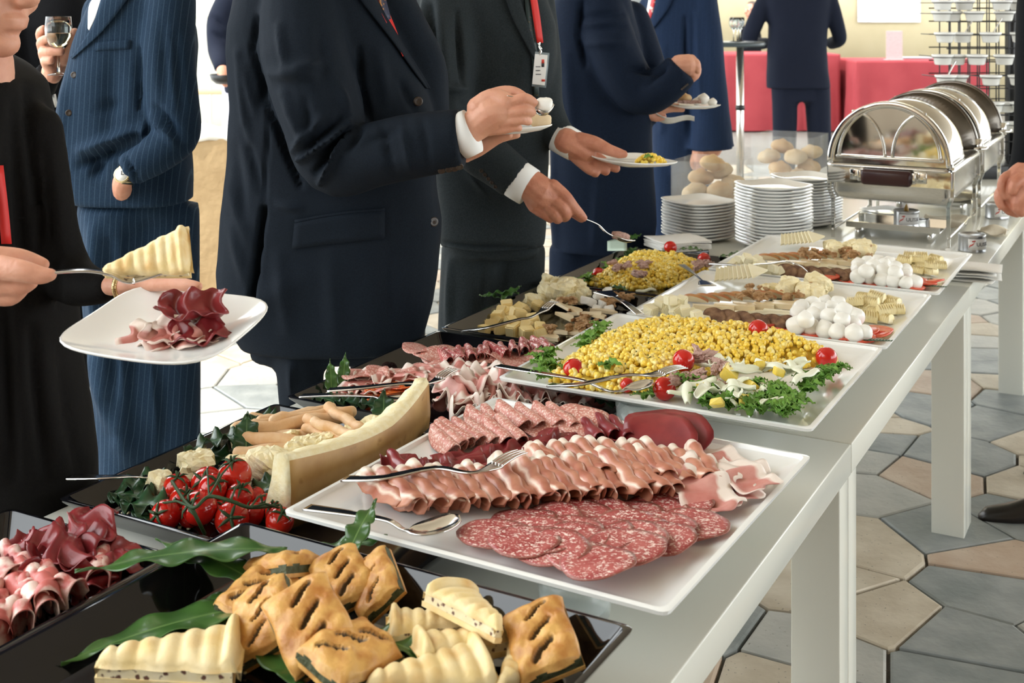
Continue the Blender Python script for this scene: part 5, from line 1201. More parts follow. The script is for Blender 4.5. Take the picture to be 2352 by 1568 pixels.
def heap(poly_px, zb, hmax, fall, n_all, n_ind, label, seed, group, herb=260, dish=None):
    r_ = random.Random(seed); poly = [tuple(P(x, y, zb))[:2] for x, y in poly_px]; xs = [p[0] for p in poly]; ys = [p[1] for p in poly]; pts_ = []
    im = (Matrix.Translation(dish.location) @ Matrix.Rotation(dish.rotation_euler.z, 4, 'Z')).inverted(); bx = [max(v[i] for v in dish.bound_box) for i in (0, 1)]
    def on(x, y, m_=.048): l_ = im @ Vector((x, y, 0)); return abs(l_.x) < bx[0]-m_ and abs(l_.y) < bx[1]-m_
    wl_d = lambda x, y: (lambda l_: min(bx[0]-abs(l_.x), bx[1]-abs(l_.y))-.046)(im @ Vector((x, y, 0)))
    hf = lambda x, y: hmax*min(1, max(0, wl_d(x, y))/.03)**.6*(1-math.exp(-(edge_d(poly, x, y)/fall)**1.3))*(.92+.08*math.sin(x*60)*math.sin(y*47))
    while len(pts_) < n_all:
        x, y = r_.uniform(min(xs), max(xs)), r_.uniform(min(ys), max(ys))
        if inside(poly, x, y) and on(x, y): pts_.append((x, y, hf(x, y)))
    rest = MB(); first = True; ind = sorted(range(n_all), key=lambda i: pts_[i][1])[:n_ind] if n_ind else []
    pick = set(r_.sample(range(n_all), n_ind)) if n_ind else set(); hb = MB()
    c0 = Vector((sum(xs)/len(xs), sum(ys)/len(ys), zb))
    # bed under the loose kernels
    for i, (x, y, h) in enumerate(pts_):
        rot = Euler((r_.uniform(0, 6), r_.uniform(0, 6), r_.uniform(0, 6))); z = zb+max(h+r_.uniform(-.003, .0035)+.003, .0055); s_ = r_.uniform(.85, 1.15)
        if i in pick: ob('corn_kernel', kerm if r_.random() < .7 else kerm2, None, loc=(x, y, z+.0012), rot=rot, scale=s_, label=label, cat='corn kernel', group=group)
        else:
            M_ = Matrix.Translation(Vector((x, y, z))-c0) @ rot.to_matrix().to_4x4() @ Matrix.Scale(s_, 4)
            rest.add([M_ @ Vector(v) for v in kb.v], kb.f, 0 if r_.random() < .7 else 1)
    N_ = 18; g = []
    for i in range(30):
        g.append([])
        for j in range(30):
            x = min(xs)+(max(xs)-min(xs))*i/29; y = min(ys)+(max(ys)-min(ys))*j/29; g[-1].append((x-c0.x, y-c0.y, (hf(x, y)-.006 if inside(poly, x, y) and on(x, y) else -.002)))
    bed = MB(); vs = [p for r2 in g for p in r2]; bed.add(vs, [(i*30+j, (i+1)*30+j, (i+1)*30+j+1, i*30+j+1) for i in range(29) for j in range(29) if max(vs[i*30+j][2], vs[(i+1)*30+j+1][2], vs[(i+1)*30+j][2], vs[i*30+j+1][2]) > 0], 0)
    used = sorted({i for q in bed.f for i in q}); nw = {i: k for k, i in enumerate(used)}; rest.add([bed.v[i] for i in used], [tuple(nw[i] for i in q) for q in bed.f], 0)
    o = ob('corn_salad', rest, [M_corn, M_corn2], loc=c0, label=label.replace('loose yellow corn kernel', 'loose yellow corn kernels heaped')+' mass', cat='corn salad', kind='stuff')
    for i in range(herb):
        x, y, h = pts_[r_.randrange(n_all)]; rot = Euler((r_.uniform(0, 6), r_.uniform(0, 6), 0)).to_matrix(); hb.box(Vector((x, y, zb+h+.008))-c0, (r_.uniform(.003, .008), .002, .0008), rot)
    ob('chopped_herbs', hb, M_herb, o, kind='stuff')
    return hf, poly
hf2, poly2 = heap([(1255, 872), (1330, 800), (1450, 752), (1600, 738), (1790, 758), (1890, 800), (1935, 838), (1800, 850), (1640, 862), (1560, 905), (1400, 902), (1290, 892)], ZW, .042, .05, 2500, 300, 'loose yellow corn kernel on the white salad platter', 5, 'corn kernels on the white platter', dish=plat2)
hfN, polyN = heap([(1345, 655), (1395, 600), (1480, 575), (1640, 568), (1672, 590), (1640, 625), (1560, 660), (1450, 668)], ZT, .045, .05, 1800, 0, 'loose yellow corn kernel on the black tray', 6, None, 420, dish=trayN)

# ---- cherry tomatoes
def tomato(loc, r, label, group=None, calyx=False, cut=False, rot=(0, 0, 0)):
    mb = MB().ell((0, 0, 0), (r, r, r*.96), None, 22, 16); mb.v = [(x, y, z-r*.10*math.exp(-((x*x+y*y)/(r*.28)**2)) if z > 0 else z) for x, y, z in mb.v]
    o = lay(ob('cherry_tomato', mb, M_tom, loc=loc, rot=rot, label=label, cat='tomato', group=group))
    if calyx:
        c = MB()
        for k in range(5):
            a = k*math.tau/5+.3; d = Vector((math.cos(a), math.sin(a), 0)); pts_ = [Vector((0, 0, r*.86)), d*r*.45+UP*r*.97, d*r*.85+UP*r*.80]; c.tube(pts_, [r*.10, r*.11, r*.02], 6, flat=.35)
        c.tube([(0, 0, r*.85), (r*.1, 0, r*1.25)], r*.08, 6); ob('calyx', c, M_green, o)
    return o
for x, y, dz, lab in [(1318, 852, .018, 'whole cherry tomato beside the lettuce at the corner of the corn heap'), (1742, 757, .042, 'glossy cherry tomato on top of the corn heap near the mozzarella'), (1570, 828, .046, 'halved cherry tomato next to the tuna on the corn heap'), (1898, 820, .020, 'cherry tomato at the outer end of the corn heap by the platter rim'), (1526, 895, .018, 'cherry tomato in front of the serving fork on the corn platter'), (1440, 890, .008, 'half hidden cherry tomato below the crossed cutlery')]:
    tomato(P(x, y, ZW+dz), .0215 if 'half hidden' not in lab else .014, lab, rot=(fr.uniform(.3, 1.2), fr.uniform(-.6, .6), fr.uniform(0, 6)))
for x, y, dz, lab in [(1540, 568, .052, 'cherry tomato before the napkin pile on the far corn salad'), (1645, 580, .03, 'cherry tomato at the plate stack end of the far corn salad'), (1375, 630, .02, 'cherry tomato at the leafy end of the far corn salad')]:
    DISH = trayN; tomato(P(x, y, ZT+dz), .020, lab, rot=(.5, 0, 0)); DISH = plat2

# ---- lettuce, fennel, pineapple, tuna in front of the corn
lfm = [leaf_mesh(.036, .010, 200+k, .003, cup=.5, arch=.006, n=10, m=5) for k in range(3)]
for m_ in lfm: m_.materials.append(M_let)
def sprig(x, y, z, label, group, n=5, s=1):
    e = empty('lettuce_sprig', P(x, y, z), fr.uniform(0, 6), label=label, cat='lettuce', group=group); lay(e)
    for k in range(n):
        a = k*math.tau/n+fr.uniform(-.4, .4); ob('leaf', lfm[k % 3], None, e, loc=(math.cos(a)*.012*s, math.sin(a)*.012*s, .004*k*.5), rot=(fr.uniform(-.4, .4), -fr.uniform(.0, .7), a), scale=s*fr.uniform(.8, 1.2))
lc = 'small green lettuce sprig under the fennel end of the corn salad'
for k in range(48):
    x, y = fr.choice([(1640, 915), (1690, 938), (1800, 945), (1780, 915), (1830, 925), (1700, 930), (1760, 935), (1800, 925), (1850, 905), (1880, 880), (1910, 850), (1720, 900), (1600, 895)]); sprig(x+fr.uniform(-35, 35), y+fr.uniform(-16, 16), ZW+.008+fr.uniform(0, .018), lc, 'lettuce at the near corner of the corn salad')
for x, y in [(1230, 830), (1250, 850), (1262, 822), (1240, 868), (1270, 845), (1352, 785), (1372, 770), (1380, 760), (1340, 800)]: sprig(x, y, ZW+.008+fr.uniform(0, .01), 'small green lettuce sprig at the back edge of the corn heap', 'lettuce at the back of the corn salad')
for x, y in [(1395, 845), (1500, 905), (1480, 915)]: sprig(x, y, ZW+.035 if y < 860 else ZW+.006, 'single lettuce sprig lying on the corn kernels', 'lettuce on the corn', 3)
for x, y in [(1300, 655), (1318, 640), (1355, 615), (1370, 602), (1330, 655), (1395, 590), (1425, 585)]: DISH = trayN; sprig(x, y, ZT+.012, 'small lettuce sprig at the edge of the far corn salad', 'lettuce at the far corn salad')
DISH = plat2
fm = []
for k in range(4):
    g = [[((u-.5)*.062, (v-.5)*(.010+.010*math.sin(math.pi*u)), .006*math.sin(math.pi*u)+.006*(v-.5)**2*4*(1 if k % 2 else -1)+.003*math.sin(u*8+k)) for v in [j/5 for j in range(6)]] for u in [i/11 for i in range(12)]]
    fm.append(MB().sheet(g, .0018).mesh('fennel')); fm[-1].materials.append(M_fen)
for k in range(34):
    x, y = fr.choice([(1620, 860), (1680, 850), (1740, 850), (1790, 860), (1840, 850), (1660, 905), (1720, 890), (1770, 895), (1600, 900), (1750, 920)])
    put('fennel_strip', fm[k % 4], x+fr.uniform(-40, 40), y+fr.uniform(-18, 18), ZW+.028+fr.uniform(-.004, .018), fr.uniform(0, 6.3), fr.uniform(-.35, .35), fr.uniform(-.5, .5), fr.uniform(.8, 1.25), label='pale fennel strip scattered over the salad greens', cat='fennel', group='fennel strips on the corn platter')
for k in range(12):
    x, y = fr.choice([(1600, 655), (1560, 665), (1620, 640), (1500, 672)]); DISH = trayN; put('fennel_strip', fm[k % 4], x+fr.uniform(-25, 25), y+fr.uniform(-8, 8), ZT+.02+fr.uniform(0, .012), fr.uniform(0, 6.3), fr.uniform(-.2, .2), 0, .9, label='pale fennel strip at the near edge of the far corn salad', cat='fennel', group='fennel strips on the black corn tray')
DISH = plat2
pnm = [cube_mesh(.028, .022, .016, 300+k, .3) for k in range(3)]
for m_ in pnm: m_.materials.append(M_pin)
for k, (x, y, s_) in enumerate([(1672, 858, 1.3), (1722, 890, 1.15), (1640, 932, .8), (1710, 918, .8), (1790, 855, .8), (1608, 885, .7), (1745, 840, .8)]):
    put('pineapple_chunk', pnm[k % 3], x, y, ZW+.040 if y < 880 else ZW+.032, fr.uniform(0, 6), fr.uniform(-.6, .6), fr.uniform(-.8, .8), s_, label='yellow pineapple chunk among the fennel strips', cat='pineapple', group='pineapple chunks')
tun = [chunk(.020, .010, .007, 320+k, .35, 14, 8, True, .25) for k in range(4)]
for m_ in tun: m_.materials.append(M_tun)
for k in range(26):
    x, y = fr.choice([(1610, 815), (1630, 830), (1650, 840), (1595, 870), (1640, 880), (1560, 868), (1625, 822)]); put('tuna_flake', tun[k % 4], x+fr.uniform(-18, 18), y+fr.uniform(-10, 10), ZW+.046-(.020 if y > 855 else 0)+fr.uniform(-.004, .008), fr.uniform(0, 6), fr.uniform(-.4, .4), fr.uniform(-.4, .4), fr.uniform(.6, 1.1), label='brown tuna flake piled in the middle of the corn salad', cat='tuna', group='tuna flakes on the white platter')
for k in range(16):
    x, y = fr.choice([(1610, 605), (1620, 600), (1480, 605), (1430, 610), (1470, 630), (1410, 600)]); DISH = trayN; put('tuna_flake', tun[k % 4], x+fr.uniform(-14, 14), y+fr.uniform(-6, 6), ZT+.05, fr.uniform(0, 6), fr.uniform(-.4, .4), 0, fr.uniform(.7, 1.1), label='brown tuna flake on the far corn salad', cat='tuna', group='tuna flakes on the black tray')
cutlery('spoon', pp((1142, 838, .797), (1250, 856, .808), (1340, 872, .806), (1400, 896, .800), (1450, 890, .803), (1500, 874, .808)), 'steel serving spoon crossing the fork on the corn salad', hw=.017, head=.06)
cutlery('fork', pp((1262, 882, .800), (1330, 880, .812), (1430, 860, .826), (1500, 858, .830), (1572, 842, .834)), 'steel serving fork with tuna on the corn salad', hw=.020, head=.085)

# ---------------------------------------------------------------- cheese platters
mzb = MB().ell((0, 0, 0), (.0205, .0195, .0175), None, 18, 12); mzb.v = [(x*(1+.10*math.sin(3*z/.0175)), y, z+.0045*math.exp(-((x-.004)**2+y*y)/.00005) if z > 0 else z) for x, y, z in mzb.v]
mzm = mzb.mesh('mozzarella'); mzm.materials.append(M_moz)
tsm = disc_mesh(.034, .034, .0045, .001, 400); tsm.materials.append(M_tomc)
cubs = [cube_mesh(.028, .024, .022, 420+k, .16) for k in range(4)]
pch = [chunk(.026, .020, .017, 440+k, .30, 14, 9, True, .14) for k in range(5)]
for m_ in pch: m_.materials.append(M_par)
wal = [chunk(.0125, .0085, .0065, 460+k, .4, 16, 11, True, .30) for k in range(4)]
for m_ in wal: m_.materials.append(M_wal)
def stick_mesh(L, W, T, seed, m0, m1=None):
    r_ = random.Random(seed); g = MB().box((0, 0, 0), (L, W, T)); g.v = [(x*(1+r_.uniform(-.06, .06)), y*(1+r_.uniform(-.2, .2)), z) for x, y, z in g.v]
    if m1: g.m = [0, 0, 0, 1, 0, 0]
    me = g.mesh('stick', False); me.materials.append(m0)
    if m1: me.materials.append(m1)
    return me
def pear_mesh(seed, L=.075, W=.024, T=.007):
    n = 16; rings = []
    def outline(z, k):
        o_ = []
        for i in range(n):
            u = i/(n-1); o_.append(((u-.5)*L*k, W*k*math.sin(math.pi*u)**.7-.008, z))
        o_ += [((.5-u)*L*k*.98, -.010, z) for u in [j/5 for j in range(6)]]; return o_
    mb = MB().loft([outline(0, 1), outline(T, .985)]); mb.m = [1 if i < n-1 else 0 for i in range(len(mb.f))]
    me = mb.mesh('slice', False); me.materials.append(M_pear); me.materials.append(M_skin); return me
prs = [pear_mesh(k) for k in range(2)]
csl = [stick_mesh(.080, .024, .007, 480+k, M_chp) for k in range(3)]; skn = [stick_mesh(.095, .016, .012, 490+k, M_pear, M_skin) for k in range(2)]
brs = disc_mesh(.038, .026, .010, .001, 500); brs.materials.append(M_brd)
def curl_mesh(seed):
    g = []
    for i in range(9):
        u = -1+2*i/8; g.append([(u*.015, v*.019, .021+.0030*math.cos(v*22)-.006*u*u) for v in [-1+2*j/28 for j in range(29)]])
    me = solid(g, 0, .04).mesh('curl', True); me.materials.append(M_butter); return me
bcm = curl_mesh(1)
fan = []
for k in range(2):
    mb = MB().add([(0, 0, 0), (.085, -.026, 0), (.085, .026, 0), (0, 0, .0045), (.085, -.026, .0045), (.085, .026, .0045)], [(0, 2, 1), (3, 4, 5), (0, 1, 4, 3), (1, 2, 5, 4), (2, 0, 3, 5)]); me = mb.mesh('fan', False); me.materials.append(M_chp); fan.append(me)
for m_ in cubs: pass
cubp = [c_.copy() for c_ in cubs]
for c_ in cubs: c_.materials.append(M_chs)
for c_ in cubp: c_.materials.append(M_chp)
def dill(x, y, z, label, s=1, a=None):
    mb = MB(); L = .075*s
    mb.tube([(0, 0, .004), (L, 0, .012)], [.0016, .0008], 6)
    for k in range(16):
        u = (k+1)/17; sd = 1 if k % 2 else -1; b0 = Vector((L*u, 0, .004+.008*u)); d = Vector((.55, sd, .25)).normalized(); ll = .024*s*(1-.6*u)
        g = [[b0+d*(ll*t)+Vector((-d.y, d.x, 0))*(w_*.0032*s*math.sin(math.pi*min(1, t+.12))) for w_ in (-1, 0, 1)] for t in [j/5 for j in range(6)]]; mb.sheet(g, .0005)
    put('fern_frond', mb, x, y, z, a if a is not None else fr.uniform(0, 6), m=M_leafd, label=label, cat='frond')
def cheese_platter(dx, dy, k0, sc, pl, nm):
    """contents shared by both cheese platters; T maps photo points of the middle one"""
    T = lambda x, y: pl(x, y)
    def it(name, me, x, y, z, a=0, tilt=0, roll=0, s=1, **k): X, Y_ = T(x, y); return put(name, me, X, Y_, ZW+z, a, tilt, roll, s, **k)
    # tomato slices and mozzarella
    for k, (x, y) in enumerate([(1770, 740), (1800, 752), (1835, 758), (1868, 764), (1900, 770), (1940, 776), (1975, 775), (2010, 762), (2030, 755), (1745, 742), (1985, 756)]):
        it('tomato_slice', tsm, x, y, .008+.001*k, fr.uniform(0, 6), fr.uniform(-.12, .12), fr.uniform(0, .15), .95, label='red tomato slice under the mozzarella on the '+nm, cat='tomato slice', group='tomato slices on the '+nm)
    for k, (x, y, z) in enumerate([(1828, 748, .028), (1862, 752, .024), (1885, 768, .024), (1920, 765, .024), (1950, 778, .024), (1985, 765, .024), (1960, 745, .026), (1900, 742, .026), (1835, 722, .032), (1870, 726, .040), (1905, 728, .044), (1935, 735, .044), (1965, 728, .036), (1850, 735, .046), (1880, 712, .044), (1910, 708, .040), (1940, 716, .046), (1840, 708, .030), (1865, 700, .034), (1895, 696, .030), (1925, 700, .030)]):
        it('mozzarella_ball', mzm, x, y, z, fr.uniform(0, 6), fr.uniform(-.8, .8), fr.uniform(-.8, .8), fr.uniform(.88, 1.12), label='small white mozzarella ball in the pile on the '+nm, cat='mozzarella', group='mozzarella on the '+nm)
    for k, (x, y, z) in enumerate([(1980, 715, .004), (2010, 724, .004), (2040, 708, .004), (1995, 735, .004), (2030, 738, .004), (2060, 718, .004), (2000, 702, .018), (2035, 720, .02), (1985, 692, .004), (2012, 690, .022), (2050, 700, .004), (1965, 702, .02)]):
        it('butter_curl', bcm, x, y, z, fr.uniform(-.5, .5)+TA, fr.uniform(-.1, .3), fr.uniform(-.2, .2), fr.uniform(.85, 1.05), label='ridged butter curl at the outer corner of the '+nm, cat='butter curl', group='butter curls on the '+nm)
    for k, (x, y, z) in enumerate([(1505, 706, .012), (1530, 712, .012), (1555, 722, .012), (1585, 730, .012), (1610, 736, .012), (1520, 694, .03), (1548, 700, .03), (1575, 712, .03), (1600, 722, .03), (1540, 688, .045), (1495, 715, .012), (1565, 692, .03)]):
        it('cheese_cube', cubp[k % 4], x, y, z, fr.uniform(0, 6), fr.uniform(-.5, .5), fr.uniform(-.5, .5), fr.uniform(.9, 1.15), label='pale cheese cube in the heap beside the fruit bread of the '+nm, cat='cheese', group='pale cheese cubes on the '+nm)
    for k in range(9): it('cheese_slice', fan[k % 2], 1640+k*11, 648-k*1.0, .012+.003*k, ang_px(1640, 640, 40, -22, ZW)+.02*k, -.12, .25, 1, label='thin cheese wedge fanned at the back of the '+nm, cat='cheese', group='fanned cheese on the '+nm)
    for k in range(10): it('pear_slice', prs[k % 2], 1592+k*26, 688-k*1.4, .010+.0012*k, ang_px(1600, 690, 60, 10, ZW)+math.pi+fr.uniform(-.1, .1), .08, .75, 1, label='red skinned pear slice overlapping in the row on the '+nm, cat='pear slice', group='pear slices on the '+nm)
    for k in range(7): it('pear_stick', skn[k % 2], 1640+k*46, 707-k*2.2, .016+.002*(k % 2), ang_px(1640, 706, 60, 4, ZW)+fr.uniform(-.08, .08), 0, 0, 1, label='long pear stick with red skin across the '+nm, cat='pear stick', group='pear sticks on the '+nm)
    for k in range(7): it('cheese_stick', csl[k % 3], 1690+k*34, 728-k*6+(k % 2)*6, .014+.003*(k % 2), ang_px(1690, 722, 60, 6, ZW)+fr.uniform(-.15, .15), fr.uniform(-.1, .1), fr.uniform(-.2, .2), fr.uniform(.85, 1), label='flat cheese stick lying before the pears on the '+nm, cat='cheese', group='cheese sticks on the '+nm)
    for k in range(6): it('bread_slice', brs, 1632+k*36, 733+k*2.5, .016, ang_px(1640, 735, 60, 20, ZW), .2, .55, .85, label='slice of dark fruit bread below the cheese sticks on the '+nm, cat='bread slice', group='dark bread slices on the '+nm)
    for k in range(22): it('walnut_half', wal[k % 4], 1690+fr.uniform(0, 195), 672+fr.uniform(-16, 12), .026+fr.uniform(0, .012), fr.uniform(0, 6), fr.uniform(-.4, .4), 0, fr.uniform(.8, 1.2), label='walnut half strewn over the fruit on the '+nm, cat='walnut', group='walnuts on the '+nm)
    for k in range(11): it('parmesan_chunk', pch[k % 5], 1770+fr.uniform(0, 120), 663+fr.uniform(-12, 10), .016+.014*(k % 2), fr.uniform(0, 6), fr.uniform(-.4, .4), 0, fr.uniform(.8, 1.2), label='crumbly parmesan chunk at the back of the '+nm, cat='cheese', group='parmesan on the '+nm)
DISH = plat3
cheese_platter(0, 0, 0, 1, lambda x, y: (x, y), 'middle cheese platter')
def to4(x, y):
    v = P(x, y, ZW); r = v-Vector((c3.x, c3.y, ZW)); r *= .98; return proj(Vector((c4.x, c4.y, ZW))+r)
DISH = plat4
cheese_platter(0, 0, 0, 1, to4, 'far cheese platter')
DISH = plat3; dill(1990, 786, ZW+.010, 'feathery green frond at the rim of the middle cheese platter', .8, ang_px(2040, 782, 30, 5, ZW))
DISH = plat4
for k, (x, y) in enumerate([(1935, 632), (1975, 640), (2120, 660), (2090, 655)]): dill(x, y, ZW+.004, ['feathery frond before the bread on the far cheese platter', 'feathery frond beside the tomatoes on the far cheese platter', 'feathery frond at the corner rim of the far cheese platter', 'feathery frond under the tomato slices of the far cheese platter'][k], .9)
cutlery('fork', pp((1632, 604, .797), (1700, 607, .812), (1768, 604, .822), (1812, 600, .826), (1852, 622, .80)), 'steel fork resting across the rim of the far cheese platter', hw=.017, head=.07)
cutlery('spatula', pp((1565, 606, .765), (1595, 628, .790), (1625, 655, .797)), 'steel spatula leaning between the corn tray and the middle cheese platter', hw=.020, head=.06)
cutlery('spatula', pp((1470, 720, .800), (1430, 690, .81), (1384, 668, .805)), 'steel cake slice between the cheese tray and the corn platter', hw=.022, head=.07)

# ---- leaves
lau = [leaf_mesh(.15, .025, 600+k, .0055, cup=.14, arch=.008, n=40) for k in range(4)]
big = [leaf_mesh(.27, .044, 640+k, .0045, cup=.05, arch=.010, n=60, m=13) for k in range(3)]
for m_ in lau+big: m_.materials.append(M_leaf)
ivy = [leaf_mesh(.085, .026, 620+k, .008, cup=.22, arch=.006) for k in range(3)]
for m_ in ivy: m_.materials.append(M_leafd)
def leaf(me, x, y, z, dx, dy, tilt, roll, s, label, group=None, name='laurel_leaf'):
    put(name, me, x, y, z, ang_px(x, y, dx, dy, z), tilt, roll, s, label=label, cat='leaf', group=group)

# ---------------------------------------------------------------- pastry tray
DISH = trayP
def spinach(seed):
    r_ = random.Random(seed); nx, ny, A, B_ = 46, 38, .048, .038; g = []; sl = []
    for q in range(3): sl.append((-.028+.028*q, r_.uniform(-.006, .006), .62))
    hv = {}
    for i in range(nx):
        row = []
        for j in range(ny):
            u, v = -1+2*i/(nx-1), -1+2*j/(ny-1); x, y = u*A*(1+.03*math.sin(5*v+seed)), v*B_*(1+.04*math.sin(4*u+seed))
            z = .034-.012*(abs(u)**5+abs(v)**5)/1.3+.0022*math.sin(x*190+seed)*math.sin(y*150); d_ = 0
            for (sx_, sy_, an) in sl:
                X = (x-sx_)*math.cos(an)+(y-sy_)*math.sin(an); Y_ = -(x-sx_)*math.sin(an)+(y-sy_)*math.cos(an); d_ = max(d_, math.exp(-((X/.0040)**4+(Y_/.020)**4)))
            z -= .009*d_; z += .004*math.exp(-((d_-.35)/.2)**2); hv[(i, j)] = d_; row.append((x, y, z))
        g.append(row)
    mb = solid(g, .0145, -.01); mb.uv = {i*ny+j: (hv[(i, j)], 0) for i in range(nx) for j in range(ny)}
    fil = MB().box((0, 0, .0105), (A*1.98, B_*1.98, .013)); base = MB().box((0, 0, .0025), (A*2.02, B_*2.02, .005))
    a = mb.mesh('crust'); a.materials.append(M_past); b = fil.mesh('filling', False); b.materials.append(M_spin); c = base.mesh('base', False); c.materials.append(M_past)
    return a, b, c
SP = [spinach(k) for k in range(3)]
def wedge(seed, ribs=8):
    nx, ny = 44, 16; g = []
    for i in range(nx):
        u = i/(nx-1); w_ = .006+.036*u-.004*max(0, u-.9)*10; row = []
        for j in range(ny):
            v = -1+2*j/(ny-1); z = .027+.0055*abs(math.sin(math.pi*ribs*u))**.6*(1-.4*v*v)-.008*abs(v)**4-.010*max(0, .1-u)*10
            if u > .86: z += .007*math.sin(math.pi*min(1, (u-.86)/.12))
            if u > .97: z -= .012
            row.append(((u-.55)*.132, v*w_+.0012*math.sin(u*20+seed), z))
        g.append(row)
    top = solid(g, .0155, -.015); top.uv = None; top = top.mesh('crust'); top.materials.append(M_paste)
    pr_ = [(-.055*1.3, .005), (.052, .040), (.052, -.040), (-.055*1.3, -.005)]
    fil = MB().loft([[(x, y, .006) for x, y in pr_], [(x, y, .0165) for x, y in pr_]]).mesh('filling', False); fil.materials.append(M_fill)
    bs = MB().loft([[(x*1.02, y*1.03, 0) for x, y in pr_], [(x*1.03, y*1.05, .0065) for x, y in pr_]]).mesh('base', False); bs.materials.append(M_paste)
    return top, fil, bs
M_fill = mat('olive crumb filling', (.74, .62, .36), (.80, .70, .48), scale=60, rough=.6, rnd=1); spots(M_fill, 110, .30, (.12, .05, .035), soft=.06)
WD = [wedge(1, 8), wedge(2, 7)]
def pastry(kind, x, y, z, dx, dy, tilt, roll, s, label, group=None):
    q = P(x, y, z); a = ang_px(x, y, dx, dy, z); e = empty('spinach_pastry' if kind == 's' else 'shortcrust_wedge', q, label=label, cat='pastry', group=group)
    e.rotation_euler = (Matrix.Rotation(a, 3, 'Z') @ Matrix.Rotation(tilt, 3, 'Y') @ Matrix.Rotation(roll, 3, 'X')).to_euler(); e.scale = (s,)*3
    lay(e)
    k = fr.randrange(3) if kind == 's' else fr.randrange(2)
    for nm, me in zip(('crust', 'filling', 'base'), (SP if kind == 's' else WD)[k]): ob(nm, me, None, e)
for x, y, z, dx, dy, t, r_, s_, lb in [
    (700, 1300, .030, 60, 20, -.35, -.30, 1.12, 'spinach pastry square with two open slits nearest the tray back wall'),
    (790, 1345, .034, 50, 55, .30, .30, 1.05, 'spinach pastry square leaning in the middle of the back row'),
    (905, 1340, .028, 40, 70, .25, .75, 1.0, 'spinach pastry standing on edge beside the laurel leaf tip'),
    (595, 1390, .020, 55, -35, -.15, .15, 1.1, 'spinach pastry lying on the big laurel leaves'),
    (620, 1440, .036, 20, 75, .40, .55, 1.1, 'spinach pastry wedged upright below the others on the leaves'),
    (718, 1450, .050, 60, 60, .45, .40, 1.25, 'large spinach pastry square lying across the whole pile'),
    (800, 1530, .030, 70, -40, .05, .25, 1.2, 'spinach pastry with a long slit at the foot of the pile')]:
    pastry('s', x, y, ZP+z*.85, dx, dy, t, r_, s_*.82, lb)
for x, y, z, dx, dy, t, r_, s_, lb in [
    (1095, 1412, .050, -60, -50, .06, .30, 1.15, 'pale ribbed shortcrust wedge leaning on its neighbours at the back of the tray'),
    (1015, 1446, .014, -70, 4, .0, .16, 1.18, 'pale ribbed shortcrust wedge behind the olive filled wedge'),
    (1062, 1512, .016, -80, 12, -.03, .22, 1.22, 'shortcrust wedge showing dark olive filling on its cut side'),
    (1195, 1545, .014, 60, -70, 0, .2, 1.0, 'small pale shortcrust wedge beside the golden plaited pastry'),
    (410, 1545, .010, 80, -6, -.03, .02, 1.55, 'pale ribbed shortcrust wedge alone on the dark tray'),
    (1000, 1580, .012, 80, -15, 0, .05, 1.35, 'pale shortcrust wedge lying between the olive wedge and the tray edge')]:
    pastry('w', x, y, ZP+z*.8, dx, dy, t, r_, s_*.78, lb)
pastry('s', 1255, 1490, ZP+.030, 30, 60, .30, .35, .95, 'golden plaited pastry lying alone by the corner rim of the tray')
for x, y, z, dx, dy, t, r_, s_, k, lb in [(420, 1345, .018, -200, 20, .02, .1, 1.75, 0, 'long wavy laurel leaf reaching over the pastry tray wall'), (385, 1450, .012, -180, 50, .0, .1, 1.75, 1, 'broad laurel leaf with a pale midrib on the dark tray'), (480, 1320, .026, -120, -30, -.15, 0, 1.2, 2, 'laurel leaf curling over the tray wall beside the dark beef'), (480, 1430, .010, -80, 70, 0, 0, 1.2, 3, 'laurel leaf below the leaning spinach pastry'), (640, 1520, .010, 40, 50, 0, 0, 1.2, 0, 'laurel leaf pinned under the lowest spinach pastries'), (960, 1288, .040, 110, -20, -.2, .1, .95, 1, 'laurel leaf poking out behind the upright spinach pastry'), (830, 1255, .040, 50, -45, -.45, 0, .7, 2, 'small laurel leaf tip pointing up at the tray back wall'), (900, 1500, .012, 80, 30, 0, 0, 1, 3, 'laurel leaf between the spinach and shortcrust pastries')]:
    leaf(big[k % 3] if s_ > 1.1 else lau[k], x, y, ZP+z, dx, dy, t, r_, s_*.55 if s_ > 1.1 else s_, lb)

# ---------------------------------------------------------------- tray of rolled ham
DISH = trayH
hm_ = [ripple(.050, .034, .0075, 700+k, curl=.2) for k in range(4)]; 
for m_ in hm_: m_.materials.append(M_brs)
hr_ = [taco(.060, .050, .013, .0016, 720+k, rect=True, flare=.25, scal=.01) for k in range(4)]
for m_ in hr_: m_.materials.append(M_cop)
for k, (x, y, z) in enumerate([(170, 1255, .03), (210, 1240, .045), (120, 1270, .02), (60, 1300, .012), (180, 1310, .03), (250, 1320, .022), (230, 1360, .018), (150, 1345, .022), (100, 1320, .02), (290, 1300, .012), (200, 1285, .035)]):
    put('cured_beef_slice', hm_[k % 4], x, y, ZT+z, fr.uniform(0, 6), fr.uniform(-.3, .3), fr.uniform(-.3, .3), fr.uniform(.95, 1.2), label='dark red cured beef slice heaped at the back of the ham tray', cat='cured beef', group='cured beef on the ham tray')
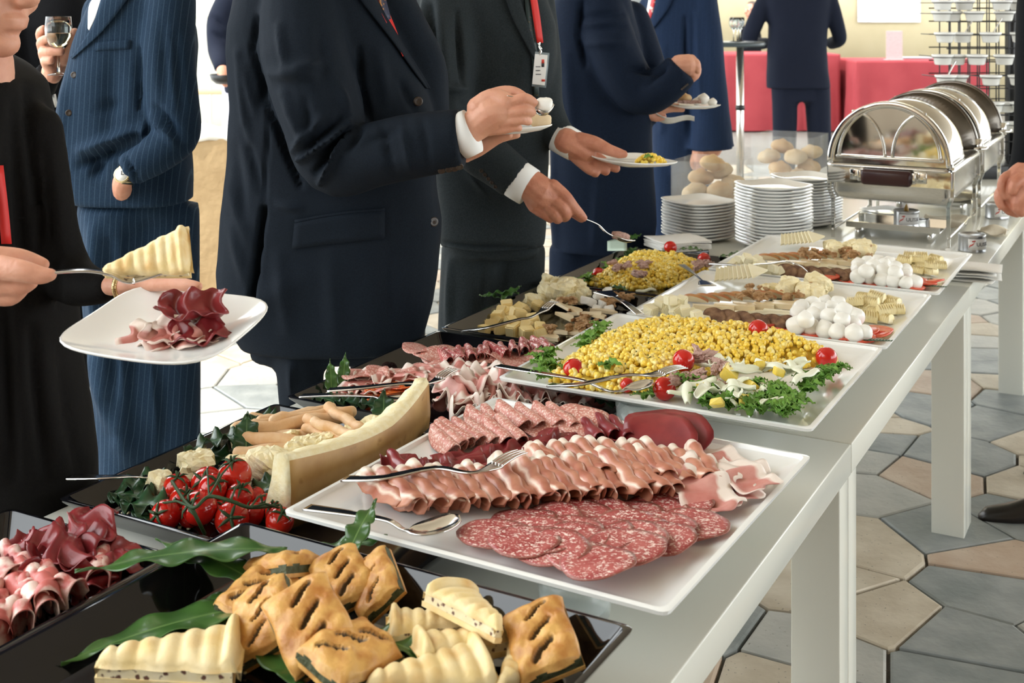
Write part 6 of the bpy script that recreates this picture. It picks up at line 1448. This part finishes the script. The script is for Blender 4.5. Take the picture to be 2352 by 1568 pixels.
for k, (x, y, z) in enumerate([(30, 1330, .012), (20, 1390, .02), (70, 1400, .02), (120, 1420, .015), (60, 1450, .012), (10, 1450, .01), (160, 1400, .018), (310, 1290, .012), (280, 1318, .014), (20, 1490, .006), (90, 1375, .03), (-20, 1350, .02), (-30, 1420, .015), (130, 1385, .024)]):
    put('ham_roll', hr_[k % 4], x, y, ZT+z*.6, fr.choice([ang_px(50, 1400, 40, 60, ZT), ang_px(50, 1400, -20, 60, ZT)])+fr.uniform(-.4, .4), 0, fr.uniform(-.3, .3), fr.uniform(.8, 1.0), label='rolled marbled ham slice on the black ham tray', cat='ham roll', group='ham rolls on the ham tray')

# ---------------------------------------------------------------- parmesan tray
DISH = trayT
# wedge shell of rind standing along the tray
ws, we = Vector((-.337, 1.871, 0)), Vector((-.148, 2.205, 0)); wd = (we-ws); wl2 = wd.length; wd.normalize(); wn = Vector((-wd.y, wd.x, 0))
out, inn = [], []
rings = []
for i in range(26):
    u = i/25; c_ = ws+wd*(wl2*u)+wn*(-.030*math.sin(math.pi*u)); h = .112-.012*math.sin(math.pi*u)+.020*max(0, u-.6)*2; w_ = .030+.016*math.sin(math.pi*min(1, u*1.1))
    zb_ = ZT+(.040*min(1, max(0, (u-.76)/.05)))
    j_ = lambda q: .0025*math.sin(i*1.7+q)
    rings.append([tuple(c_+UP*(zb_)), tuple(c_+UP*(ZT+h*.5)-wn*.003), tuple(c_+UP*(ZT+h*.93)), tuple(c_+wn*.006+UP*(ZT+h)), tuple(c_+wn*(w_*.5)+UP*(ZT+h+j_(1))), tuple(c_+wn*w_+UP*(ZT+h-.006+j_(2))), tuple(c_+wn*(w_+.006+j_(3))+UP*(ZT+h*.6)), tuple(c_+wn*(w_+.022+j_(4)*2)+UP*max(ZT+h*.25, zb_+.006)), tuple(c_+wn*(w_+.03)+UP*zb_)])
mb = MB().loft(rings); nn_ = 9; mb.m = [(0 if (k % nn_) in (0, 1) else 1) if k < 25*nn_ else 1 for k in range(len(mb.f))]
mw = Vector(((ws.x+we.x)/2, (ws.y+we.y)/2, ZT)); ob('parmesan_wheel_piece', mb.xf(Matrix.Translation(-mw)), [M_rind, M_par], loc=mw, label='big curved parmesan piece with golden rind along the white meat platter', cat='cheese')
bigp = [chunk(.034, .026, .020, 740+k, .22, 18, 12, True, .11) for k in range(5)]
for m_ in bigp: m_.materials.append(M_par)
par_l = 'rough parmesan chunk on the breadstick tray'
for k, (x, y, z) in enumerate([(402, 1062, .014), (436, 1072, .014), (424, 1052, .02), (450, 1088, .010), (490, 1000, .012), (520, 995, .02), (505, 1010, .014), (545, 1000, .016), (590, 1050, .02), (620, 1030, .035), (640, 1060, .03), (600, 1080, .016), (640, 1095, .02), (680, 1040, .05), (710, 1020, .055), (745, 1015, .055), (655, 1080, .04), (570, 1075, .012), (620, 1060, .05), (780, 1010, .055), (815, 1000, .055), (845, 992, .055), (690, 1065, .04), (725, 1040, .04), (600, 1030, .03), (660, 1015, .045), (372, 1110, .03), (640, 1120, .02), (575, 1100, .01)]):
    put('parmesan_chunk', bigp[k % 5] if x > 560 or k in (0, 1) else pch[k % 5], x, y, ZT+z, fr.uniform(0, 6), fr.uniform(-.4, .4), fr.uniform(-.4, .4), fr.uniform(.65, 1.0), label=par_l, cat='cheese', group='parmesan chunks on the breadstick tray')
def bstick(seed):
    r_ = random.Random(seed); L = .15; pts_ = [(-L/2+L*i/9, .002*math.sin(i*.9+seed), .002*math.sin(i*1.3+seed)) for i in range(10)]; rd = [.0112*(1+.10*math.sin(i*2.1+seed)+(.12 if i in (1, 8) else 0)) for i in range(10)]
    me = MB().tube(pts_, rd, 12).mesh('stick'); me.materials.append(M_bst); return me
bsm = [bstick(k) for k in range(4)]
for k, (x, y, z, dx, dy, s_) in enumerate([(640, 985, .040, 80, 2, 1.0), (660, 1000, .048, 80, 6, 1.0), (690, 970, .062, 80, -10, 1.1), (655, 1012, .055, 80, 5, 1.0), (720, 955, .066, 80, -12, .95), (750, 985, .070, 50, 22, .8), (790, 960, .075, 60, 34, .8), (770, 985, .078, 60, 22, .75), (650, 965, .050, 80, -18, .9), (690, 950, .045, 80, -14, .9), (620, 955, .035, 80, 0, .8), (640, 1030, .045, 80, -4, .9), (750, 1000, .062, 70, 25, .75)]):
    put('breadstick', bsm[k % 4], x, y, ZT+z, ang_px(x, y, dx, dy, ZT), fr.uniform(-.05, .05), 0, s_, label='golden breadstick in the bundle lying on the parmesan', cat='breadstick', group='breadsticks')
for k, (x, y, z, dx, dy, t, s_) in enumerate([(500, 1035, .03, -80, 10, .1, 1.3), (565, 1005, .055, 10, -70, -.9, 1.0), (480, 1060, .012, 80, 30, 0, 1.1), (330, 1130, .012, 80, -6, 0, 1.3), (300, 1155, .012, 80, 20, 0, 1.2), (350, 1185, .012, 80, 10, 0, 1.3), (250, 1150, .010, 60, 30, 0, 1.0), (620, 1130, .020, 70, -25, -.3, 1.0), (560, 965, .03, 60, 30, -.1, 1.0), (340, 1205, .01, 50, 40, 0, .9), (880, 945, .075, 10, -60, -.9, .9)]):
    leaf(ivy[k % 3], x, y, ZT+z, dx, dy, t, .1, s_, ['dark leaf lying before the parmesan crumbs', 'upright pointed leaf beside the breadsticks', 'dark leaf under the parmesan crumbs', 'dull leaf under the serving handle', 'dark leaf at the corner of the parmesan tray', 'long leaf beside the tomatoes on the vine', 'small dark leaf in the tray corner', 'dark curled leaf between tomatoes and cheese rind', 'leaf tip under the breadstick ends', 'small leaf at the near rim below the tomatoes', 'upright leaf between breadsticks and the spoon'][k], name='dark_leaf')
# tomatoes on the vine
vt = [(385, 1188, .022), (420, 1150, .024), (412, 1120, .030), (472, 1110, .034), (540, 1103, .046), (470, 1172, .030), (530, 1190, .022), (490, 1140, .040), (555, 1140, .030), (575, 1150, .022), (600, 1160, .018), (640, 1195, .020), (615, 1180, .018), (440, 1190, .018), (590, 1185, .016), (505, 1160, .030)]
rv = {0: .0235, 4: .0270, 5: .0265, 3: .026, 6: .026, 11: .0215}
vr = [rv.get(k, .0225 if k < 9 else .0185) for k in range(len(vt))]; vp = [P(x, y, ZT+z) for x, y, z in vt]
for _ in range(200):
    for i in range(len(vp)):
        for j in range(i):
            d_ = vp[i]-vp[j]; g_ = (vr[i]+vr[j])*.97-d_.length
            if g_ > 0: d_ = d_.normalized()*g_*.4; vp[i] += d_; vp[j] -= d_
        vp[i].z = max(ZT+vr[i]*.96, vp[i].z)
for k, (x, y, z) in enumerate(vt): tomato(vp[k], vr[k], 'ripe cherry tomato on the vine in the parmesan tray', 'tomatoes on the vine', True, rot=(fr.uniform(.2, 1.1), fr.uniform(-.5, .5), fr.uniform(-.6, .6)))
vn = MB(); main = pp((395, 1105, ZT+.055), (440, 1165, ZT+.062), (480, 1140, ZT+.075), (530, 1150, ZT+.070), (575, 1165, ZT+.055), (640, 1160, ZT+.035)); p_, _ = resample(main, [0]*6, 6); c0 = main[2].copy(); vn.tube([q-c0 for q in p_], .0026, 8)
for a, b in ((1, 0), (1, 5), (2, 3), (2, 4), (3, 6), (3, 8), (4, 11), (4, 10)): t_ = vp[b]+UP*vr[b]*.9; vn.tube([main[a]-c0, (main[a]+t_)/2-c0+UP*.006, t_-c0], .0017, 6)
vn.tube([q-c0 for q in pp((440, 1165, ZT+.062), (455, 1195, ZT+.045), (470, 1225, ZT+.015))], .0028, 8)
ob('tomato_vine', vn, M_green, loc=c0, label='green vine stem linking the cherry tomatoes', cat='vine')
cutlery('spoon', pp((158, 1093, .762), (230, 1094, .768), (300, 1092, .762), (345, 1098, .745), (385, 1112, .728)), 'steel spoon whose handle sticks out over the parmesan tray corner', hw=.016, head=.05)
hb = MB()
for k in range(90):
    q = cT+D*fr.uniform(-.20, .17)+N*fr.uniform(.08, .25)+UP*(ZT+.003-cT.z); hb.box((q.x-cT.x, q.y-cT.y, q.z-ZT), (fr.uniform(.002, .006), fr.uniform(.002, .005), .003), Matrix.Rotation(fr.uniform(0, 3), 3, 'Z'))
ob('cheese_crumbs', hb, M_par, loc=(cT.x, cT.y, ZT), label='tiny cheese crumbs scattered over the parmesan tray', cat='crumbs', kind='stuff')
hb = MB()
for k in range(70):
    q = cP+PU*fr.uniform(-.24, .24)+PV*fr.uniform(-.18, .18); hb.box((q.x-cP.x, q.y-cP.y, .003), (fr.uniform(.001, .004), fr.uniform(.001, .004), .002), Matrix.Rotation(fr.uniform(0, 3), 3, 'Z'))
ob('pastry_crumbs', hb, M_paste, loc=(cP.x, cP.y, ZP), label='tiny pastry crumbs scattered over the pastry tray', cat='crumbs', kind='stuff')

# ---------------------------------------------------------------- salami tray
DISH = trayM
def scatter(name, ms, spec, z0, label, cat, group, tilt=.25, roll=.25, s=(.9, 1.1), a=None):
    for k, (x, y, z) in enumerate(spec): put(name, ms[k % len(ms)], x, y, z0+z, (ang_px(x, y, *a, z0) if a else 0)+fr.uniform(-.4, .4) if a else fr.uniform(0, 6), fr.uniform(-tilt, tilt), fr.uniform(-roll, roll), fr.uniform(*s), label=label, cat=cat, group=group)
st_ = [disc_mesh(.044, .036, .0015, .005, 800+k) for k in range(3)]
for m_ in st_: m_.materials.append(M_salp)
scatter('salami_slice', st_, [(960+26*k, 800+2.0*k+(k % 3)*7, .050-.001*k) for k in range(11)], ZT, 'salami slice shingled at the back of the black salami tray', 'salami slice', 'back salami shingles', .15, .3)
scatter('salami_slice', st_, [(830+28*k, 860-2.4*k+(k % 2)*5, .040) for k in range(8)], ZT, 'mottled salami slice fanned at the leafy end of the black salami tray', 'salami slice', 'fanned salami on the black tray', .15, .25)
t2 = [taco(.040, .036, .0085, .0015, 810+k, flare=.15) for k in range(3)]
for m_ in t2: m_.materials.append(M_sal)
scatter('salami_slice', t2, [(1020+20*k, 842-2.6*k, .030) for k in range(13)], ZT, 'folded red salami slice in the row on the black salami tray', 'salami slice', 'folded salami row on the black tray', .05, .2, a=(30, 40))
p2 = [ripple(.055, .038, .0055, 820+k, curl=.15) for k in range(4)]
for m_ in p2: m_.materials.append(M_hamb)
scatter('ham_slice', p2, [(760, 895, .012), (790, 885, .018), (830, 885, .022), (870, 878, .026), (910, 880, .026), (950, 870, .030), (1000, 868, .032), (1050, 865, .032), (1100, 862, .034), (1140, 868, .034), (820, 905, .014), (880, 900, .016)], ZT, 'thin pink ham slice with pale fat on the black salami tray', 'ham slice', 'ham slices under the cutlery', .15, .2)
p3 = [ripple(.060, .045, .0115, 830+k, curl=.3, bunch=.75) for k in range(4)]
for m_ in p3: m_.materials.append(M_hamb)
scatter('ham_slice', p3, [(1060, 935, .022), (1095, 915, .03), (1050, 960, .018), (1140, 915, .03), (1180, 925, .026), (1130, 945, .02), (1220, 920, .022), (1260, 925, .018), (1300, 932, .014), (1340, 940, .008), (1170, 950, .015), (1110, 895, .04), (1230, 940, .012), (1080, 985, .010), (1360, 935, .006)], ZT, 'ruffled raw ham slice beside the cheese rind on the black salami tray', 'ham slice', 'ruffled ham behind the meat platter', .2, .3)
c_ = [disc_mesh(.030, .026, .0018, .003, 840+k) for k in range(2)]
for m_ in c_: m_.materials.append(M_cho)
scatter('chorizo_slice', c_, [(870, 900, .030), (900, 895, .034), (930, 888, .036), (870, 932, .018), (900, 930, .020), (925, 938, .018), (890, 945, .014), (860, 945, .012), (945, 925, .022), (1110, 878, .045), (1140, 862, .046)], ZT, 'orange red chorizo slice around the spoon on the black tray', 'chorizo', 'chorizo slices', .2, .35)
for k, (x, y, z, dx, dy, t) in enumerate([(750, 868, .04, -15, -70, -.9), (790, 855, .045, 30, -70, -.9), (700, 925, .012, 60, 20, 0), (800, 940, .016, 60, 20, -.2), (850, 945, .016, 60, 20, -.1), (950, 965, .015, 60, 20, -.3), (1400, 935, .01, 40, 30, -.1)]):
    leaf(ivy[k % 3] if k > 1 else lau[k], x, y, ZT+z, dx, dy, t, .1, 1.0 if k > 1 else .55, ['upright glossy laurel leaf at the salami tray corner', 'curled glossy laurel leaf beside the mottled salami', 'dark leaf at the near corner of the salami tray', 'dark leaf under the spoon handle', 'dark leaf below the chorizo slices', 'pointed leaf between the chorizo and cheese rind', 'dark leaf under the corn platter edge'][k], name='laurel_leaf' if k < 2 else 'dark_leaf')
cutlery('fork', pp((755, 893, .765), (830, 888, .772), (930, 878, .782), (985, 878, .782), (1047, 846, .788)), 'steel fork lying on the ham of the black salami tray', hw=.018, head=.08)
cutlery('spoon', pp((692, 907, .752), (770, 905, .760), (850, 908, .764), (885, 914, .764), (958, 906, .768)), 'steel spoon lying on the chorizo of the black salami tray', hw=.021, head=.07)

# ---------------------------------------------------------------- cheese tray
DISH = trayC
def cubes(spec, ms, label, group):
    scatter('cheese_cube', ms, spec, ZT, label, 'cheese', group, .4, .4, (.95, 1.35))
cubes([(1095, 745, .012), (1120, 735, .014), (1150, 722, .016), (1180, 708, .018), (1205, 712, .016), (1150, 755, .012), (1180, 762, .012), (1210, 768, .012), (1240, 772, .012), (1175, 740, .03), (1210, 745, .03), (1240, 752, .028), (1110, 722, .024), (1135, 710, .028), (1225, 735, .03), (1260, 760, .02), (1165, 700, .036), (1235, 700, .024), (1100, 755, .01), (1190, 722, .034)], cubs, 'yellow cheese cube in the heap under the fork on the cheese tray', 'yellow cheese cubes')
scatter('parmesan_chunk', pch, [(1250, 665, .03), (1275, 655, .035), (1300, 650, .04), (1240, 680, .02), (1265, 672, .04), (1290, 662, .05), (1320, 660, .045), (1345, 655, .04), (1220, 685, .02), (1260, 648, .05), (1330, 672, .035), (1210, 695, .02), (1280, 680, .03), (1310, 682, .03), (1350, 668, .03)], ZT, 'crumbly pale cheese chunk at the back of the cheese tray', 'cheese', 'crumbly cheese on the cheese tray', s=(.85, 1.25))
bc = chunk(.030, .030, .026, 900, .10, 18, 12, False, .02); bc.materials.append(M_par); put('cheese_ball', bc, 1342, 640, ZT+.045, label='smooth round ball of butter cheese on top of the cheese tray heap', cat='cheese')
scatter('pear_slice', prs, [(1290, 705, .040), (1320, 715, .034), (1345, 725, .03), (1370, 728, .03), (1300, 730, .03), (1275, 765, .02), (1300, 770, .016), (1330, 765, .016), (1390, 718, .028), (1260, 778, .012), (1360, 745, .02)], ZT, 'brown rimmed pear slice on the cheese tray', 'pear slice', 'pear slices on the cheese tray', .15, .35, (1.0, 1.25), a=(60, 12))
scatter('walnut_half', wal, [(1270+fr.uniform(-20, 110), 742+fr.uniform(-14, 14), .03) for k in range(16)]+[(1390+fr.uniform(-30, 60), 680+fr.uniform(-12, 20), .035) for k in range(10)]+[(1300+fr.uniform(-30, 40), 690, .045) for k in range(5)], ZT, 'walnut half on the black cheese tray', 'walnut', 'walnuts on the cheese tray')
fet = [c_2.copy() for c_2 in cubp]
for m_ in fet: m_.materials.clear(); m_.materials.append(M_moz)
scatter('white_cheese_cube', fet, [(1360, 695, .035), (1385, 700, .032), (1345, 690, .04), (1400, 712, .028), (1375, 680, .045), (1395, 668, .045), (1370, 710, .03)], ZT, 'white goat cheese cube among the walnuts of the cheese tray', 'cheese', 'white cheese cubes', .5, .5, (.75, 1.0))
for k, (x, y, z, dx, dy, t, s_) in enumerate([(1150, 685, .035, -70, 10, -.05, .75), (1175, 675, .045, 60, -20, -.2, .6), (1130, 690, .03, -60, -10, 0, .55)]): leaf(lau[k], x, y, ZT+z, dx, dy, t, .1, s_, ['laurel leaf reaching over the back rim of the cheese tray', 'small laurel leaf above the yellow cheese cubes', 'laurel leaf tip outside the cheese tray rim'][k])
cutlery('fork', pp((1064, 758, .745), (1120, 750, .762), (1190, 732, .778), (1225, 724, .784), (1276, 692, .796)), 'steel fork stuck over the yellow cheese cubes', hw=.018, head=.075)
DISH = trayN
for k, (x, y, z, dx, dy) in enumerate([(1480, 555, .02, 60, -20), (1587, 576, .040, 60, 10), (1700, 600, .02, 60, 20), (1450, 580, .03, 50, -20), (1420, 665, .03, 60, 20), (1680, 610, .015, 60, 10)]): leaf(lau[k % 4], x, y, ZT+z, dx, dy, -.1, .1, .6, ['laurel leaf at the far end of the corn tray', 'laurel leaf before the shorter plate stack', 'laurel leaf between the plate stack and far cheese platter', 'laurel leaf beneath the lifted spoon', 'laurel leaf at the near rim of the far corn salad', 'laurel leaf tucked by the far platter rim'][k])
g = [[P(1395+i*9, 548+j*7, ZT+.03+.004*i) for j in range(5)] for i in range(6)]
lp = ob('salad_plate_leaf', MB().sheet(g, .001), mat('pale cabbage leaf', (.45, .55, .45), rough=.4), label='pale cabbage leaf upright under the lifted serving spoon', cat='leaf')

# ---------------------------------------------------------------- things people hold
DISH = None
def held_plate(c, rz, tilt, s, label):
    return ob('square_plate', PM, None, loc=c, rot=(Matrix.Rotation(tilt[0], 3, 'X') @ Matrix.Rotation(tilt[1], 3, 'Y') @ Matrix.Rotation(rz, 3, 'Z')), scale=s, label=label, cat='plate')
YW = 1.72
pc = Q(385, 772, YW); held_plate(pc, -.26, (.15, .02), 1.10, 'square white plate of ham held by the person in the black shawl')
for k, (x, y, m_, me, a) in enumerate([(445, 722, M_brs, ripple(.040, .030, .005, 950, curl=.4), .1), (462, 768, M_brs, ripple(.034, .026, .0035, 951, curl=.2), .3), (430, 770, M_hamb, ripple(.040, .028, .003, 952, curl=.2), .2), (345, 775, M_hamb, ripple(.036, .028, .003, 953, curl=.2), -.4), (400, 765, M_hamb, ripple(.04, .027, .003, 954, curl=.2), .5)]):
    ob('ham_slice' if m_ is M_hamb else 'cured_beef_slice', me, m_, loc=Q(x, y+14, YW-.01+(.02 if y < 740 else -.015))+UP*.004, rot=(.35, 0, a), scale=1.1, label=['dark cured beef slice folded upright on the held plate', 'low dark cured beef slice lying beside the ham on the held plate', 'pink ham slice on top in the middle of the held plate', 'pink ham slice lying farthest from the cured beef on the held plate', 'pink ham slice folded beneath on the held plate'][k], cat='ham slice' if m_ is M_hamb else 'cured beef')
cutlery('fork', qq((20, 628, 1.655), (120, 622, 1.655), (200, 619, 1.66), (255, 628, 1.665), (290, 642, 1.67), (340, 640, 1.68), (395, 618, 1.69)), 'steel fork in the raised hand carrying a pastry slice', hw=.020, head=.085)
e = empty('shortcrust_wedge', Q(355, 604, 1.70), label='pale ribbed pastry slice balanced on the raised fork', cat='pastry')
e.rotation_euler = (Matrix.Rotation(-.25, 3, 'Y') @ Matrix.Rotation(.05, 3, 'Z') @ Matrix.Rotation(1.0, 3, 'X')).to_euler(); e.scale = (.92, .88, .85)
for nm, me in zip(('crust', 'filling', 'base'), WD[0]): ob(nm, me, None, e)
# centre suit: plate and spoon of cream
YB = 2.65
pb = Q(1150, 303, YB+.17); held_plate(pb, .30, (.0, -.02), .98, 'square white plate held by the charcoal suited person')
put('bread_roll', RM[0], 0, 0, 0) if False else ob('bread_piece', chunk(.028, .018, .016, 960, .1, 14, 9, False, .03), crust, loc=Q(1240, 276, YB+.12), rot=(0, 0, .3), label='piece of bread on the plate of the charcoal suited person', cat='bread')
cutlery('spoon', qq((1165, 218, YB-.03), (1200, 226, YB-.03), (1225, 246, YB-.02), (1245, 258, YB-.01), (1270, 238, YB)), 'steel spoon lifted by the charcoal suited person', hw=.019, head=.05)
ob('cream_scoop', chunk(.018, .017, .015, 961, .12, 16, 10, False, .03), M_moz, loc=Q(1249, 240, YB-.01), label='white creamy scoop on the lifted spoon', cat='cream')
# grey suit: plate and serving spoon
YC = 3.28
pcq = Q(1452, 378, YC+.02); held_plate(pcq, .50, (.0, .06), .93, 'square white plate with corn salad held by the grey suited person')
hbm = MB(); r2_ = random.Random(77)
for k in range(70):
    a, rr_ = r2_.uniform(0, 6.3), r2_.random()**.5; x, y = .040*rr_*math.cos(a), .030*rr_*math.sin(a); z = .022*(1-rr_*rr_)
    M_ = Matrix.Translation((x, y, z)) @ Euler((r2_.uniform(0, 6), r2_.uniform(0, 6), 0)).to_matrix().to_4x4(); hbm.add([M_ @ Vector(v) for v in kb.v], kb.f)
ob('corn_portion', hbm, M_corn, loc=Q(1494, 374, YC)+UP*.0, label='small portion of corn salad on the grey suited person plate', cat='corn salad', kind='stuff')
ob('lettuce_leaf', lfm[0], None, loc=Q(1492, 364, YC-.02), rot=(.2, .1, .4), label='green lettuce leaf on the corn portion of the held plate', cat='lettuce')
cutlery('spoon', qq((1318, 492, 3.14), (1345, 502, 3.15), (1375, 516, 3.17), (1395, 534, 3.18), (1425, 547, 3.20), (1458, 552, 3.22)), 'steel serving spoon in the hand over the far corn salad', hw=.017, head=.07)
ob('tuna_scoop', chunk(.026, .012, .010, 962, .2, 16, 9, True, .1), M_tun, loc=Q(1425, 541, 3.20), rot=(0, .2, .2), label='scoop of tuna salad on the lifted serving spoon', cat='tuna')
# deep navy suit: plate, napkin
YD = 4.07
held_plate(Q(1590, 248, YD), .45, (.0, .02), .72, 'square white plate with mozzarella held by the deep navy suited person')
for k, (x, y, r_) in enumerate([(1615, 228, .019), (1600, 234, .014), (1636, 236, .015)]): ob('mozzarella_ball', mzm, None, loc=Q(x, y, YD-.01), scale=r_/.0195, label='mozzarella ball on the plate of the deep navy suit', cat='mozzarella', group='mozzarella on the navy suit plate')
ob('bread_roll', RM[1], None, loc=Q(1572, 226, YD), scale=.5, label='small brown roll on the plate of the deep navy suit', cat='bread roll')
for k in range(5): ob('tuna_flake', tun[k % 4], None, loc=Q(1566+k*9, 234, YD-.03), scale=.7, label='brown tuna flake on the plate of the deep navy suit', cat='tuna', group='tuna on the navy suit plate')
g = []
for i in range(12):
    u = i/11; g.append([Q(1495+100*u, 258+24*u+10*math.sin(u*5)+(j/6-.5)*(16-6*u), YD-.02+.05*(j/6)) for j in range(7)])
gc = g[6][3].copy(); ob('paper_napkin', MB().sheet([[p-gc for p in r] for r in g], .0015), linen, loc=gc, label='white paper napkin held under the plate of the deep navy suit', cat='napkin')

# ---------------------------------------------------------------- everything settles on its own dish
bpy.context.view_layer.update()
def verts_of(o):
    out = []
    for x in [o]+list(o.children_recursive):
        if x.type == 'MESH': m_ = np.array(x.matrix_world); out.append(arr(x.data) @ m_[:3, :3].T+m_[:3, 3])
    return np.concatenate(out)
def frame(d):
    m_ = np.array(d.matrix_world); im = np.linalg.inv(m_); bb = np.array(d.bound_box); return m_[:3, :3], im, bb.max(0)
PLATS = [plat1, plat2, plat3, plat4]
for o, d, mode in LAID:
    Rm, im, hi = frame(d); pl = d in PLATS; th, ins_, hgt = (.006, .030, hi[2]) if pl else (.004, .035, hi[2])
    c = verts_of(o); l = c @ im[:3, :3].T+im[:3, 3]; mv = np.zeros(3)
    for _ in range(60):
        dx, dy = hi[0]-np.abs(l[:, 0]), hi[1]-np.abs(l[:, 1]); dd = np.minimum(dx, dy)
        surf = np.where(dd > ins_+.006, th, th+(hgt-th)*np.clip((ins_+.006-dd)/(ins_-.005), 0, 1)); pen = np.where(dd > 0, surf-l[:, 2], np.where(l[:, 2] < hgt, .006, -1))
        if mode == 'in' and dd.min() < -.012: pen = np.where(dd < -.012, .006, pen)
        i = int(pen.argmax())
        if pen[i] <= .0012: break
        st_v = np.zeros(3)
        if dd[i] > ins_+.006 or (mode == 'up' and dd[i] > -.05): st_v[2] = min(pen[i], .008)
        else:
            ax = 0 if dx[i] < dy[i] else 1; st_v[ax] = -math.copysign(min(.005, max(pen[i], .002)), l[i, ax])
        l = l+st_v; mv += st_v
    # what lies in a black tray stays clear of the white platters above it
    if not pl:
        for q in PLATS:
            R2, im2, h2 = frame(q)
            for _ in range(40):
                w_ = (l @ Rm.T+np.array(d.matrix_world)[:3, 3]); l2 = w_ @ im2[:3, :3].T+im2[:3, 3]
                e2 = np.minimum(h2[0]-np.abs(l2[:, 0]), h2[1]-np.abs(l2[:, 1])); low = -.001+(h2[2])*np.clip((.030-e2)/.030, 0, 1)
                bad = (e2 > 0) & (l2[:, 2] > low) & (l2[:, 2] < .05)
                if not bad.any(): break
                st_v = np.zeros(3)
                if l[:, 2].min() > th+.002: st_v[2] = -min(.004, l[:, 2].min()-th)
                else:
                    # away from the walkway
                    if (hi[0]+l[:, 0].min()) > .02: st_v[0] = -.004
                    else: break
                l = l+st_v; mv += st_v
    if np.abs(mv).max() > 0: o.location = o.location+Vector(tuple(Rm @ mv))
